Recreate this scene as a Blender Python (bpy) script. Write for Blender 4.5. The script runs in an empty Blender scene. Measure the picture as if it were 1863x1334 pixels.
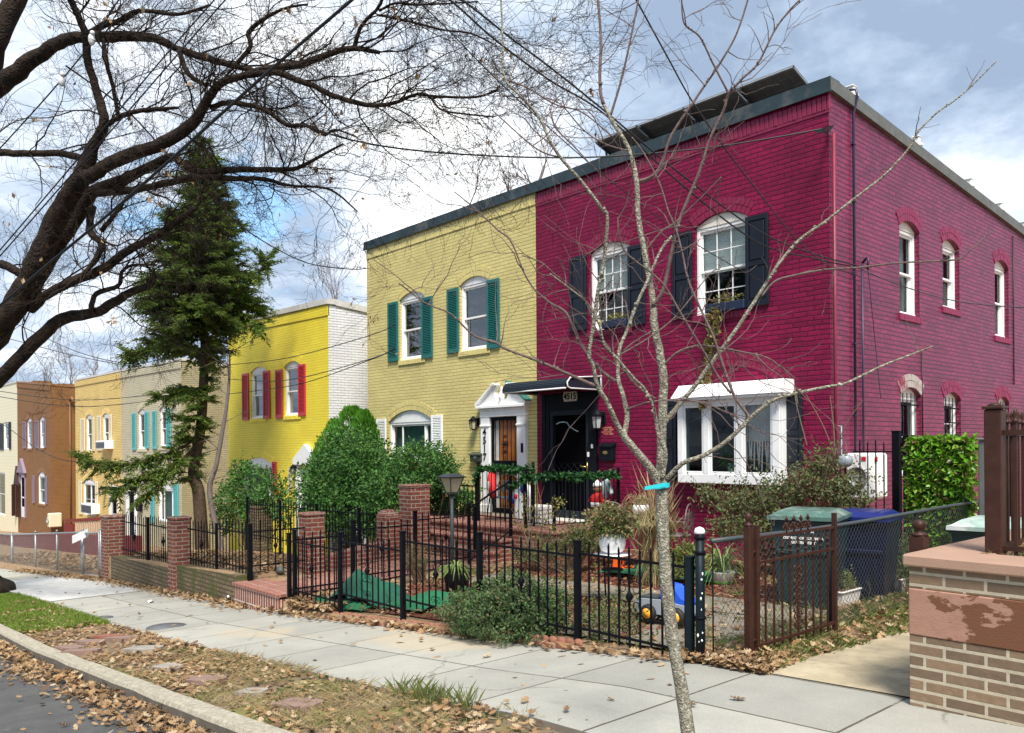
import bpy, math, random
from mathutils import Vector, Matrix, noise as mnoise
rnd = random.Random(7)
SC = bpy.context.scene
COL = SC.collection
# ---------------------------------------------------------------- camera model
W, H = 1863.0, 1334.0
FPX, CX, HY, ROLL = 1491.0, 931.5, 813.0, 0.007
FW = Vector((-.7447, .6674, 0)).normalized(); RT = Vector((FW.y, -FW.x, 0)); UP = Vector((0, 0, 1))
def ray(px, py):
    x = px - ROLL*(py-HY); y = py + ROLL*(px-CX)
    return FW + RT*((x-CX)/FPX) + UP*((HY-y)/FPX)
def atY(px, py, Y):
    r = ray(px, py); return r*(Y/r.y)
def atX(px, py, X):
    r = ray(px, py); return r*(X/r.x)
def atD(px, py, d): return ray(px, py)*d
cam = bpy.data.cameras.new('camera'); co = bpy.data.objects.new('camera', cam); COL.objects.link(co)
cx_ = (RT - UP*ROLL).normalized(); cz_ = -FW; cy_ = cz_.cross(cx_).normalized(); 
M3 = Matrix((cx_, cy_, cz_)).transposed(); co.matrix_world = M3.to_4x4()
cam.sensor_width = 36; cam.lens = FPX/W*36; cam.shift_y = (HY-H/2)/W; cam.clip_start = .05; cam.clip_end = 2000
SC.camera = co

def interp(x, tab):
    if x <= tab[0][0]: return tab[0][1]
    for (a, b), (c, d) in zip(tab, tab[1:]):
        if x <= c: return b + (d-b)*(x-a)/(c-a)
    return tab[-1][1]
GT = [(-200, -12.5), (-60, -5.2), (-28.7, -3.58), (-18.3, -2.73), (-10.37, -2.236), (-4.88, -1.75), (-3.55, -1.6), (-2.06, -1.53), (12, -1.1), (200, -1)]
def g(X): return interp(X, GT)
# yard heights: columns of X, rows Y = 5.1, 7, 10.6
YT = [(-200, (-12, -12, -12)), (-60, (-5.1, -5.1, -5.1)), (-43, (-4.3, -4.3, -4.2)), (-29, (-3.45, -3.4, -3.5)), (-18.4, (-2.7, -2.7, -2.9)),
      (-18.2, (-2.2, -2.3, -2.75)), (-11.9, (-1.86, -2.0, -2.4)), (-11.6, (-2.05, -1.95, -1.8)), (-10.3, (-2.05, -1.95, -1.8)), (-10.0, (-2.12, -1.95, -1.75)), (-7, (-1.86, -1.8, -1.7)),
      (-4.8, (-1.70, -1.7, -1.68)), (-3.4, (-1.6, -1.66, -1.72)), (-2, (-1.53, -1.62, -1.75)), (200, (-1.2, -1.5, -1.7))]
def yard(X, Y):
    f = lambda k: interp(X, [(a, b[k]) for a, b in YT])
    if Y < 7: return f(0) + (f(1)-f(0))*max(0, (Y-5.1)/1.9)
    return f(1) + (f(2)-f(1))*min(1, (Y-7)/3.6)
def gz(X, Y):
    if Y < 2.13: return g(X)-.14
    if Y < 5.02: return g(X)
    return yard(X, Y)
def atG(px, py):
    r = ray(px, py); lo, hi = .5, 80.
    for _ in range(60):
        m = (lo+hi)/2; p = r*m
        if p.z < gz(p.x, p.y): hi = m
        else: lo = m
    return r*hi

# ---------------------------------------------------------------- materials
MATS = {}
def nodes(name):
    m = bpy.data.materials.new(name); m.use_nodes = True; nt = m.node_tree
    b = nt.nodes['Principled BSDF']; return m, nt, b
def N(nt, t, **kw):
    n = nt.nodes.new(t)
    for k, v in kw.items():
        if k in n.inputs: n.inputs[k].default_value = v
        else: setattr(n, k, v)
    return n
def ramp(nt, fac, stops):
    r = nt.nodes.new('ShaderNodeValToRGB'); e = r.color_ramp.elements
    while len(e) < len(stops): e.new(.5)
    for i, (p, c) in enumerate(stops):
        e[i].position = p; e[i].color = (*c, 1) if len(c) == 3 else c
    nt.links.new(fac, r.inputs[0]); return r.outputs[0]
def mixc(nt, fac, a, b, mode='MIX'):
    m = nt.nodes.new('ShaderNodeMix'); m.data_type = 'RGBA'; m.blend_type = mode
    for s, v in ((0, fac), (6, a), (7, b)):
        if isinstance(v, (int, float)): m.inputs[s].default_value = v
        elif isinstance(v, tuple): m.inputs[s].default_value = (*v, 1)
        else: nt.links.new(v, m.inputs[s])
    return m.outputs[2]
def coords(nt, kind, sc=(1, 1, 1)):
    t = nt.nodes.new('ShaderNodeTexCoord'); mp = nt.nodes.new('ShaderNodeMapping'); mp.inputs['Scale'].default_value = sc
    nt.links.new(t.outputs[kind], mp.inputs[0]); return mp.outputs[0]
def noise(nt, vec, scale, detail=4, rough=.6, out='Fac'):
    n = N(nt, 'ShaderNodeTexNoise', Scale=scale, Detail=detail, Roughness=rough); nt.links.new(vec, n.inputs['Vector']); return n.outputs[out]
def math_(nt, op, a, b=0.):
    m = nt.nodes.new('ShaderNodeMath'); m.operation = op
    for i, v in ((0, a), (1, b)):
        if isinstance(v, (int, float)): m.inputs[i].default_value = v
        else: nt.links.new(v, m.inputs[i])
    return m.outputs[0]
def bump(nt, b, h, strength=.3, dist=.01):
    n = N(nt, 'ShaderNodeBump', Strength=strength, Distance=dist); nt.links.new(h, n.inputs['Height']); nt.links.new(n.outputs[0], b.inputs['Normal'])
def mul(c, k): return tuple(min(1, x*k) for x in c)
def plain(name, col, rough=.55, metal=0., var=.18, scale=6, bmp=.15, bscale=60, spec=.5, dirt=None, island=0.):
    m, nt, b = nodes(name); v = coords(nt, 'Object')
    c = ramp(nt, noise(nt, v, scale, 6), [(.3, mul(col, 1-var)), (.7, mul(col, 1+var))])
    if dirt: c = mixc(nt, ramp(nt, noise(nt, v, scale*.35, 9, .7), [(.5, (0, 0, 0)), (.62, (1, 1, 1))]), c, dirt)
    if island:
        ge = nt.nodes.new('ShaderNodeNewGeometry')
        c = mixc(nt, 1., c, ramp(nt, ge.outputs['Random Per Island'], [(0, (1-island,)*3), (1, (1+island,)*3)]), 'MULTIPLY')
    nt.links.new(c, b.inputs['Base Color']); b.inputs['Roughness'].default_value = rough; b.inputs['Metallic'].default_value = metal
    b.inputs['Specular IOR Level'].default_value = spec
    if bmp: bump(nt, b, noise(nt, v, bscale, 3), bmp)
    MATS[name] = m; return m
def leafmat(name, cols, rough=.5, trans=.25, spec=.35):
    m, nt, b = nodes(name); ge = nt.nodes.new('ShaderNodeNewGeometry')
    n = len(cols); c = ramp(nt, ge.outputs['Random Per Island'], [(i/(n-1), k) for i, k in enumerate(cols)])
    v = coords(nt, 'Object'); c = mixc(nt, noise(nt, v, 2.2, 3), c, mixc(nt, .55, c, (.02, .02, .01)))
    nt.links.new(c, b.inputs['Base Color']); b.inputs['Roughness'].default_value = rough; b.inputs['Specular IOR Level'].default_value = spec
    t = nt.nodes.new('ShaderNodeBsdfTranslucent'); nt.links.new(c, t.inputs[0])
    mx = nt.nodes.new('ShaderNodeMixShader'); mx.inputs[0].default_value = trans
    nt.links.new(b.outputs[0], mx.inputs[1]); nt.links.new(t.outputs[0], mx.inputs[2]); nt.links.new(mx.outputs[0], nt.nodes['Material Output'].inputs[0])
    MATS[name] = m; return m
def brick(name, c1, c2, mortar, w=.215, h=.0685, ms=.011, rough=.7, bmp=.9, wob=.006, stain=None, stain_amt=(.52, .66), spec=.4, off=.5, patch=None, varn=.16, chips=None, vj=None):
    m, nt, b = nodes(name); uv = coords(nt, 'UV')
    nz = noise(nt, uv, 5, 3, out='Color')
    vm = nt.nodes.new('ShaderNodeVectorMath'); vm.operation = 'MULTIPLY_ADD'; vm.inputs[1].default_value = (wob, wob*1.6, 0)
    nt.links.new(nz, vm.inputs[0]); nt.links.new(uv, vm.inputs[2])
    bk = N(nt, 'ShaderNodeTexBrick', Scale=1.0); bk.offset = off; bk.inputs['Mortar Size'].default_value = ms; bk.inputs['Mortar Smooth'].default_value = .25
    bk.inputs['Brick Width'].default_value = w; bk.inputs['Row Height'].default_value = h; bk.inputs['Bias'].default_value = 0
    bk.inputs['Color1'].default_value = (*c1, 1); bk.inputs['Color2'].default_value = (*c2, 1); bk.inputs['Mortar'].default_value = (*mortar, 1)
    nt.links.new(vm.outputs[0], bk.inputs['Vector'])
    b2 = N(nt, 'ShaderNodeTexBrick', Scale=1.0); b2.offset = 0
    for k_, v_ in (('Mortar Size', ms), ('Mortar Smooth', .3), ('Brick Width', 400.), ('Row Height', h)): b2.inputs[k_].default_value = v_
    nt.links.new(vm.outputs[0], b2.inputs['Vector'])
    vert = vj if vj is not None else 1.
    vfac = math_(nt, 'MULTIPLY', bk.outputs['Fac'], math_(nt, 'MULTIPLY', ramp(nt, noise(nt, uv, 7, 3), [(.25, (.15, .15, .15)), (.55, (1, 1, 1))]), vert)) if vj is not None else bk.outputs['Fac']
    joint = math_(nt, 'MAXIMUM', b2.outputs['Fac'], vfac)
    bk.inputs['Mortar'].default_value = (*c1, 1)
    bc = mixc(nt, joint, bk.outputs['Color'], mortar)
    c = mixc(nt, 1., bc, ramp(nt, noise(nt, uv, 1.3, 8, .65), [(.3, (1-varn,)*3), (.7, (1+varn,)*3)]), 'MULTIPLY')
    c = mixc(nt, 1., c, ramp(nt, noise(nt, uv, 24, 3, .6), [(.3, (1-varn*.8,)*3), (.7, (1+varn*.8,)*3)]), 'MULTIPLY')
    if stain: c = mixc(nt, ramp(nt, noise(nt, coords(nt, 'UV', (1, .45, 1)), 1.7, 9, .72), [(stain_amt[0], (0, 0, 0)), (stain_amt[1], (1, 1, 1))]), c, stain)
    if chips: c = mixc(nt, ramp(nt, noise(nt, uv, 9, 5, .75), [(.70, (0, 0, 0)), (.73, (1, 1, 1))]), c, chips)
    nt.links.new(c, b.inputs['Base Color']); b.inputs['Roughness'].default_value = rough; b.inputs['Specular IOR Level'].default_value = spec
    hgt = math_(nt, 'ADD', math_(nt, 'MULTIPLY', joint, -1.), math_(nt, 'MULTIPLY', noise(nt, uv, 22, 5, .7), .55))
    bump(nt, b, hgt, bmp, .012)
    MATS[name] = m; return m
def glassmat(name, tint=(.75, .85, .85), refl=1.0, rough=.01):
    m, nt, b = nodes(name); nt.nodes.remove(b)
    tr = nt.nodes.new('ShaderNodeBsdfTransparent'); tr.inputs[0].default_value = (*tint, 1)
    gl = nt.nodes.new('ShaderNodeBsdfGlossy'); gl.inputs['Roughness'].default_value = rough
    nb = N(nt, 'ShaderNodeBump', Strength=.04, Distance=.02); nt.links.new(noise(nt, coords(nt, 'Object'), 3, 2), nb.inputs['Height']); nt.links.new(nb.outputs[0], gl.inputs['Normal'])
    fr = nt.nodes.new('ShaderNodeFresnel'); fr.inputs[0].default_value = 1.7
    mx = nt.nodes.new('ShaderNodeMixShader'); nt.links.new(math_(nt, 'MULTIPLY', fr.outputs[0], refl), mx.inputs[0])
    nt.links.new(tr.outputs[0], mx.inputs[1]); nt.links.new(gl.outputs[0], mx.inputs[2]); nt.links.new(mx.outputs[0], nt.nodes['Material Output'].inputs[0])
    MATS[name] = m; return m

# ---------------------------------------------------------------- mesh builder
BASE = {}
class MB:
    def __init__(s): s.v = []; s.f = []; s.sm = []
    def add(s, vs, fs, smooth=False):
        o = len(s.v); s.v += [Vector(v) for v in vs]; s.f += [tuple(i+o for i in f) for f in fs]; s.sm += [smooth]*len(fs)
    def poly(s, vs): s.add(vs, [tuple(range(len(vs)))])
    def hexa(s, p):  # 8 pts: bottom 4 ccw, top 4
        s.add(p, [(3, 2, 1, 0), (4, 5, 6, 7), (0, 1, 5, 4), (1, 2, 6, 5), (2, 3, 7, 6), (3, 0, 4, 7)])
    def box(s, x0, x1, y0, y1, z0, z1, fn=None):
        p = [(x0, y0, z0), (x1, y0, z0), (x1, y1, z0), (x0, y1, z0), (x0, y0, z1), (x1, y0, z1), (x1, y1, z1), (x0, y1, z1)]
        s.hexa([fn(*q) for q in p] if fn else p)
    def bbox(s, x0, x1, y0, y1, z0, z1, b=.006, fn=None):  # chamfered box
        b = min(b, (x1-x0)*.4, (y1-y0)*.4, (z1-z0)*.4)
        vs = []; idx = {}
        def V(x, y, z):
            k = (round(x, 6), round(y, 6), round(z, 6))
            if k not in idx: idx[k] = len(vs); vs.append(fn(x, y, z) if fn else (x, y, z))
            return idx[k]
        X = (x0, x1); Y = (y0, y1); Z = (z0, z1); sg = (1, -1); fs = []
        def c(i, j, k, ax):
            x, y, z = X[i], Y[j], Z[k]
            if ax != 0: x += sg[i]*b
            if ax != 1: y += sg[j]*b
            if ax != 2: z += sg[k]*b
            return V(x, y, z)
        for i in (0, 1): fs.append([c(i, 0, 0, 0), c(i, 1, 0, 0), c(i, 1, 1, 0), c(i, 0, 1, 0)])
        for j in (0, 1): fs.append([c(0, j, 0, 1), c(1, j, 0, 1), c(1, j, 1, 1), c(0, j, 1, 1)])
        for k in (0, 1): fs.append([c(0, 0, k, 2), c(1, 0, k, 2), c(1, 1, k, 2), c(0, 1, k, 2)])
        for i in (0, 1):
            for j in (0, 1): fs.append([c(i, j, 0, 0), c(i, j, 1, 0), c(i, j, 1, 1), c(i, j, 0, 1)])
            for k in (0, 1): fs.append([c(i, 0, k, 0), c(i, 1, k, 0), c(i, 1, k, 2), c(i, 0, k, 2)])
        for j in (0, 1):
            for k in (0, 1): fs.append([c(0, j, k, 1), c(1, j, k, 1), c(1, j, k, 2), c(0, j, k, 2)])
        for i in (0, 1):
            for j in (0, 1):
                for k in (0, 1): fs.append([c(i, j, k, 0), c(i, j, k, 1), c(i, j, k, 2)])
        s.add(vs, [tuple(f) for f in fs])
    def tube(s, pts, rad, n=6, cap=True, smooth=True):
        pts = [Vector(p) for p in pts]; m = len(pts)
        if not hasattr(rad, '__len__'): rad = [rad]*m
        o = len(s.v); nrm = None; vs = []
        for i, p in enumerate(pts):
            t = (pts[min(i+1, m-1)]-pts[max(i-1, 0)])
            if t.length < 1e-9: t = Vector((0, 0, 1))
            t.normalize()
            if nrm is None: nrm = t.orthogonal().normalized()
            else:
                nrm = nrm - t*nrm.dot(t)
                if nrm.length < 1e-6: nrm = t.orthogonal()
                nrm.normalize()
            bt = t.cross(nrm)
            for k in range(n):
                a = 2*math.pi*k/n; vs.append(p + (nrm*math.cos(a)+bt*math.sin(a))*rad[i])
        fs = [(i*n+k, i*n+(k+1) % n, (i+1)*n+(k+1) % n, (i+1)*n+k) for i in range(m-1) for k in range(n)]
        if cap: fs += [tuple(range(n-1, -1, -1)), tuple((m-1)*n+k for k in range(n))]
        s.add(vs, fs, smooth and n > 4)
    def lathe(s, c, prof, n=16, smooth=True, ax=None):
        vs = []; c = Vector(c)
        for r, z in prof:
            for k in range(n):
                a = 2*math.pi*k/n; q = Vector((r*math.cos(a), r*math.sin(a), z))
                if ax: q = ax @ q
                vs.append(c+q)
        m = len(prof)
        fs = [(i*n+k, i*n+(k+1) % n, (i+1)*n+(k+1) % n, (i+1)*n+k) for i in range(m-1) for k in range(n)]
        fs += [tuple(range(n-1, -1, -1)), tuple((m-1)*n+k for k in range(n))]
        s.add(vs, fs, smooth)
    def prism(s, pts, off):  # polygon extruded by vector
        off = Vector(off); n = len(pts); a = [Vector(p) for p in pts]
        s.add(a+[p+off for p in a], [tuple(range(n-1, -1, -1)), tuple(range(n, 2*n))]+[(i, (i+1) % n, (i+1) % n+n, i+n) for i in range(n)])
    def ball(s, c, r, n=10, m=7, sc=(1, 1, 1)):
        s.add([Vector(c)+Vector((r*sc[0]*math.sin(math.pi*j/m)*math.cos(2*math.pi*k/n), r*sc[1]*math.sin(math.pi*j/m)*math.sin(2*math.pi*k/n), r*sc[2]*math.cos(math.pi*j/m))) for j in range(m+1) for k in range(n)],
              [(j*n+k, (j+1)*n+k, (j+1)*n+(k+1) % n, j*n+(k+1) % n) for j in range(m) for k in range(n)], True)
    def build(s, name, mat, parent=None, loc=None):
        me = bpy.data.meshes.new(name)
        b = BASE[parent.name] if parent else (Vector(loc) if loc else Vector((0, 0, 0)))
        me.from_pydata([v-b for v in s.v], [], s.f)
        uv = me.uv_layers.new(name='UVMap').data
        V = s.v
        buf = [0.]*(2*len(me.loops))
        for p in me.polygons:
            nn = p.normal; ax, ay, az = abs(nn.x), abs(nn.y), abs(nn.z)
            for li, vi in zip(p.loop_indices, p.vertices):
                q = V[vi]
                if az >= ax and az >= ay: buf[2*li] = q.x; buf[2*li+1] = q.y
                elif ay >= ax: buf[2*li] = q.x; buf[2*li+1] = q.z
                else: buf[2*li] = q.y; buf[2*li+1] = q.z
        uv.foreach_set('uv', buf)
        me.polygons.foreach_set('use_smooth', s.sm)
        me.materials.append(MATS[mat] if isinstance(mat, str) else mat); me.update()
        o = bpy.data.objects.new(name, me); COL.objects.link(o)
        if parent: o.parent = parent; BASE[o.name] = b
        else: o.location = b; BASE[o.name] = b
        return o
def tag(o, label, cat, group=None, kind=None):
    if label: o['label'] = label
    if cat: o['category'] = cat
    if group: o['group'] = group
    if kind: o['kind'] = kind
    return o
def thing(name, label, cat, loc=(0, 0, 0), group=None):
    o = bpy.data.objects.new(name, None); COL.objects.link(o); o.location = loc; BASE[o.name] = Vector(loc); o.empty_display_size = .1
    return tag(o, label, cat, group)
def struct(mb, name, mat):
    o = mb.build(name, mat); o['kind'] = 'structure'; return o
def copy_tree(o, parent=None):
    c = o.copy(); COL.objects.link(c)
    if parent: c.parent = parent
    for ch in list(o.children): copy_tree(ch, c)
    return c
def dup(root, loc, rot=0, label=None):
    c = copy_tree(root); c.location = loc; c.rotation_euler.z = rot
    if label: c['label'] = label
    return c
def spline(pts, sub=5):
    """Catmull-Rom over (Vector, radius) list"""
    out = []
    n = len(pts)
    for i in range(n-1):
        p0 = pts[max(i-1, 0)]; p1 = pts[i]; p2 = pts[i+1]; p3 = pts[min(i+2, n-1)]
        for k in range(sub):
            t = k/sub
            q = .5*((2*p1[0])+(p2[0]-p0[0])*t+(2*p0[0]-5*p1[0]+4*p2[0]-p3[0])*t*t+(3*p1[0]-p0[0]-3*p2[0]+p3[0])*t**3)
            out.append((q, p1[1]+(p2[1]-p1[1])*t))
    out.append(pts[-1]); return out
def rv(s=1.): return Vector((rnd.uniform(-s, s), rnd.uniform(-s, s), rnd.uniform(-s, s)))
def text_mesh(txt, size, fn, name, mat, parent, depth=.004, spacing=1., font_bold=0.0):
    cu = bpy.data.curves.new('lettering', 'FONT'); cu.body = txt; cu.size = size; cu.extrude = depth/2; cu.offset = font_bold
    cu.align_x = 'CENTER'; cu.align_y = 'CENTER'; cu.space_character = spacing; cu.resolution_u = 3
    to = bpy.data.objects.new('lettering', cu); COL.objects.link(to)
    dg = bpy.context.evaluated_depsgraph_get(); me = bpy.data.meshes.new_from_object(to.evaluated_get(dg))
    b = BASE[parent.name]
    for v in me.vertices: v.co = Vector(fn(v.co.x, v.co.z, v.co.y))-b
    bpy.data.objects.remove(to); bpy.data.curves.remove(cu)
    me.materials.clear(); me.materials.append(MATS[mat]); o = bpy.data.objects.new(name, me); COL.objects.link(o); o.parent = parent
    BASE[o.name] = b; return o
# ---------------------------------------------------------------- materials used
brick('magenta_brick', (.235, .0075, .054), (.165, .0055, .040), (.085, .003, .02), vj=.8, rough=.5, spec=.22, ms=.0095, varn=.24, wob=.013, bmp=.7, stain=(.17, .006, .05), stain_amt=(.56, .7), chips=(.36, .08, .12))  # painted houses: mortar darkened, joint shadow put into its colour with some dirt
brick('magenta_sheen_brick', (.25, .020, .076), (.165, .012, .053), (.07, .004, .022), vj=.8, rough=.38, spec=.5, ms=.0095, varn=.24, wob=.013, bmp=.7, stain=(.17, .006, .05), stain_amt=(.56, .7), chips=(.36, .08, .12))  # side wall copy, lighter and mauver: sky sheen put into the paint colour
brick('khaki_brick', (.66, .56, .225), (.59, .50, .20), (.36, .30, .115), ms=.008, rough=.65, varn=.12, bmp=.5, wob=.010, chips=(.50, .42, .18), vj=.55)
brick('yellow_brick', (.86, .70, .055), (.82, .66, .05), (.60, .48, .035), ms=.007, rough=.6, varn=.07, bmp=.5, wob=.009, vj=.55)
brick('white_brick', (.80, .80, .82), (.74, .74, .76), (.36, .35, .35), ms=.008, rough=.65, varn=.1, bmp=.8, vj=.55)
brick('beige_brick', (.58, .52, .36), (.52, .46, .32), (.32, .28, .19), ms=.008, varn=.08, vj=.55)
brick('mustard_brick', (.78, .56, .20), (.72, .51, .18), (.45, .31, .10), ms=.007, varn=.08, vj=.55)
brick('brown_brick', (.27, .125, .04), (.24, .11, .035), (.15, .07, .02), ms=.007, varn=.1, vj=.55)
brick('tan_side_brick', (.40, .34, .20), (.35, .30, .18), (.22, .18, .11), ms=.008, varn=.12, vj=.55)
brick('red_brick', (.26, .075, .048), (.17, .048, .035), (.33, .27, .21), ms=.010, rough=.85, bmp=.8, varn=.25)
brick('paver_brick', (.30, .105, .07), (.23, .08, .058), (.36, .30, .25), w=.1, h=.205, ms=.009, rough=.85, off=.0, varn=.2)
brick('rowlock_brick', (.25, .075, .05), (.18, .055, .04), (.60, .50, .42), w=.075, h=.2, ms=.012, rough=.85, off=0., varn=.2)
brick('mossy_brick', (.20, .14, .085), (.14, .10, .06), (.06, .055, .03), ms=.011, rough=.9, bmp=.9, stain=(.08, .085, .02), stain_amt=(.50, .62), varn=.3)
brick('tan_wall_brick', (.25, .165, .10), (.145, .098, .064), (.44, .38, .28), w=.215, h=.068, ms=.0105, rough=.8, bmp=.7, wob=.002, varn=.12)
def sidingmat():
    m, nt, b = nodes('cream_siding'); uv = coords(nt, 'UV'); w = N(nt, 'ShaderNodeTexWave', Scale=1.6); w.bands_direction = 'Y'; w.wave_profile = 'SAW'; nt.links.new(uv, w.inputs[0])
    nt.links.new(ramp(nt, w.outputs['Fac'], [(0, (.52, .45, .28)), (.12, (.85, .78, .56)), (1, (.85, .78, .56))]), b.inputs['Base Color']); b.inputs['Roughness'].default_value = .5
    bump(nt, b, w.outputs['Fac'], .5, .02); MATS['cream_siding'] = m
sidingmat()
plain('white_paint', (.86, .86, .85), .4, var=.04, bmp=.08)
plain('cream_panel', (.78, .73, .64), .5, var=.05, bmp=.05)
plain('cream_shutter', (.78, .68, .48), .5, var=.04)
plain('teal_shutter', (.10, .42, .42), .45, var=.06); plain('purple_shutter', (.26, .19, .25), .5, var=.08)
plain('red_shutter', (.50, .02, .03), .4, var=.08); plain('green_shutter', (.012, .13, .12), .4, var=.1, spec=.5)
plain('navy_shutter', (.004, .007, .016), .4, var=.15, spec=.5)
plain('black_paint', (.004, .006, .010), .6, var=.3, bmp=.1, bscale=200, spec=.15); plain('storm_frame', (.014, .019, .028), .6, spec=.2)
plain('black_void', (.002, .002, .003), .9, var=.1, bmp=0, spec=.05)
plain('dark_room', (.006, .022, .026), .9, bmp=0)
plain('coping', (.018, .034, .042), .45, var=.35, scale=3, dirt=(.10, .105, .10)); plain('coping_grey', (.12, .125, .115), .6, var=.2); plain('coping_white', (.60, .58, .54), .6)
plain('roof', (.08, .08, .085), .9)
plain('wood_door', (.36, .115, .022), .4, var=.35, scale=3, bmp=.1); plain('blinds', (.86, .95, .93), .6, var=.06, bmp=0); plain('curtain', (.55, .55, .53), .9, bmp=0)
plain('sage_curtain', (.42, .50, .46), .9, bmp=0)
plain('iron', (.003, .0035, .006), .6, var=.4, scale=20, bmp=.2, bscale=180, spec=.14); plain('brown_iron', (.048, .019, .013), .45, var=.25, scale=12, bmp=.15, bscale=150, spec=.25)
plain('dark_green_post', (.005, .012, .017), .5, spec=.2, var=.3, bmp=.2, dirt=None); plain('galvanised', (.34, .36, .38), .45, metal=.5, var=.2, scale=15)
plain('wire_mesh', (.10, .105, .11), .4, metal=.3, bmp=0); plain('wire_mesh_galv', (.30, .31, .32), .45, metal=.3, bmp=0)
plain('cable', (.008, .009, .012), .5, bmp=0); plain('grey_cable', (.10, .105, .11), .5, bmp=0); plain('white_wrap', (.75, .75, .75), .5, bmp=0)
plain('awning_metal', (.013, .020, .032), .3, var=.15, bmp=.05, spec=.6); plain('brass', (.5, .36, .12), .3, metal=.9, bmp=0)
plain('plaque', (.55, .52, .42), .5); plain('lamp_glass', (.45, .40, .26), .25, bmp=0); plain('mailbox_grey', (.05, .055, .045), .4)
plain('solar_back', (.15, .13, .115), .45, var=.1, bmp=0); plain('aluminium', (.30, .31, .32), .5, metal=.5, bmp=0)
plain('conduit', (.035, .02, .06), .4); plain('red_pipe', (.22, .012, .04), .5); plain('bare_brick', (.42, .15, .10), .85, dirt=(.30, .03, .06))
plain('stone_bare', (.42, .38, .34), .9, dirt=(.25, .03, .07))
plain('pinkstone', (.36, .222, .158), .8, var=.08, scale=4, bmp=.25, bscale=90)
plain('bin_green', (.007, .026, .030), .45, var=.15, bmp=.06); plain('bin_lid', (.07, .14, .115), .35, var=.15, dirt=(.24, .30, .27)); plain('bin_dark', (.010, .035, .038), .45); plain('bin_blue', (.003, .007, .035), .4, var=.15); plain('bin_lid_blue', (.008, .018, .13), .35)
plain('bin_lid_pale', (.30, .40, .35), .4, dirt=(.6, .62, .6))
plain('rubber', (.012, .012, .013), .7); plain('white_plastic', (.88, .88, .87), .3, var=.02, bmp=.03); plain('orange_plastic', (.80, .13, .015), .35, var=.06, bmp=.05); plain('blue_plastic', (.02, .10, .62), .25, var=.05, bmp=0); plain('kerb_face', (.13, .11, .085), .95, var=.3, scale=7, bmp=.8, bscale=90); plain('grey_plastic', (.30, .33, .36), .35, var=.05, bmp=0); plain('hub_orange', (.85, .38, .03), .35, bmp=0)  # kerb_face is darker than kerb_stone: its shade and dirt put into the colour
plain('turf_mat', (.006, .13, .05), .8, var=.2, scale=12, bmp=.5, bscale=250); plain('turf_mat_deep', (.005, .075, .042), .85, var=.3, scale=7, bmp=.5, bscale=250)
plain('red_cloth', (.55, .01, .012), .7); plain('blue_cloth', (.03, .04, .30), .6); plain('scarf', (.38, .50, .50), .9, var=.5, scale=60); plain('rust_metal', (.14, .10, .10), .5, var=.2); plain('grey_iron', (.045, .055, .06), .5)
plain('cyan_ribbon', (.02, .50, .56), .5, var=.08, bmp=0); plain('planter_blue', (.008, .018, .05), .5); plain('terracotta', (.35, .12, .06), .8); plain('brown_skin', (.20, .09, .05), .7)
plain('red_wood', (.22, .02, .010), .6, var=.25); plain('red_low_wall', (.17, .022, .022), .8, var=.15); plain('pale_board', (.60, .42, .28), .7); plain('meter_grey', (.42, .43, .42), .4)
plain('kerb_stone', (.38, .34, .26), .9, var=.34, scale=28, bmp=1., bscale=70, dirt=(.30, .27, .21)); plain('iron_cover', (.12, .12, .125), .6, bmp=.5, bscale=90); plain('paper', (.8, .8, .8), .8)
plain('edging', (.25, .10, .065), .9, var=.3, bmp=.5); plain('step_stone', (.24, .155, .125), .9, var=.15, scale=10, bmp=.4); plain('grey_stone', (.30, .27, .23), .95, var=.25, scale=9, bmp=.6)
plain('far_bark', (.16, .13, .125), .9, bmp=0); plain('ochre_stem', (.22, .16, .10), .9, bmp=0); plain('stem_brown', (.14, .085, .05), .9, bmp=0)
glassmat('glass', (.93, .97, .96), .8); glassmat('glass_dark', (.4, .55, .55), .6); glassmat('glass_sky', (.35, .4, .42), 2.6)
leafmat('hemlock', [(.07, .15, .035), (.14, .26, .035), (.30, .38, .05), (.09, .19, .04), (.22, .21, .07)], .6, .35)
leafmat('shrub_dark', [(.025, .11, .025), (.065, .20, .035), (.16, .34, .07), (.04, .14, .035)], .5, .2, .3)
leafmat('arbor', [(.05, .20, .008), (.11, .33, .015), (.07, .25, .012)], .6)
leafmat('juniper', [(.045, .11, .035), (.09, .18, .06), (.16, .25, .08), (.07, .14, .06), (.24, .2, .1)], .6)
leafmat('ivy_bright', [(.08, .28, .01), (.2, .5, .02), (.38, .58, .08), (.12, .36, .02), (.26, .14, .09)], .35)
leafmat('garland', [(.01, .065, .018), (.02, .12, .03), (.05, .19, .03)], .5)
leafmat('rose_leaf', [(.09, .13, .03), (.16, .21, .06), (.22, .15, .07), (.11, .17, .07), (.26, .29, .13)], .6)
leafmat('dry_leaf', [(.20, .115, .055), (.42, .26, .12), (.54, .37, .20), (.62, .48, .31), (.32, .17, .08), (.50, .30, .15), (.12, .07, .04), (.48, .27, .12)], .7, .12)
leafmat('dry_leaf_red', [(.13, .025, .015), (.20, .05, .03), (.26, .10, .06), (.10, .03, .02)], .8, .05)
leafmat('dry_grass', [(.42, .33, .15), (.55, .45, .24), (.36, .27, .13), (.48, .42, .2)], .7)
leafmat('lawn', [(.11, .22, .015), (.17, .31, .025), (.25, .36, .04), (.32, .32, .09)], .6)
leafmat('weeds', [(.10, .17, .03), (.2, .26, .05), (.32, .30, .12), (.15, .22, .06)], .6)
leafmat('mum', [(.35, .19, .11), (.48, .32, .2), (.12, .16, .04), (.10, .14, .03), (.16, .2, .05)], .7)
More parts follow.
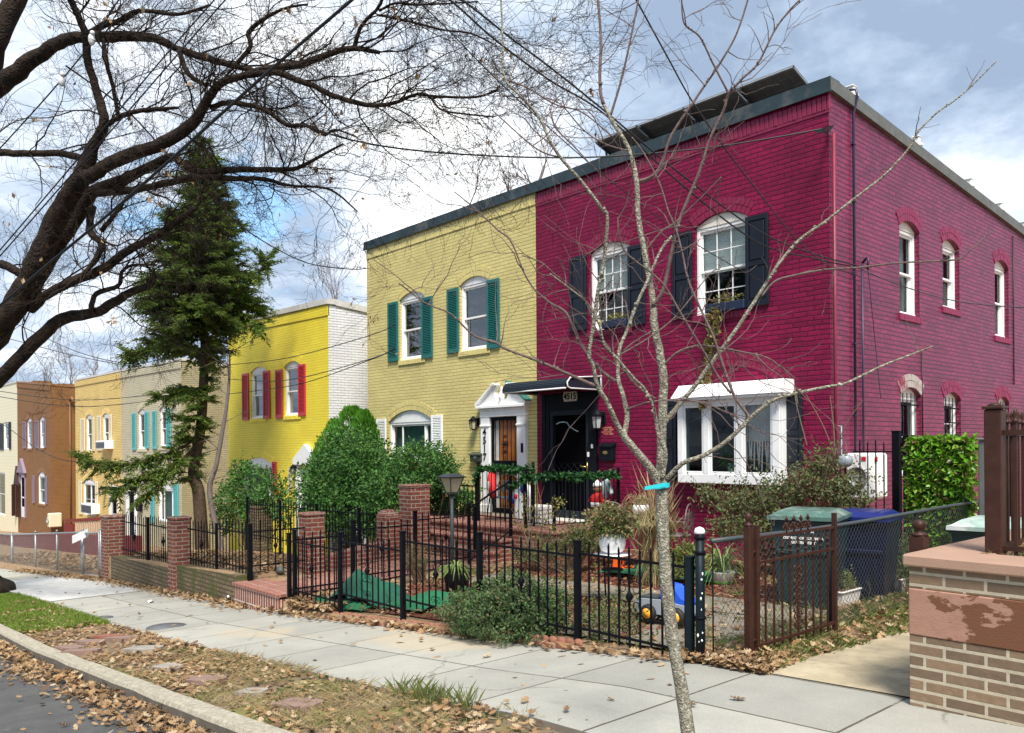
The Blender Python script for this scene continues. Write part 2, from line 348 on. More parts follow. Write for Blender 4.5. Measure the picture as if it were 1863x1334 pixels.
leafmat('grass_plant', [(.10, .2, .03), (.2, .32, .08), (.35, .42, .15), (.12, .22, .04)], .4)
leafmat('vine', [(.25, .30, .05), (.35, .38, .1), (.3, .12, .06), (.14, .22, .04)], .5)

def barkmat(name, c1, c2, lichen=None, sc=9, amt=(.5, .58), str_=.8):
    m, nt, b = nodes(name); v = coords(nt, 'Object')
    n1 = noise(nt, v, sc, 8, .7)
    c = ramp(nt, n1, [(.32, c1), (.68, c2)])
    if lichen: c = mixc(nt, ramp(nt, noise(nt, v, sc*3.1, 6, .75), [(amt[0], (0, 0, 0)), (amt[1], (1, 1, 1))]), c, lichen)
    nt.links.new(c, b.inputs['Base Color']); b.inputs['Roughness'].default_value = .9; b.inputs['Specular IOR Level'].default_value = .2
    vo = N(nt, 'ShaderNodeTexVoronoi', Scale=sc*5); nt.links.new(v, vo.inputs['Vector'])
    bump(nt, b, math_(nt, 'ADD', vo.outputs['Distance'], n1), str_, .015); MATS[name] = m
barkmat('oak_bark', (.010, .007, .006), (.048, .032, .022), (.035, .038, .013), 6, (.6, .72), 1.)
barkmat('sapling_bark', (.12, .105, .08), (.26, .235, .18), (.42, .42, .33), 22, (.50, .60), .5)
barkmat('sapling_twig', (.085, .055, .055), (.20, .145, .13), None, 30, str_=.2)
barkmat('pine_bark', (.05, .035, .025), (.13, .09, .06), None, 9)

def groundmat(name, layers, sc=(1, 1, 1), bmpS=.5, bscale=60, rough=.95, uvc='Object'):
    m, nt, b = nodes(name); v = coords(nt, uvc, sc); c = ramp(nt, noise(nt, v, layers[0][0], 8, .65), layers[0][1])
    for s, lo, hi, col in layers[1:]:
        c = mixc(nt, ramp(nt, noise(nt, v, s, 7, .7), [(lo, (0, 0, 0)), (hi, (1, 1, 1))]), c, col)
    nt.links.new(c, b.inputs['Base Color']); b.inputs['Roughness'].default_value = rough; b.inputs['Specular IOR Level'].default_value = .25
    bump(nt, b, noise(nt, v, bscale, 6, .7), bmpS, .015); MATS[name] = m; return m, nt, b
groundmat('soil', [(7, [(.3, (.12, .085, .05)), (.7, (.27, .20, .13))]), (1.4, .52, .6, (.19, .17, .06)), (30, .6, .7, (.40, .30, .18))])
groundmat('mulch', [(14, [(.3, (.075, .022, .014)), (.7, (.20, .065, .04))]), (3, .55, .65, (.22, .13, .08))], bmpS=1., bscale=45)
groundmat('yard_dirt', [(6, [(.3, (.20, .13, .075)), (.7, (.36, .25, .15))]), (2, .5, .62, (.28, .17, .09))])
groundmat('asphalt', [(3, [(.3, (.075, .074, .074)), (.7, (.12, .118, .115))]), (220, .62, .68, (.30, .30, .30)), (9, .6, .75, (.155, .152, .148))], bmpS=.6, bscale=250)
groundmat('tan_concrete', [(3, [(.3, (.30, .25, .165)), (.7, (.56, .47, .32))]), (1.3, .52, .62, (.27, .23, .17)), (130, .60, .66, (.72, .64, .50)), (90, .62, .68, (.2, .16, .11))], bmpS=.5, bscale=160)
groundmat('grey_concrete', [(3, [(.3, (.17, .145, .115)), (.7, (.27, .235, .185))]), (1.5, .5, .64, (.13, .11, .07)), (60, .62, .7, (.33, .3, .24))], bmpS=.4, bscale=100)
groundmat('leaf_bed', [(16, [(.3, (.24, .12, .055)), (.7, (.45, .28, .15))]), (40, .52, .58, (.15, .08, .04))], bmpS=1., bscale=40)
groundmat('grass_base', [(5, [(.3, (.06, .11, .02)), (.7, (.14, .20, .04))]), (2, .58, .7, (.2, .14, .08))])
# pavement slabs: joints, tonal change from slab to slab, stains
m, nt, b = nodes('pavement'); uv = coords(nt, 'UV')
bk = N(nt, 'ShaderNodeTexBrick', Scale=1.0); bk.offset = 0; bk.inputs['Brick Width'].default_value = 1.02; bk.inputs['Row Height'].default_value = .875
bk.inputs['Mortar Size'].default_value = .010; bk.inputs['Mortar Smooth'].default_value = .3; bk.inputs['Bias'].default_value = .0
bk.inputs['Color1'].default_value = (.41, .395, .345, 1); bk.inputs['Color2'].default_value = (.31, .302, .268, 1); bk.inputs['Mortar'].default_value = (.10, .085, .06, 1)
mp = N(nt, 'ShaderNodeMapping'); mp.inputs['Location'].default_value = (.05, .20, 0); nt.links.new(uv, mp.inputs[0])
vm = nt.nodes.new('ShaderNodeVectorMath'); vm.operation = 'MULTIPLY_ADD'; vm.inputs[1].default_value = (.012, .012, 0); nt.links.new(noise(nt, uv, 6, 4, out='Color'), vm.inputs[0]); nt.links.new(mp.outputs[0], vm.inputs[2])
nt.links.new(vm.outputs[0], bk.inputs['Vector'])
c = mixc(nt, 1., bk.outputs['Color'], ramp(nt, noise(nt, uv, 1.1, 9, .7), [(.3, (.84, .84, .84)), (.7, (1.14, 1.14, 1.13))]), 'MULTIPLY')
c = mixc(nt, 1., c, ramp(nt, noise(nt, uv, 60, 4, .7), [(.3, (.88,)*3), (.7, (1.1,)*3)]), 'MULTIPLY')
c = mixc(nt, ramp(nt, noise(nt, coords(nt, 'UV', (1, 2.2, 1)), .9, 10, .75), [(.55, (0, 0, 0)), (.7, (1, 1, 1))]), c, (.30, .295, .27))
c = mixc(nt, ramp(nt, noise(nt, uv, 120, 2, .5), [(.70, (0, 0, 0)), (.72, (1, 1, 1))]), c, (.25, .22, .18))
vc = N(nt, 'ShaderNodeTexVoronoi', Scale=.42); vc.feature = 'DISTANCE_TO_EDGE'
vv = nt.nodes.new('ShaderNodeVectorMath'); vv.operation = 'MULTIPLY_ADD'; vv.inputs[1].default_value = (.5, .5, 0); nt.links.new(noise(nt, uv, 2.5, 6, out='Color'), vv.inputs[0]); nt.links.new(uv, vv.inputs[2]); nt.links.new(vv.outputs[0], vc.inputs['Vector'])
ck = math_(nt, 'MULTIPLY', ramp(nt, vc.outputs['Distance'], [(.002, (1, 1, 1)), (.006, (0, 0, 0))]), ramp(nt, noise(nt, uv, .5, 2), [(.5, (0, 0, 0)), (.56, (1, 1, 1))]))
c = mixc(nt, math_(nt, 'MULTIPLY', ck, .6), c, (.12, .11, .09))
c = mixc(nt, ramp(nt, noise(nt, uv, 14, 2, .4), [(.745, (0, 0, 0)), (.755, (1, 1, 1))]), c, (.16, .15, .14))
c = mixc(nt, ramp(nt, noise(nt, uv, .35, 3, .5), [(.60, (0, 0, 0)), (.64, (.45, .45, .45))]), c, (.50, .40, .26))
nt.links.new(c, b.inputs['Base Color']); b.inputs['Roughness'].default_value = .85; b.inputs['Specular IOR Level'].default_value = .3
bump(nt, b, math_(nt, 'ADD', math_(nt, 'MULTIPLY', bk.outputs['Fac'], -1.6), math_(nt, 'MULTIPLY', noise(nt, uv, 90, 4, .7), .5)), .5, .01); MATS['pavement'] = m
# stone band with a damp brown stain
m, nt, b = nodes('stained_stone'); v = coords(nt, 'Object', (1, 1, 2.2))
n1 = noise(nt, v, 2.6, 9, .62); xx = nt.nodes.new('ShaderNodeSeparateXYZ'); nt.links.new(coords(nt, 'Object'), xx.inputs[0])
f = math_(nt, 'ADD', n1, math_(nt, 'MULTIPLY', xx.outputs[0], .35))
c = mixc(nt, ramp(nt, f, [(.545, (0, 0, 0)), (.562, (1, 1, 1))]), ramp(nt, noise(nt, v, 12, 5), [(.3, (.32, .165, .115)), (.7, (.39, .21, .15))]), (.15, .058, .026))
c = mixc(nt, ramp(nt, noise(nt, v, 5, 6, .7), [(.66, (0, 0, 0)), (.70, (1, 1, 1))]), c, (.46, .30, .25))
nt.links.new(c, b.inputs['Base Color']); b.inputs['Roughness'].default_value = .8; bump(nt, b, noise(nt, v, 60, 5), .25); MATS['stained_stone'] = m

# ---------------------------------------------------------------- world: sky with broken cloud, veiled sun
wd = bpy.data.worlds.new('World'); SC.world = wd; wd.use_nodes = True; nt = wd.node_tree
bg = nt.nodes['Background']
sky = nt.nodes.new('ShaderNodeTexSky'); sky.sky_type = 'NISHITA'; sky.sun_disc = False
SUN_EL, SUN_AZ = math.radians(56), Vector((.62, -.45, 0)).normalized()
sky.sun_elevation = SUN_EL; sky.sun_rotation = math.atan2(SUN_AZ.x, SUN_AZ.y); sky.air_density = 1.; sky.dust_density = .4
tc = nt.nodes.new('ShaderNodeTexCoord'); sep = nt.nodes.new('ShaderNodeSeparateXYZ'); nt.links.new(tc.outputs['Generated'], sep.inputs[0])
zz = math_(nt, 'ADD', math_(nt, 'MAXIMUM', sep.outputs[2], 0.), .22)
cmb = nt.nodes.new('ShaderNodeCombineXYZ'); nt.links.new(math_(nt, 'DIVIDE', sep.outputs[0], zz), cmb.inputs[0]); nt.links.new(math_(nt, 'DIVIDE', sep.outputs[1], zz), cmb.inputs[1])
def blob(px, py, k):
    d = ray(px, py).normalized(); vmn = nt.nodes.new('ShaderNodeVectorMath'); vmn.operation = 'DOT_PRODUCT'
    nr = nt.nodes.new('ShaderNodeVectorMath'); nr.operation = 'NORMALIZE'; nt.links.new(tc.outputs['Generated'], nr.inputs[0]); nt.links.new(nr.outputs[0], vmn.inputs[0]); vmn.inputs[1].default_value = d
    return math_(nt, 'POWER', math_(nt, 'MAXIMUM', vmn.outputs['Value'], 0.), k)
n_big = noise(nt, cmb.outputs[0], 1.35, 9, .58); n_det = noise(nt, cmb.outputs[0], 3.4, 9, .62); n_fin = noise(nt, tc.outputs['Generated'], 5.5, 8, .6)
# light and shade of the cloud deck
br = math_(nt, 'ADD', math_(nt, 'ADD', math_(nt, 'MULTIPLY', n_big, .70), math_(nt, 'MULTIPLY', n_det, .62)), math_(nt, 'SUBTRACT', math_(nt, 'MULTIPLY', blob(720, 330, 14), .20), math_(nt, 'SUBTRACT', .215, math_(nt, 'MULTIPLY', n_fin, .30))))
br = math_(nt, 'ADD', br, math_(nt, 'MULTIPLY', blob(1450, 60, 18), -.07))
br = math_(nt, 'ADD', br, math_(nt, 'MULTIPLY', blob(560, 480, 150), -.16))
br = math_(nt, 'ADD', br, math_(nt, 'MULTIPLY', blob(1790, 340, 220), .13))
br = math_(nt, 'ADD', br, math_(nt, 'MULTIPLY', blob(700, 400, 400), .10))
cloud = ramp(nt, br, [(.50, (.17, .22, .30)), (.60, (.245, .305, .39)), (.68, (.36, .41, .48)), (.76, (.50, .53, .57)), (.86, (.72, .73, .72)), (.94, (.82, .82, .80))])
gap = math_(nt, 'ADD', n_det, math_(nt, 'ADD', math_(nt, 'MULTIPLY', blob(455, 385, 900), -.42), math_(nt, 'MULTIPLY', blob(230, 350, 300), -.16)))
gm = ramp(nt, gap, [(.24, (0, 0, 0)), (.36, (1, 1, 1))])
skyc = mixc(nt, 1., sky.outputs[0], (.105, .105, .105), 'MULTIPLY')
skyc = mixc(nt, .6, skyc, (.20, .38, .58))
nt.links.new(mixc(nt, gm, skyc, cloud), bg.inputs[0]); bg.inputs[1].default_value = 1.0
sl = bpy.data.lights.new('sun', 'SUN'); sl.energy = 2.7; sl.angle = math.radians(16); sl.color = (1, .95, .86)
so = bpy.data.objects.new('sun', sl); COL.objects.link(so)
sd = Vector((SUN_AZ.x*math.cos(SUN_EL), SUN_AZ.y*math.cos(SUN_EL), math.sin(SUN_EL))); so.rotation_euler = sd.to_track_quat('Z', 'Y').to_euler(); so.location = (0, 0, 30)
SC.view_settings.view_transform = 'Standard'; SC.view_settings.look = 'None'; SC.view_settings.gamma = 1; SC.view_settings.exposure = 1.22
SC.cycles.max_bounces = 6; SC.cycles.transparent_max_bounces = 16; SC.cycles.use_denoising = True
# ---------------------------------------------------------------- ground, road, kerb, pavement
def frange(a, b, s):
    n = max(1, int(round((b-a)/s))); return [a+(b-a)*i/n for i in range(n+1)]
def sheet(name, mat, xs, ys, zf, struct_=True, kind='structure'):
    mb = MB(); ny = len(ys)
    mb.add([(x, y, zf(x, y)) for x in xs for y in ys], [(i*ny+j, (i+1)*ny+j, (i+1)*ny+j+1, i*ny+j+1) for i in range(len(xs)-1) for j in range(ny-1)], True)
    o = mb.build(name, mat); o['kind'] = kind; return o
xs_all = sorted(set([-900, -500, -300, -200, -120] + frange(-80, -30, 4) + frange(-30, 4, .5) + frange(4, 40, 4) + [80, 200, 500, 900]))
def nz(x, y, s, a): return mnoise.noise(Vector((x*s, y*s, 3.1)))*a
sheet('road', 'asphalt', xs_all, [-900, -300, -100, -40, -15, -6, -2, 0, 1, 1.6, 2.132], lambda x, y: g(x)-.14-(0 if y > -8 else (-(y+8))*.0))
kx = frange(-90, 14, .5)
mb = MB()
prof = [(2.125, -.20), (2.13, -.02), (2.145, 0.008), (2.155, .012), (2.285, .012), (2.292, 0.0), (2.295, -.2)]
V = []
for x in kx:
    for (y, z) in prof: V.append((x, y+nz(x, 0, 2.5, .012), g(x)+z+nz(x, y, 3, .008)))
n = len(prof); mb.add(V, [(i*n+k, i*n+k+1, (i+1)*n+k+1, (i+1)*n+k) for i in range(len(kx)-1) for k in range(1, n-1)])
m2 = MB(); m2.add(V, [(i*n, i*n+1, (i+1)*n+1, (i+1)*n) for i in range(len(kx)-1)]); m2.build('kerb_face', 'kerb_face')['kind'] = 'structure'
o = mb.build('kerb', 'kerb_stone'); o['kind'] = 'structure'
vx = frange(-90, 14, .25)
sheet('verge_ground', 'soil', vx, [2.29, 2.45, 2.7, 2.95, 3.15, 3.3, 3.4], lambda x, y: g(x)-.015+nz(x, y, 1.8, .02)-(.02 if y > 3.2 else 0))
sheet('pavement', 'pavement', vx, [3.3, 3.7, 4.1, 4.6, 5.06], lambda x, y: g(x)+.006+(.0)+nz(x*.7, y*.5, .5, .006))
sheet('new_pavement_patch', 'new_concrete' if 'new_concrete' in MATS else 'coping_white', frange(-21.5, -15.4, .4), [3.3, 4.2, 5.06], lambda x, y: g(x)+.014)
# edge face of the pavement towards the verge
mb = MB(); V = []
for x in vx: V += [(x, 3.3, g(x)+.006), (x, 3.297, g(x)-.06)]
mb.add(V, [(2*i, 2*i+1, 2*i+3, 2*i+2) for i in range(len(vx)-1)]); o = mb.build('pavement_edge', 'grey_concrete'); o['kind'] = 'structure'
yx = sorted(set([-900, -500, -300, -200, -120] + frange(-80, -30, 3) + frange(-30, 8, .3) + frange(8, 40, 4) + [80, 200, 500, 900]))
yy = [5.05] + frange(5.056, 11, .3) + [12, 14, 18, 30, 60, 150, 400, 900]
sheet('yard_ground', 'yard_dirt', yx, yy, lambda x, y: g(x)-.25 if y < 5.052 else yard(x, y)+(nz(x, y, 1.3, .035) if 5.2 < y < 14 else 0)-(.25 if y > 11.5 else 0))
# planted beds, paths
def yz(o): return lambda x, y: yard(x, y)+o+(nz(x, y, 1.3, .035) if 5.2 < y < 14 else 0)
sheet('mulch_bed', 'mulch', frange(-9.6, -5.9, .2), frange(5.25, 8.0, .25), yz(.02))
sheet('rear_mulch_bed', 'mulch', frange(-9.5, -4.4, .2), frange(7.75, 10.4, .25), yz(.018))
sheet('front_path', 'grey_concrete', frange(-9.0, -3.7, .25), frange(7.0, 7.75, .15), yz(.035))
sheet('side_paving', 'grey_concrete', frange(-5.6, -3.75, .25), frange(5.3, 7.0, .25), yz(.028))
sheet('drive_path', 'tan_concrete', frange(-3.02, -2.0, .17), frange(5.055, 10.5, .3), lambda x, y: yard(x, y)+.04 if y > 5.2 else g(x)+.012+(yard(x, y)+.028-g(x))*(y-5.055)/.145)
sheet('brick_path', 'paver_brick', frange(-11.55, -10.35, .2), frange(5.35, 8.3, .2), yz(.03))
# manhole lids, stones, and pavers set in the verge
mb = MB(); p = atG(303, 1142); mb.lathe((p.x, p.y, p.z), [(.24, 0), (.24, .012), (.21, .014), (.21, .018), (0.05, .020)], 28); o = mb.build('utility_cover', 'iron_cover', loc=(p.x, p.y, p.z)); tag(o, 'round dark utility cover set in the pavement slabs', 'utility cover')
mb = MB(); p = atG(188, 1125); mb.lathe((p.x, p.y, p.z), [(.13, 0), (.13, .012), (.05, .014)], 20); o = mb.build('utility_cover', 'iron_cover', loc=(p.x, p.y, p.z)); tag(o, 'small dark cover at the grassy edge of the pavement', 'utility cover')
STONES = []
def flag(px, py, w, d, rot, mat, lab, name='stepping_stone', grp='stones set in the leafy verge'):
    p = atG(px, py); STONES.append((p.x, p.y, max(w, d)*.5)); mb = MB(); n = 9; pts = []
    for k in range(n):
        a = 2*math.pi*k/n+.35; q = (max(-1, min(1, 1.35*math.cos(a)))*w/2, max(-1, min(1, 1.35*math.sin(a)))*d/2)
        c, s = math.cos(rot), math.sin(rot); pts.append((p.x+q[0]*c-q[1]*s, p.y+q[0]*s+q[1]*c))
    slope = .09
    mb.prism([(x, y, p.z+(x-p.x)*slope-.02) for x, y in pts], (0, 0, .05)); o = mb.build(name, mat, loc=p); tag(o, lab, 'stone', grp)
flag(545, 1285, .34, .22, .3, 'step_stone', 'pinkish paving stone nearest the camera in the verge')
flag(375, 1240, .36, .2, .4, 'step_stone', 'reddish flat stone half under leaves in the verge')
flag(305, 1217, .3, .2, .1, 'grey_stone', 'rough grey stone among leaves beside the kerb')
flag(262, 1183, .42, .24, .5, 'grey_stone', 'dark flat stone near the pavement edge in the leaves')
flag(460, 1263, .22, .16, .5, 'grey_stone', 'small grey stone between the two pinkish ones')
for i, (px, py) in enumerate(((128, 1181), (165, 1170), (198, 1160), (222, 1163), (150, 1187))):
    flag(px, py, .42, .17, .25+.1*i, 'step_stone' if i != 2 else 'edging', 'brown paving slab in the row where the grass ends', 'paving_slab', 'slabs across the verge')
# brick edging along the bed (scalloped blocks)
x = -9.35
k = 0
while x < -5.0:
    mb = MB(); L = .30; z = g(x)-.03
    n = 3; y0 = 5.07
    for j in range(n):
        mb.ball((x+L*(j+.5)/n, y0+.02, z+.095+(g(x+L*(j+.5)/n)-g(x))), .05, 9, 6, (1, .6, .75))
    mb.bbox(x, x+L-.008, y0-.02, y0+.06, z-.06, z+.10, .012)
    o = mb.build('edging_block', 'edging', loc=(x, y0, z)); tag(o, 'scalloped terracotta edging block along the pavement below the black fence', 'edging', 'scalloped edging blocks'); x += L+rnd.uniform(.0, .012)
# ---------------------------------------------------------------- houses
Y0 = 10.6
def front(y0): return lambda a, n, z: Vector((a, y0-n, z))
def sideR(x0): return lambda a, n, z: Vector((x0+n, a, z))
class Op: pass
def op(a0, a1, z0, zt, rise=.13):
    o = Op(); o.a0, o.a1, o.z0, o.zt, o.rise = a0, a1, z0, zt, rise; o.z1 = zt-rise; o.c = (a0+a1)/2; o.hw = (a1-a0)/2; return o
def arch(o, a): 
    return o.z1+o.rise*(1-((a-o.c)/o.hw)**2) if o.rise else o.z1
def wall_mesh(mb, fn, a0, a1, z0, zt0, zt1, ops, depth=.13, flip=False):
    bs = {a0, a1}
    for o in ops:
        k = 12 if o.rise else 1
        for i in range(k+1): bs.add(o.a0+(o.a1-o.a0)*i/k)
    bs = sorted(bs); top = lambda a: zt0+(zt1-zt0)*(a-a0)/(a1-a0)
    for u, v in zip(bs, bs[1:]):
        if v-u < 1e-6: continue
        cov = sorted([o for o in ops if o.a0 <= u+1e-6 and v-1e-6 <= o.a1], key=lambda o: o.z0)
        lo = (z0, z0)
        for o in cov:
            mb.poly([fn(u, 0, lo[0]), fn(v, 0, lo[1]), fn(v, 0, o.z0), fn(u, 0, o.z0)]); lo = (arch(o, u), arch(o, v))
            mb.poly([fn(u, 0, lo[0]), fn(v, 0, lo[1]), fn(v, -depth, lo[1]), fn(u, -depth, lo[0])])
            mb.poly([fn(u, 0, o.z0), fn(v, 0, o.z0), fn(v, -depth, o.z0), fn(u, -depth, o.z0)])
        mb.poly([fn(u, 0, lo[0]), fn(v, 0, lo[1]), fn(v, 0, top(v)), fn(u, 0, top(u))])
    for o in ops:
        for a in (o.a0, o.a1): mb.poly([fn(a, 0, o.z0), fn(a, -depth, o.z0), fn(a, -depth, o.z1), fn(a, 0, o.z1)])
def fbox(mb, fn, a0, a1, n0, n1, z0, z1, b=.004): mb.bbox(a0, a1, n0, n1, z0, z1, b, fn)
def arch_panel(mb, fn, o, n0, n1, zb, ins=.0):
    k = 12; up = []
    for i in range(k+1):
        a = o.a0+ins+(o.a1-o.a0-2*ins)*i/k; up.append((a, max(zb+.002, arch(o, a)-ins*.5)))
    pts = [(o.a0+ins, zb)]+up+[(o.a1-ins, zb)]
    P = [fn(a, n1, z) for a, z in pts]; Q = [fn(a, n0, z) for a, z in pts]; m = len(P)
    mb.add(P+Q, [tuple(range(m)), tuple(range(2*m-1, m-1, -1))]+[(i, (i+1) % m, (i+1) % m+m, i+m) for i in range(m)])
def brick_arch(root, fn, o, mat, rings=2, name='brick_arch'):
    mb = MB(); R = (o.hw**2+o.rise**2)/(2*o.rise); cz = o.z1+o.rise-R; th = math.asin(min(1, o.hw/R))
    for q in range(rings):
        r0 = R+.004+q*.108; r1 = r0+.098; n = max(5, int((th*2*r0)/.074)); e = .004/r0
        for i in range(n):
            t0 = -th+2*th*i/n+e; t1 = -th+2*th*(i+1)/n-e; nn = .008+rnd.uniform(-.003, .004)
            c = [(r0, t0), (r0, t1), (r1, t1), (r1, t0)]
            mb.hexa([fn(o.c+r*math.sin(t), -.02, cz+r*math.cos(t)) for r, t in c]+[fn(o.c+r*math.sin(t), nn, cz+r*math.cos(t)) for r, t in c])
    return mb.build(name, mat, root)
def sill(root, fn, o, mat, rows=True, out=.03):
    mb = MB(); a = o.a0-.04
    while a < o.a1+.03:
        fbox(mb, fn, a, min(a+.066, o.a1+.045), -.12, out+rnd.uniform(-.003, .004), o.z0-.10, o.z0+.004, .004); a += .074
    return mb.build('window_sill', mat, root)
def shutter(root, fn, a0, a1, z0, z1, mat, style='louver'):
    mb = MB(); n0, n1 = .012, .045; s = min(.05, (a1-a0)*.18)
    fbox(mb, fn, a0, a0+s, n0, n1, z0, z1); fbox(mb, fn, a1-s, a1, n0, n1, z0, z1)
    rails = [(z0, z0+.09), (z1-.07, z1)]
    if style == 'panel': zm = z0+(z1-z0)*.47; rails.append((zm-.035, zm+.035))
    for r in rails: fbox(mb, fn, a0+s, a1-s, n0, n1-.003, r[0], r[1])
    if style == 'louver':
        z = z0+.10
        while z < z1-.085:
            c = [(n0+.004, z+.022), (n0+.010, z+.028), (n1-.004, z+.004), (n1-.008, z)]
            mb.hexa([fn(a0+s, c[0][0], c[0][1]), fn(a1-s, c[0][0], c[0][1]), fn(a1-s, c[3][0], c[3][1]), fn(a0+s, c[3][0], c[3][1]),
                     fn(a0+s, c[1][0], c[1][1]), fn(a1-s, c[1][0], c[1][1]), fn(a1-s, c[2][0], c[2][1]), fn(a0+s, c[2][0], c[2][1])]); z += .036
        mb.box(a0+s, a1-s, n0-.004, n0+.003, z0+.08, z1-.06, fn)
    else:
        rs = sorted(rails)
        for (p, q) in zip(rs, rs[1:]):
            fbox(mb, fn, a0+s, a1-s, n0, n0+.012, p[1], q[0]); fbox(mb, fn, a0+s+.022, a1-s-.022, n0+.01, n0+.028, p[1]+.022, q[0]-.022, .010)
    return mb.build('shutter', mat, root)
def window(root, fn, o, frame='white_paint', panel=None, style='double', grid=None, back=None, glass='glass_dark', cas=.055, recess=.075, lowback=None):
    """sash window in an arched opening; returns the frame, its parts hang below it"""
    mb = MB(); r = -recess; zb = o.z1-.02
    fbox(mb, fn, o.a0+.002, o.a0+cas, r-.07, r+.035, o.z0+.02, zb); fbox(mb, fn, o.a1-cas, o.a1-.002, r-.07, r+.035, o.z0+.02, zb)
    fbox(mb, fn, o.a0+.002, o.a1-.002, r-.07, r+.045, o.z0+.006, o.z0+.055); fbox(mb, fn, o.a0+cas, o.a1-cas, r-.07, r+.03, zb-.05, zb)
    f = mb.build('window', frame, root)
    if o.rise:
        mb = MB(); arch_panel(mb, fn, o, r-.06, r+.04, zb+.003, .003); mb.build('arch_panel', panel or frame, f)
    A0, A1, Z0, Z1 = o.a0+cas, o.a1-cas, o.z0+.055, zb-.05; zm = (Z0+Z1)/2; w = .035
    def sash(a0, a1, z0, z1, n, gr):
        s = MB(); fbox(s, fn, a0, a0+w, n-.03, n, z0, z1, .003); fbox(s, fn, a1-w, a1, n-.03, n, z0, z1, .003)
        fbox(s, fn, a0+w, a1-w, n-.03, n-.001, z0, z0+w, .003); fbox(s, fn, a0+w, a1-w, n-.03, n-.001, z1-w, z1, .003)
        if gr:
            for i in range(1, gr[0]): x = a0+w+(a1-a0-2*w)*i/gr[0]; s.box(x-.007, x+.007, n-.02, n-.008, z0+w, z1-w, fn)
            for i in range(1, gr[1]): z = z0+w+(z1-z0-2*w)*i/gr[1]; s.box(a0+w, a1-w, n-.021, n-.007, z-.007, z+.007, fn)
        s.build('sash', frame, f)
        p = MB(); p.poly([fn(a0+w, n-.025, z0+w), fn(a1-w, n-.025, z0+w), fn(a1-w, n-.025, z1-w), fn(a0+w, n-.025, z1-w)]); p.build('pane', glass, f)
    if style == 'double': sash(A0, A1, zm-.015, Z1, r+.005, grid); sash(A0, A1, Z0, zm+.02, r-.032, grid)
    elif style == 'slider':
        t = (A1-A0); sash(A0, A0+t*.24, Z0, Z1, r-.02, None); sash(A0+t*.24, A0+t*.80, Z0, Z1, r+.005, None); sash(A0+t*.80, A1, Z0, Z1, r-.02, None)
    elif style == 'triple':
        t = (A1-A0)/3
        for i in range(3): sash(A0+t*i, A0+t*(i+1), Z0, Z1, r, None)
    elif style == 'pair': sash(A0, (A0+A1)/2, Z0, Z1, r, (1, 2)); sash((A0+A1)/2, A1, Z0, Z1, r-.01, (1, 2))
    d = MB(); 
    if back:
        z = Z1
        zl = zm if back == 'blinds' else Z0
        if back == 'blinds':
            while z > zl: d.box(A0, A1, r-.10, r-.085, z-.026, z-.002, fn); z -= .028
        else:
            k = 16; 
            for i in range(k):
                a = A0+(A1-A0)*i/k; b = A0+(A1-A0)*(i+1)/k; na = r-.12+.02*(i % 2); nb = r-.12+.02*((i+1) % 2)
                d.poly([fn(a, na, Z0), fn(b, nb, Z0), fn(b, nb, Z1), fn(a, na, Z1)])
        d.build('blind' if back == 'blinds' else 'curtain', back, f)
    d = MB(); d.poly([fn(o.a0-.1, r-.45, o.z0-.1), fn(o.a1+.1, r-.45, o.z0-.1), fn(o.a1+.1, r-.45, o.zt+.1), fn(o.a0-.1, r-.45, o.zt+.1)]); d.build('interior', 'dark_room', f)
    return f
def soldier(root, fn, a0, a1, zt0, zt1, mat, drop=.02, h=.19, base=.016):
    mb = MB(); a = a0
    while a < a1-.02:
        z = zt0+(zt1-zt0)*(a-a0)/(a1-a0)-drop; fbox(mb, fn, a+.003, min(a+.066, a1), -.03, base+rnd.uniform(-.003, .004), z-h, z, .004); a += .0725
    return mb.build('cornice', mat, root)
def fx(px, py, Y=Y0): p = atY(px, py, Y); return p.x, p.z
def opx(pl, pr, ytop, ybl, rise=.13, Y=Y0, grow=0.):
    """opening from photo measures: left/right edge, arch crown height at the middle, bottom at left edge"""
    a0 = fx(pl, ytop, Y)[0]; a1 = fx(pr, ytop, Y)[0]; return op(a0-grow, a1+grow, fx(pl, ybl, Y)[1], fx((pl+pr)/2, ytop, Y)[1], rise)
def spx(root, fn, pl, pr, ytl, ybl, mat, style='louver', Y=Y0):
    return shutter(root, fn, fx(pl, ytl, Y)[0], fx(pr, ytl, Y)[0], fx(pl, ybl, Y)[1], fx(pl, ytl, Y)[1], mat, style)
F0 = front(Y0)
for nm, c in (('magenta_paint', (.215, .0068, .049)), ('magenta_sheen_paint', (.23, .018, .07)), ('khaki_paint', (.64, .54, .215)), ('yellow_paint', (.86, .70, .055)), ('beige_paint', (.58, .52, .36)), ('mustard_paint', (.78, .56, .20)), ('brown_paint', (.27, .125, .04)), ('white_brick_paint', (.62, .63, .66))):  # second magenta matches the side wall, sky sheen mixed into its colour
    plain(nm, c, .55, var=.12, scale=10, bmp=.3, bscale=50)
XM1, XM0, XK0 = -5.37, fx(976, 600)[0], fx(668, 600)[0]

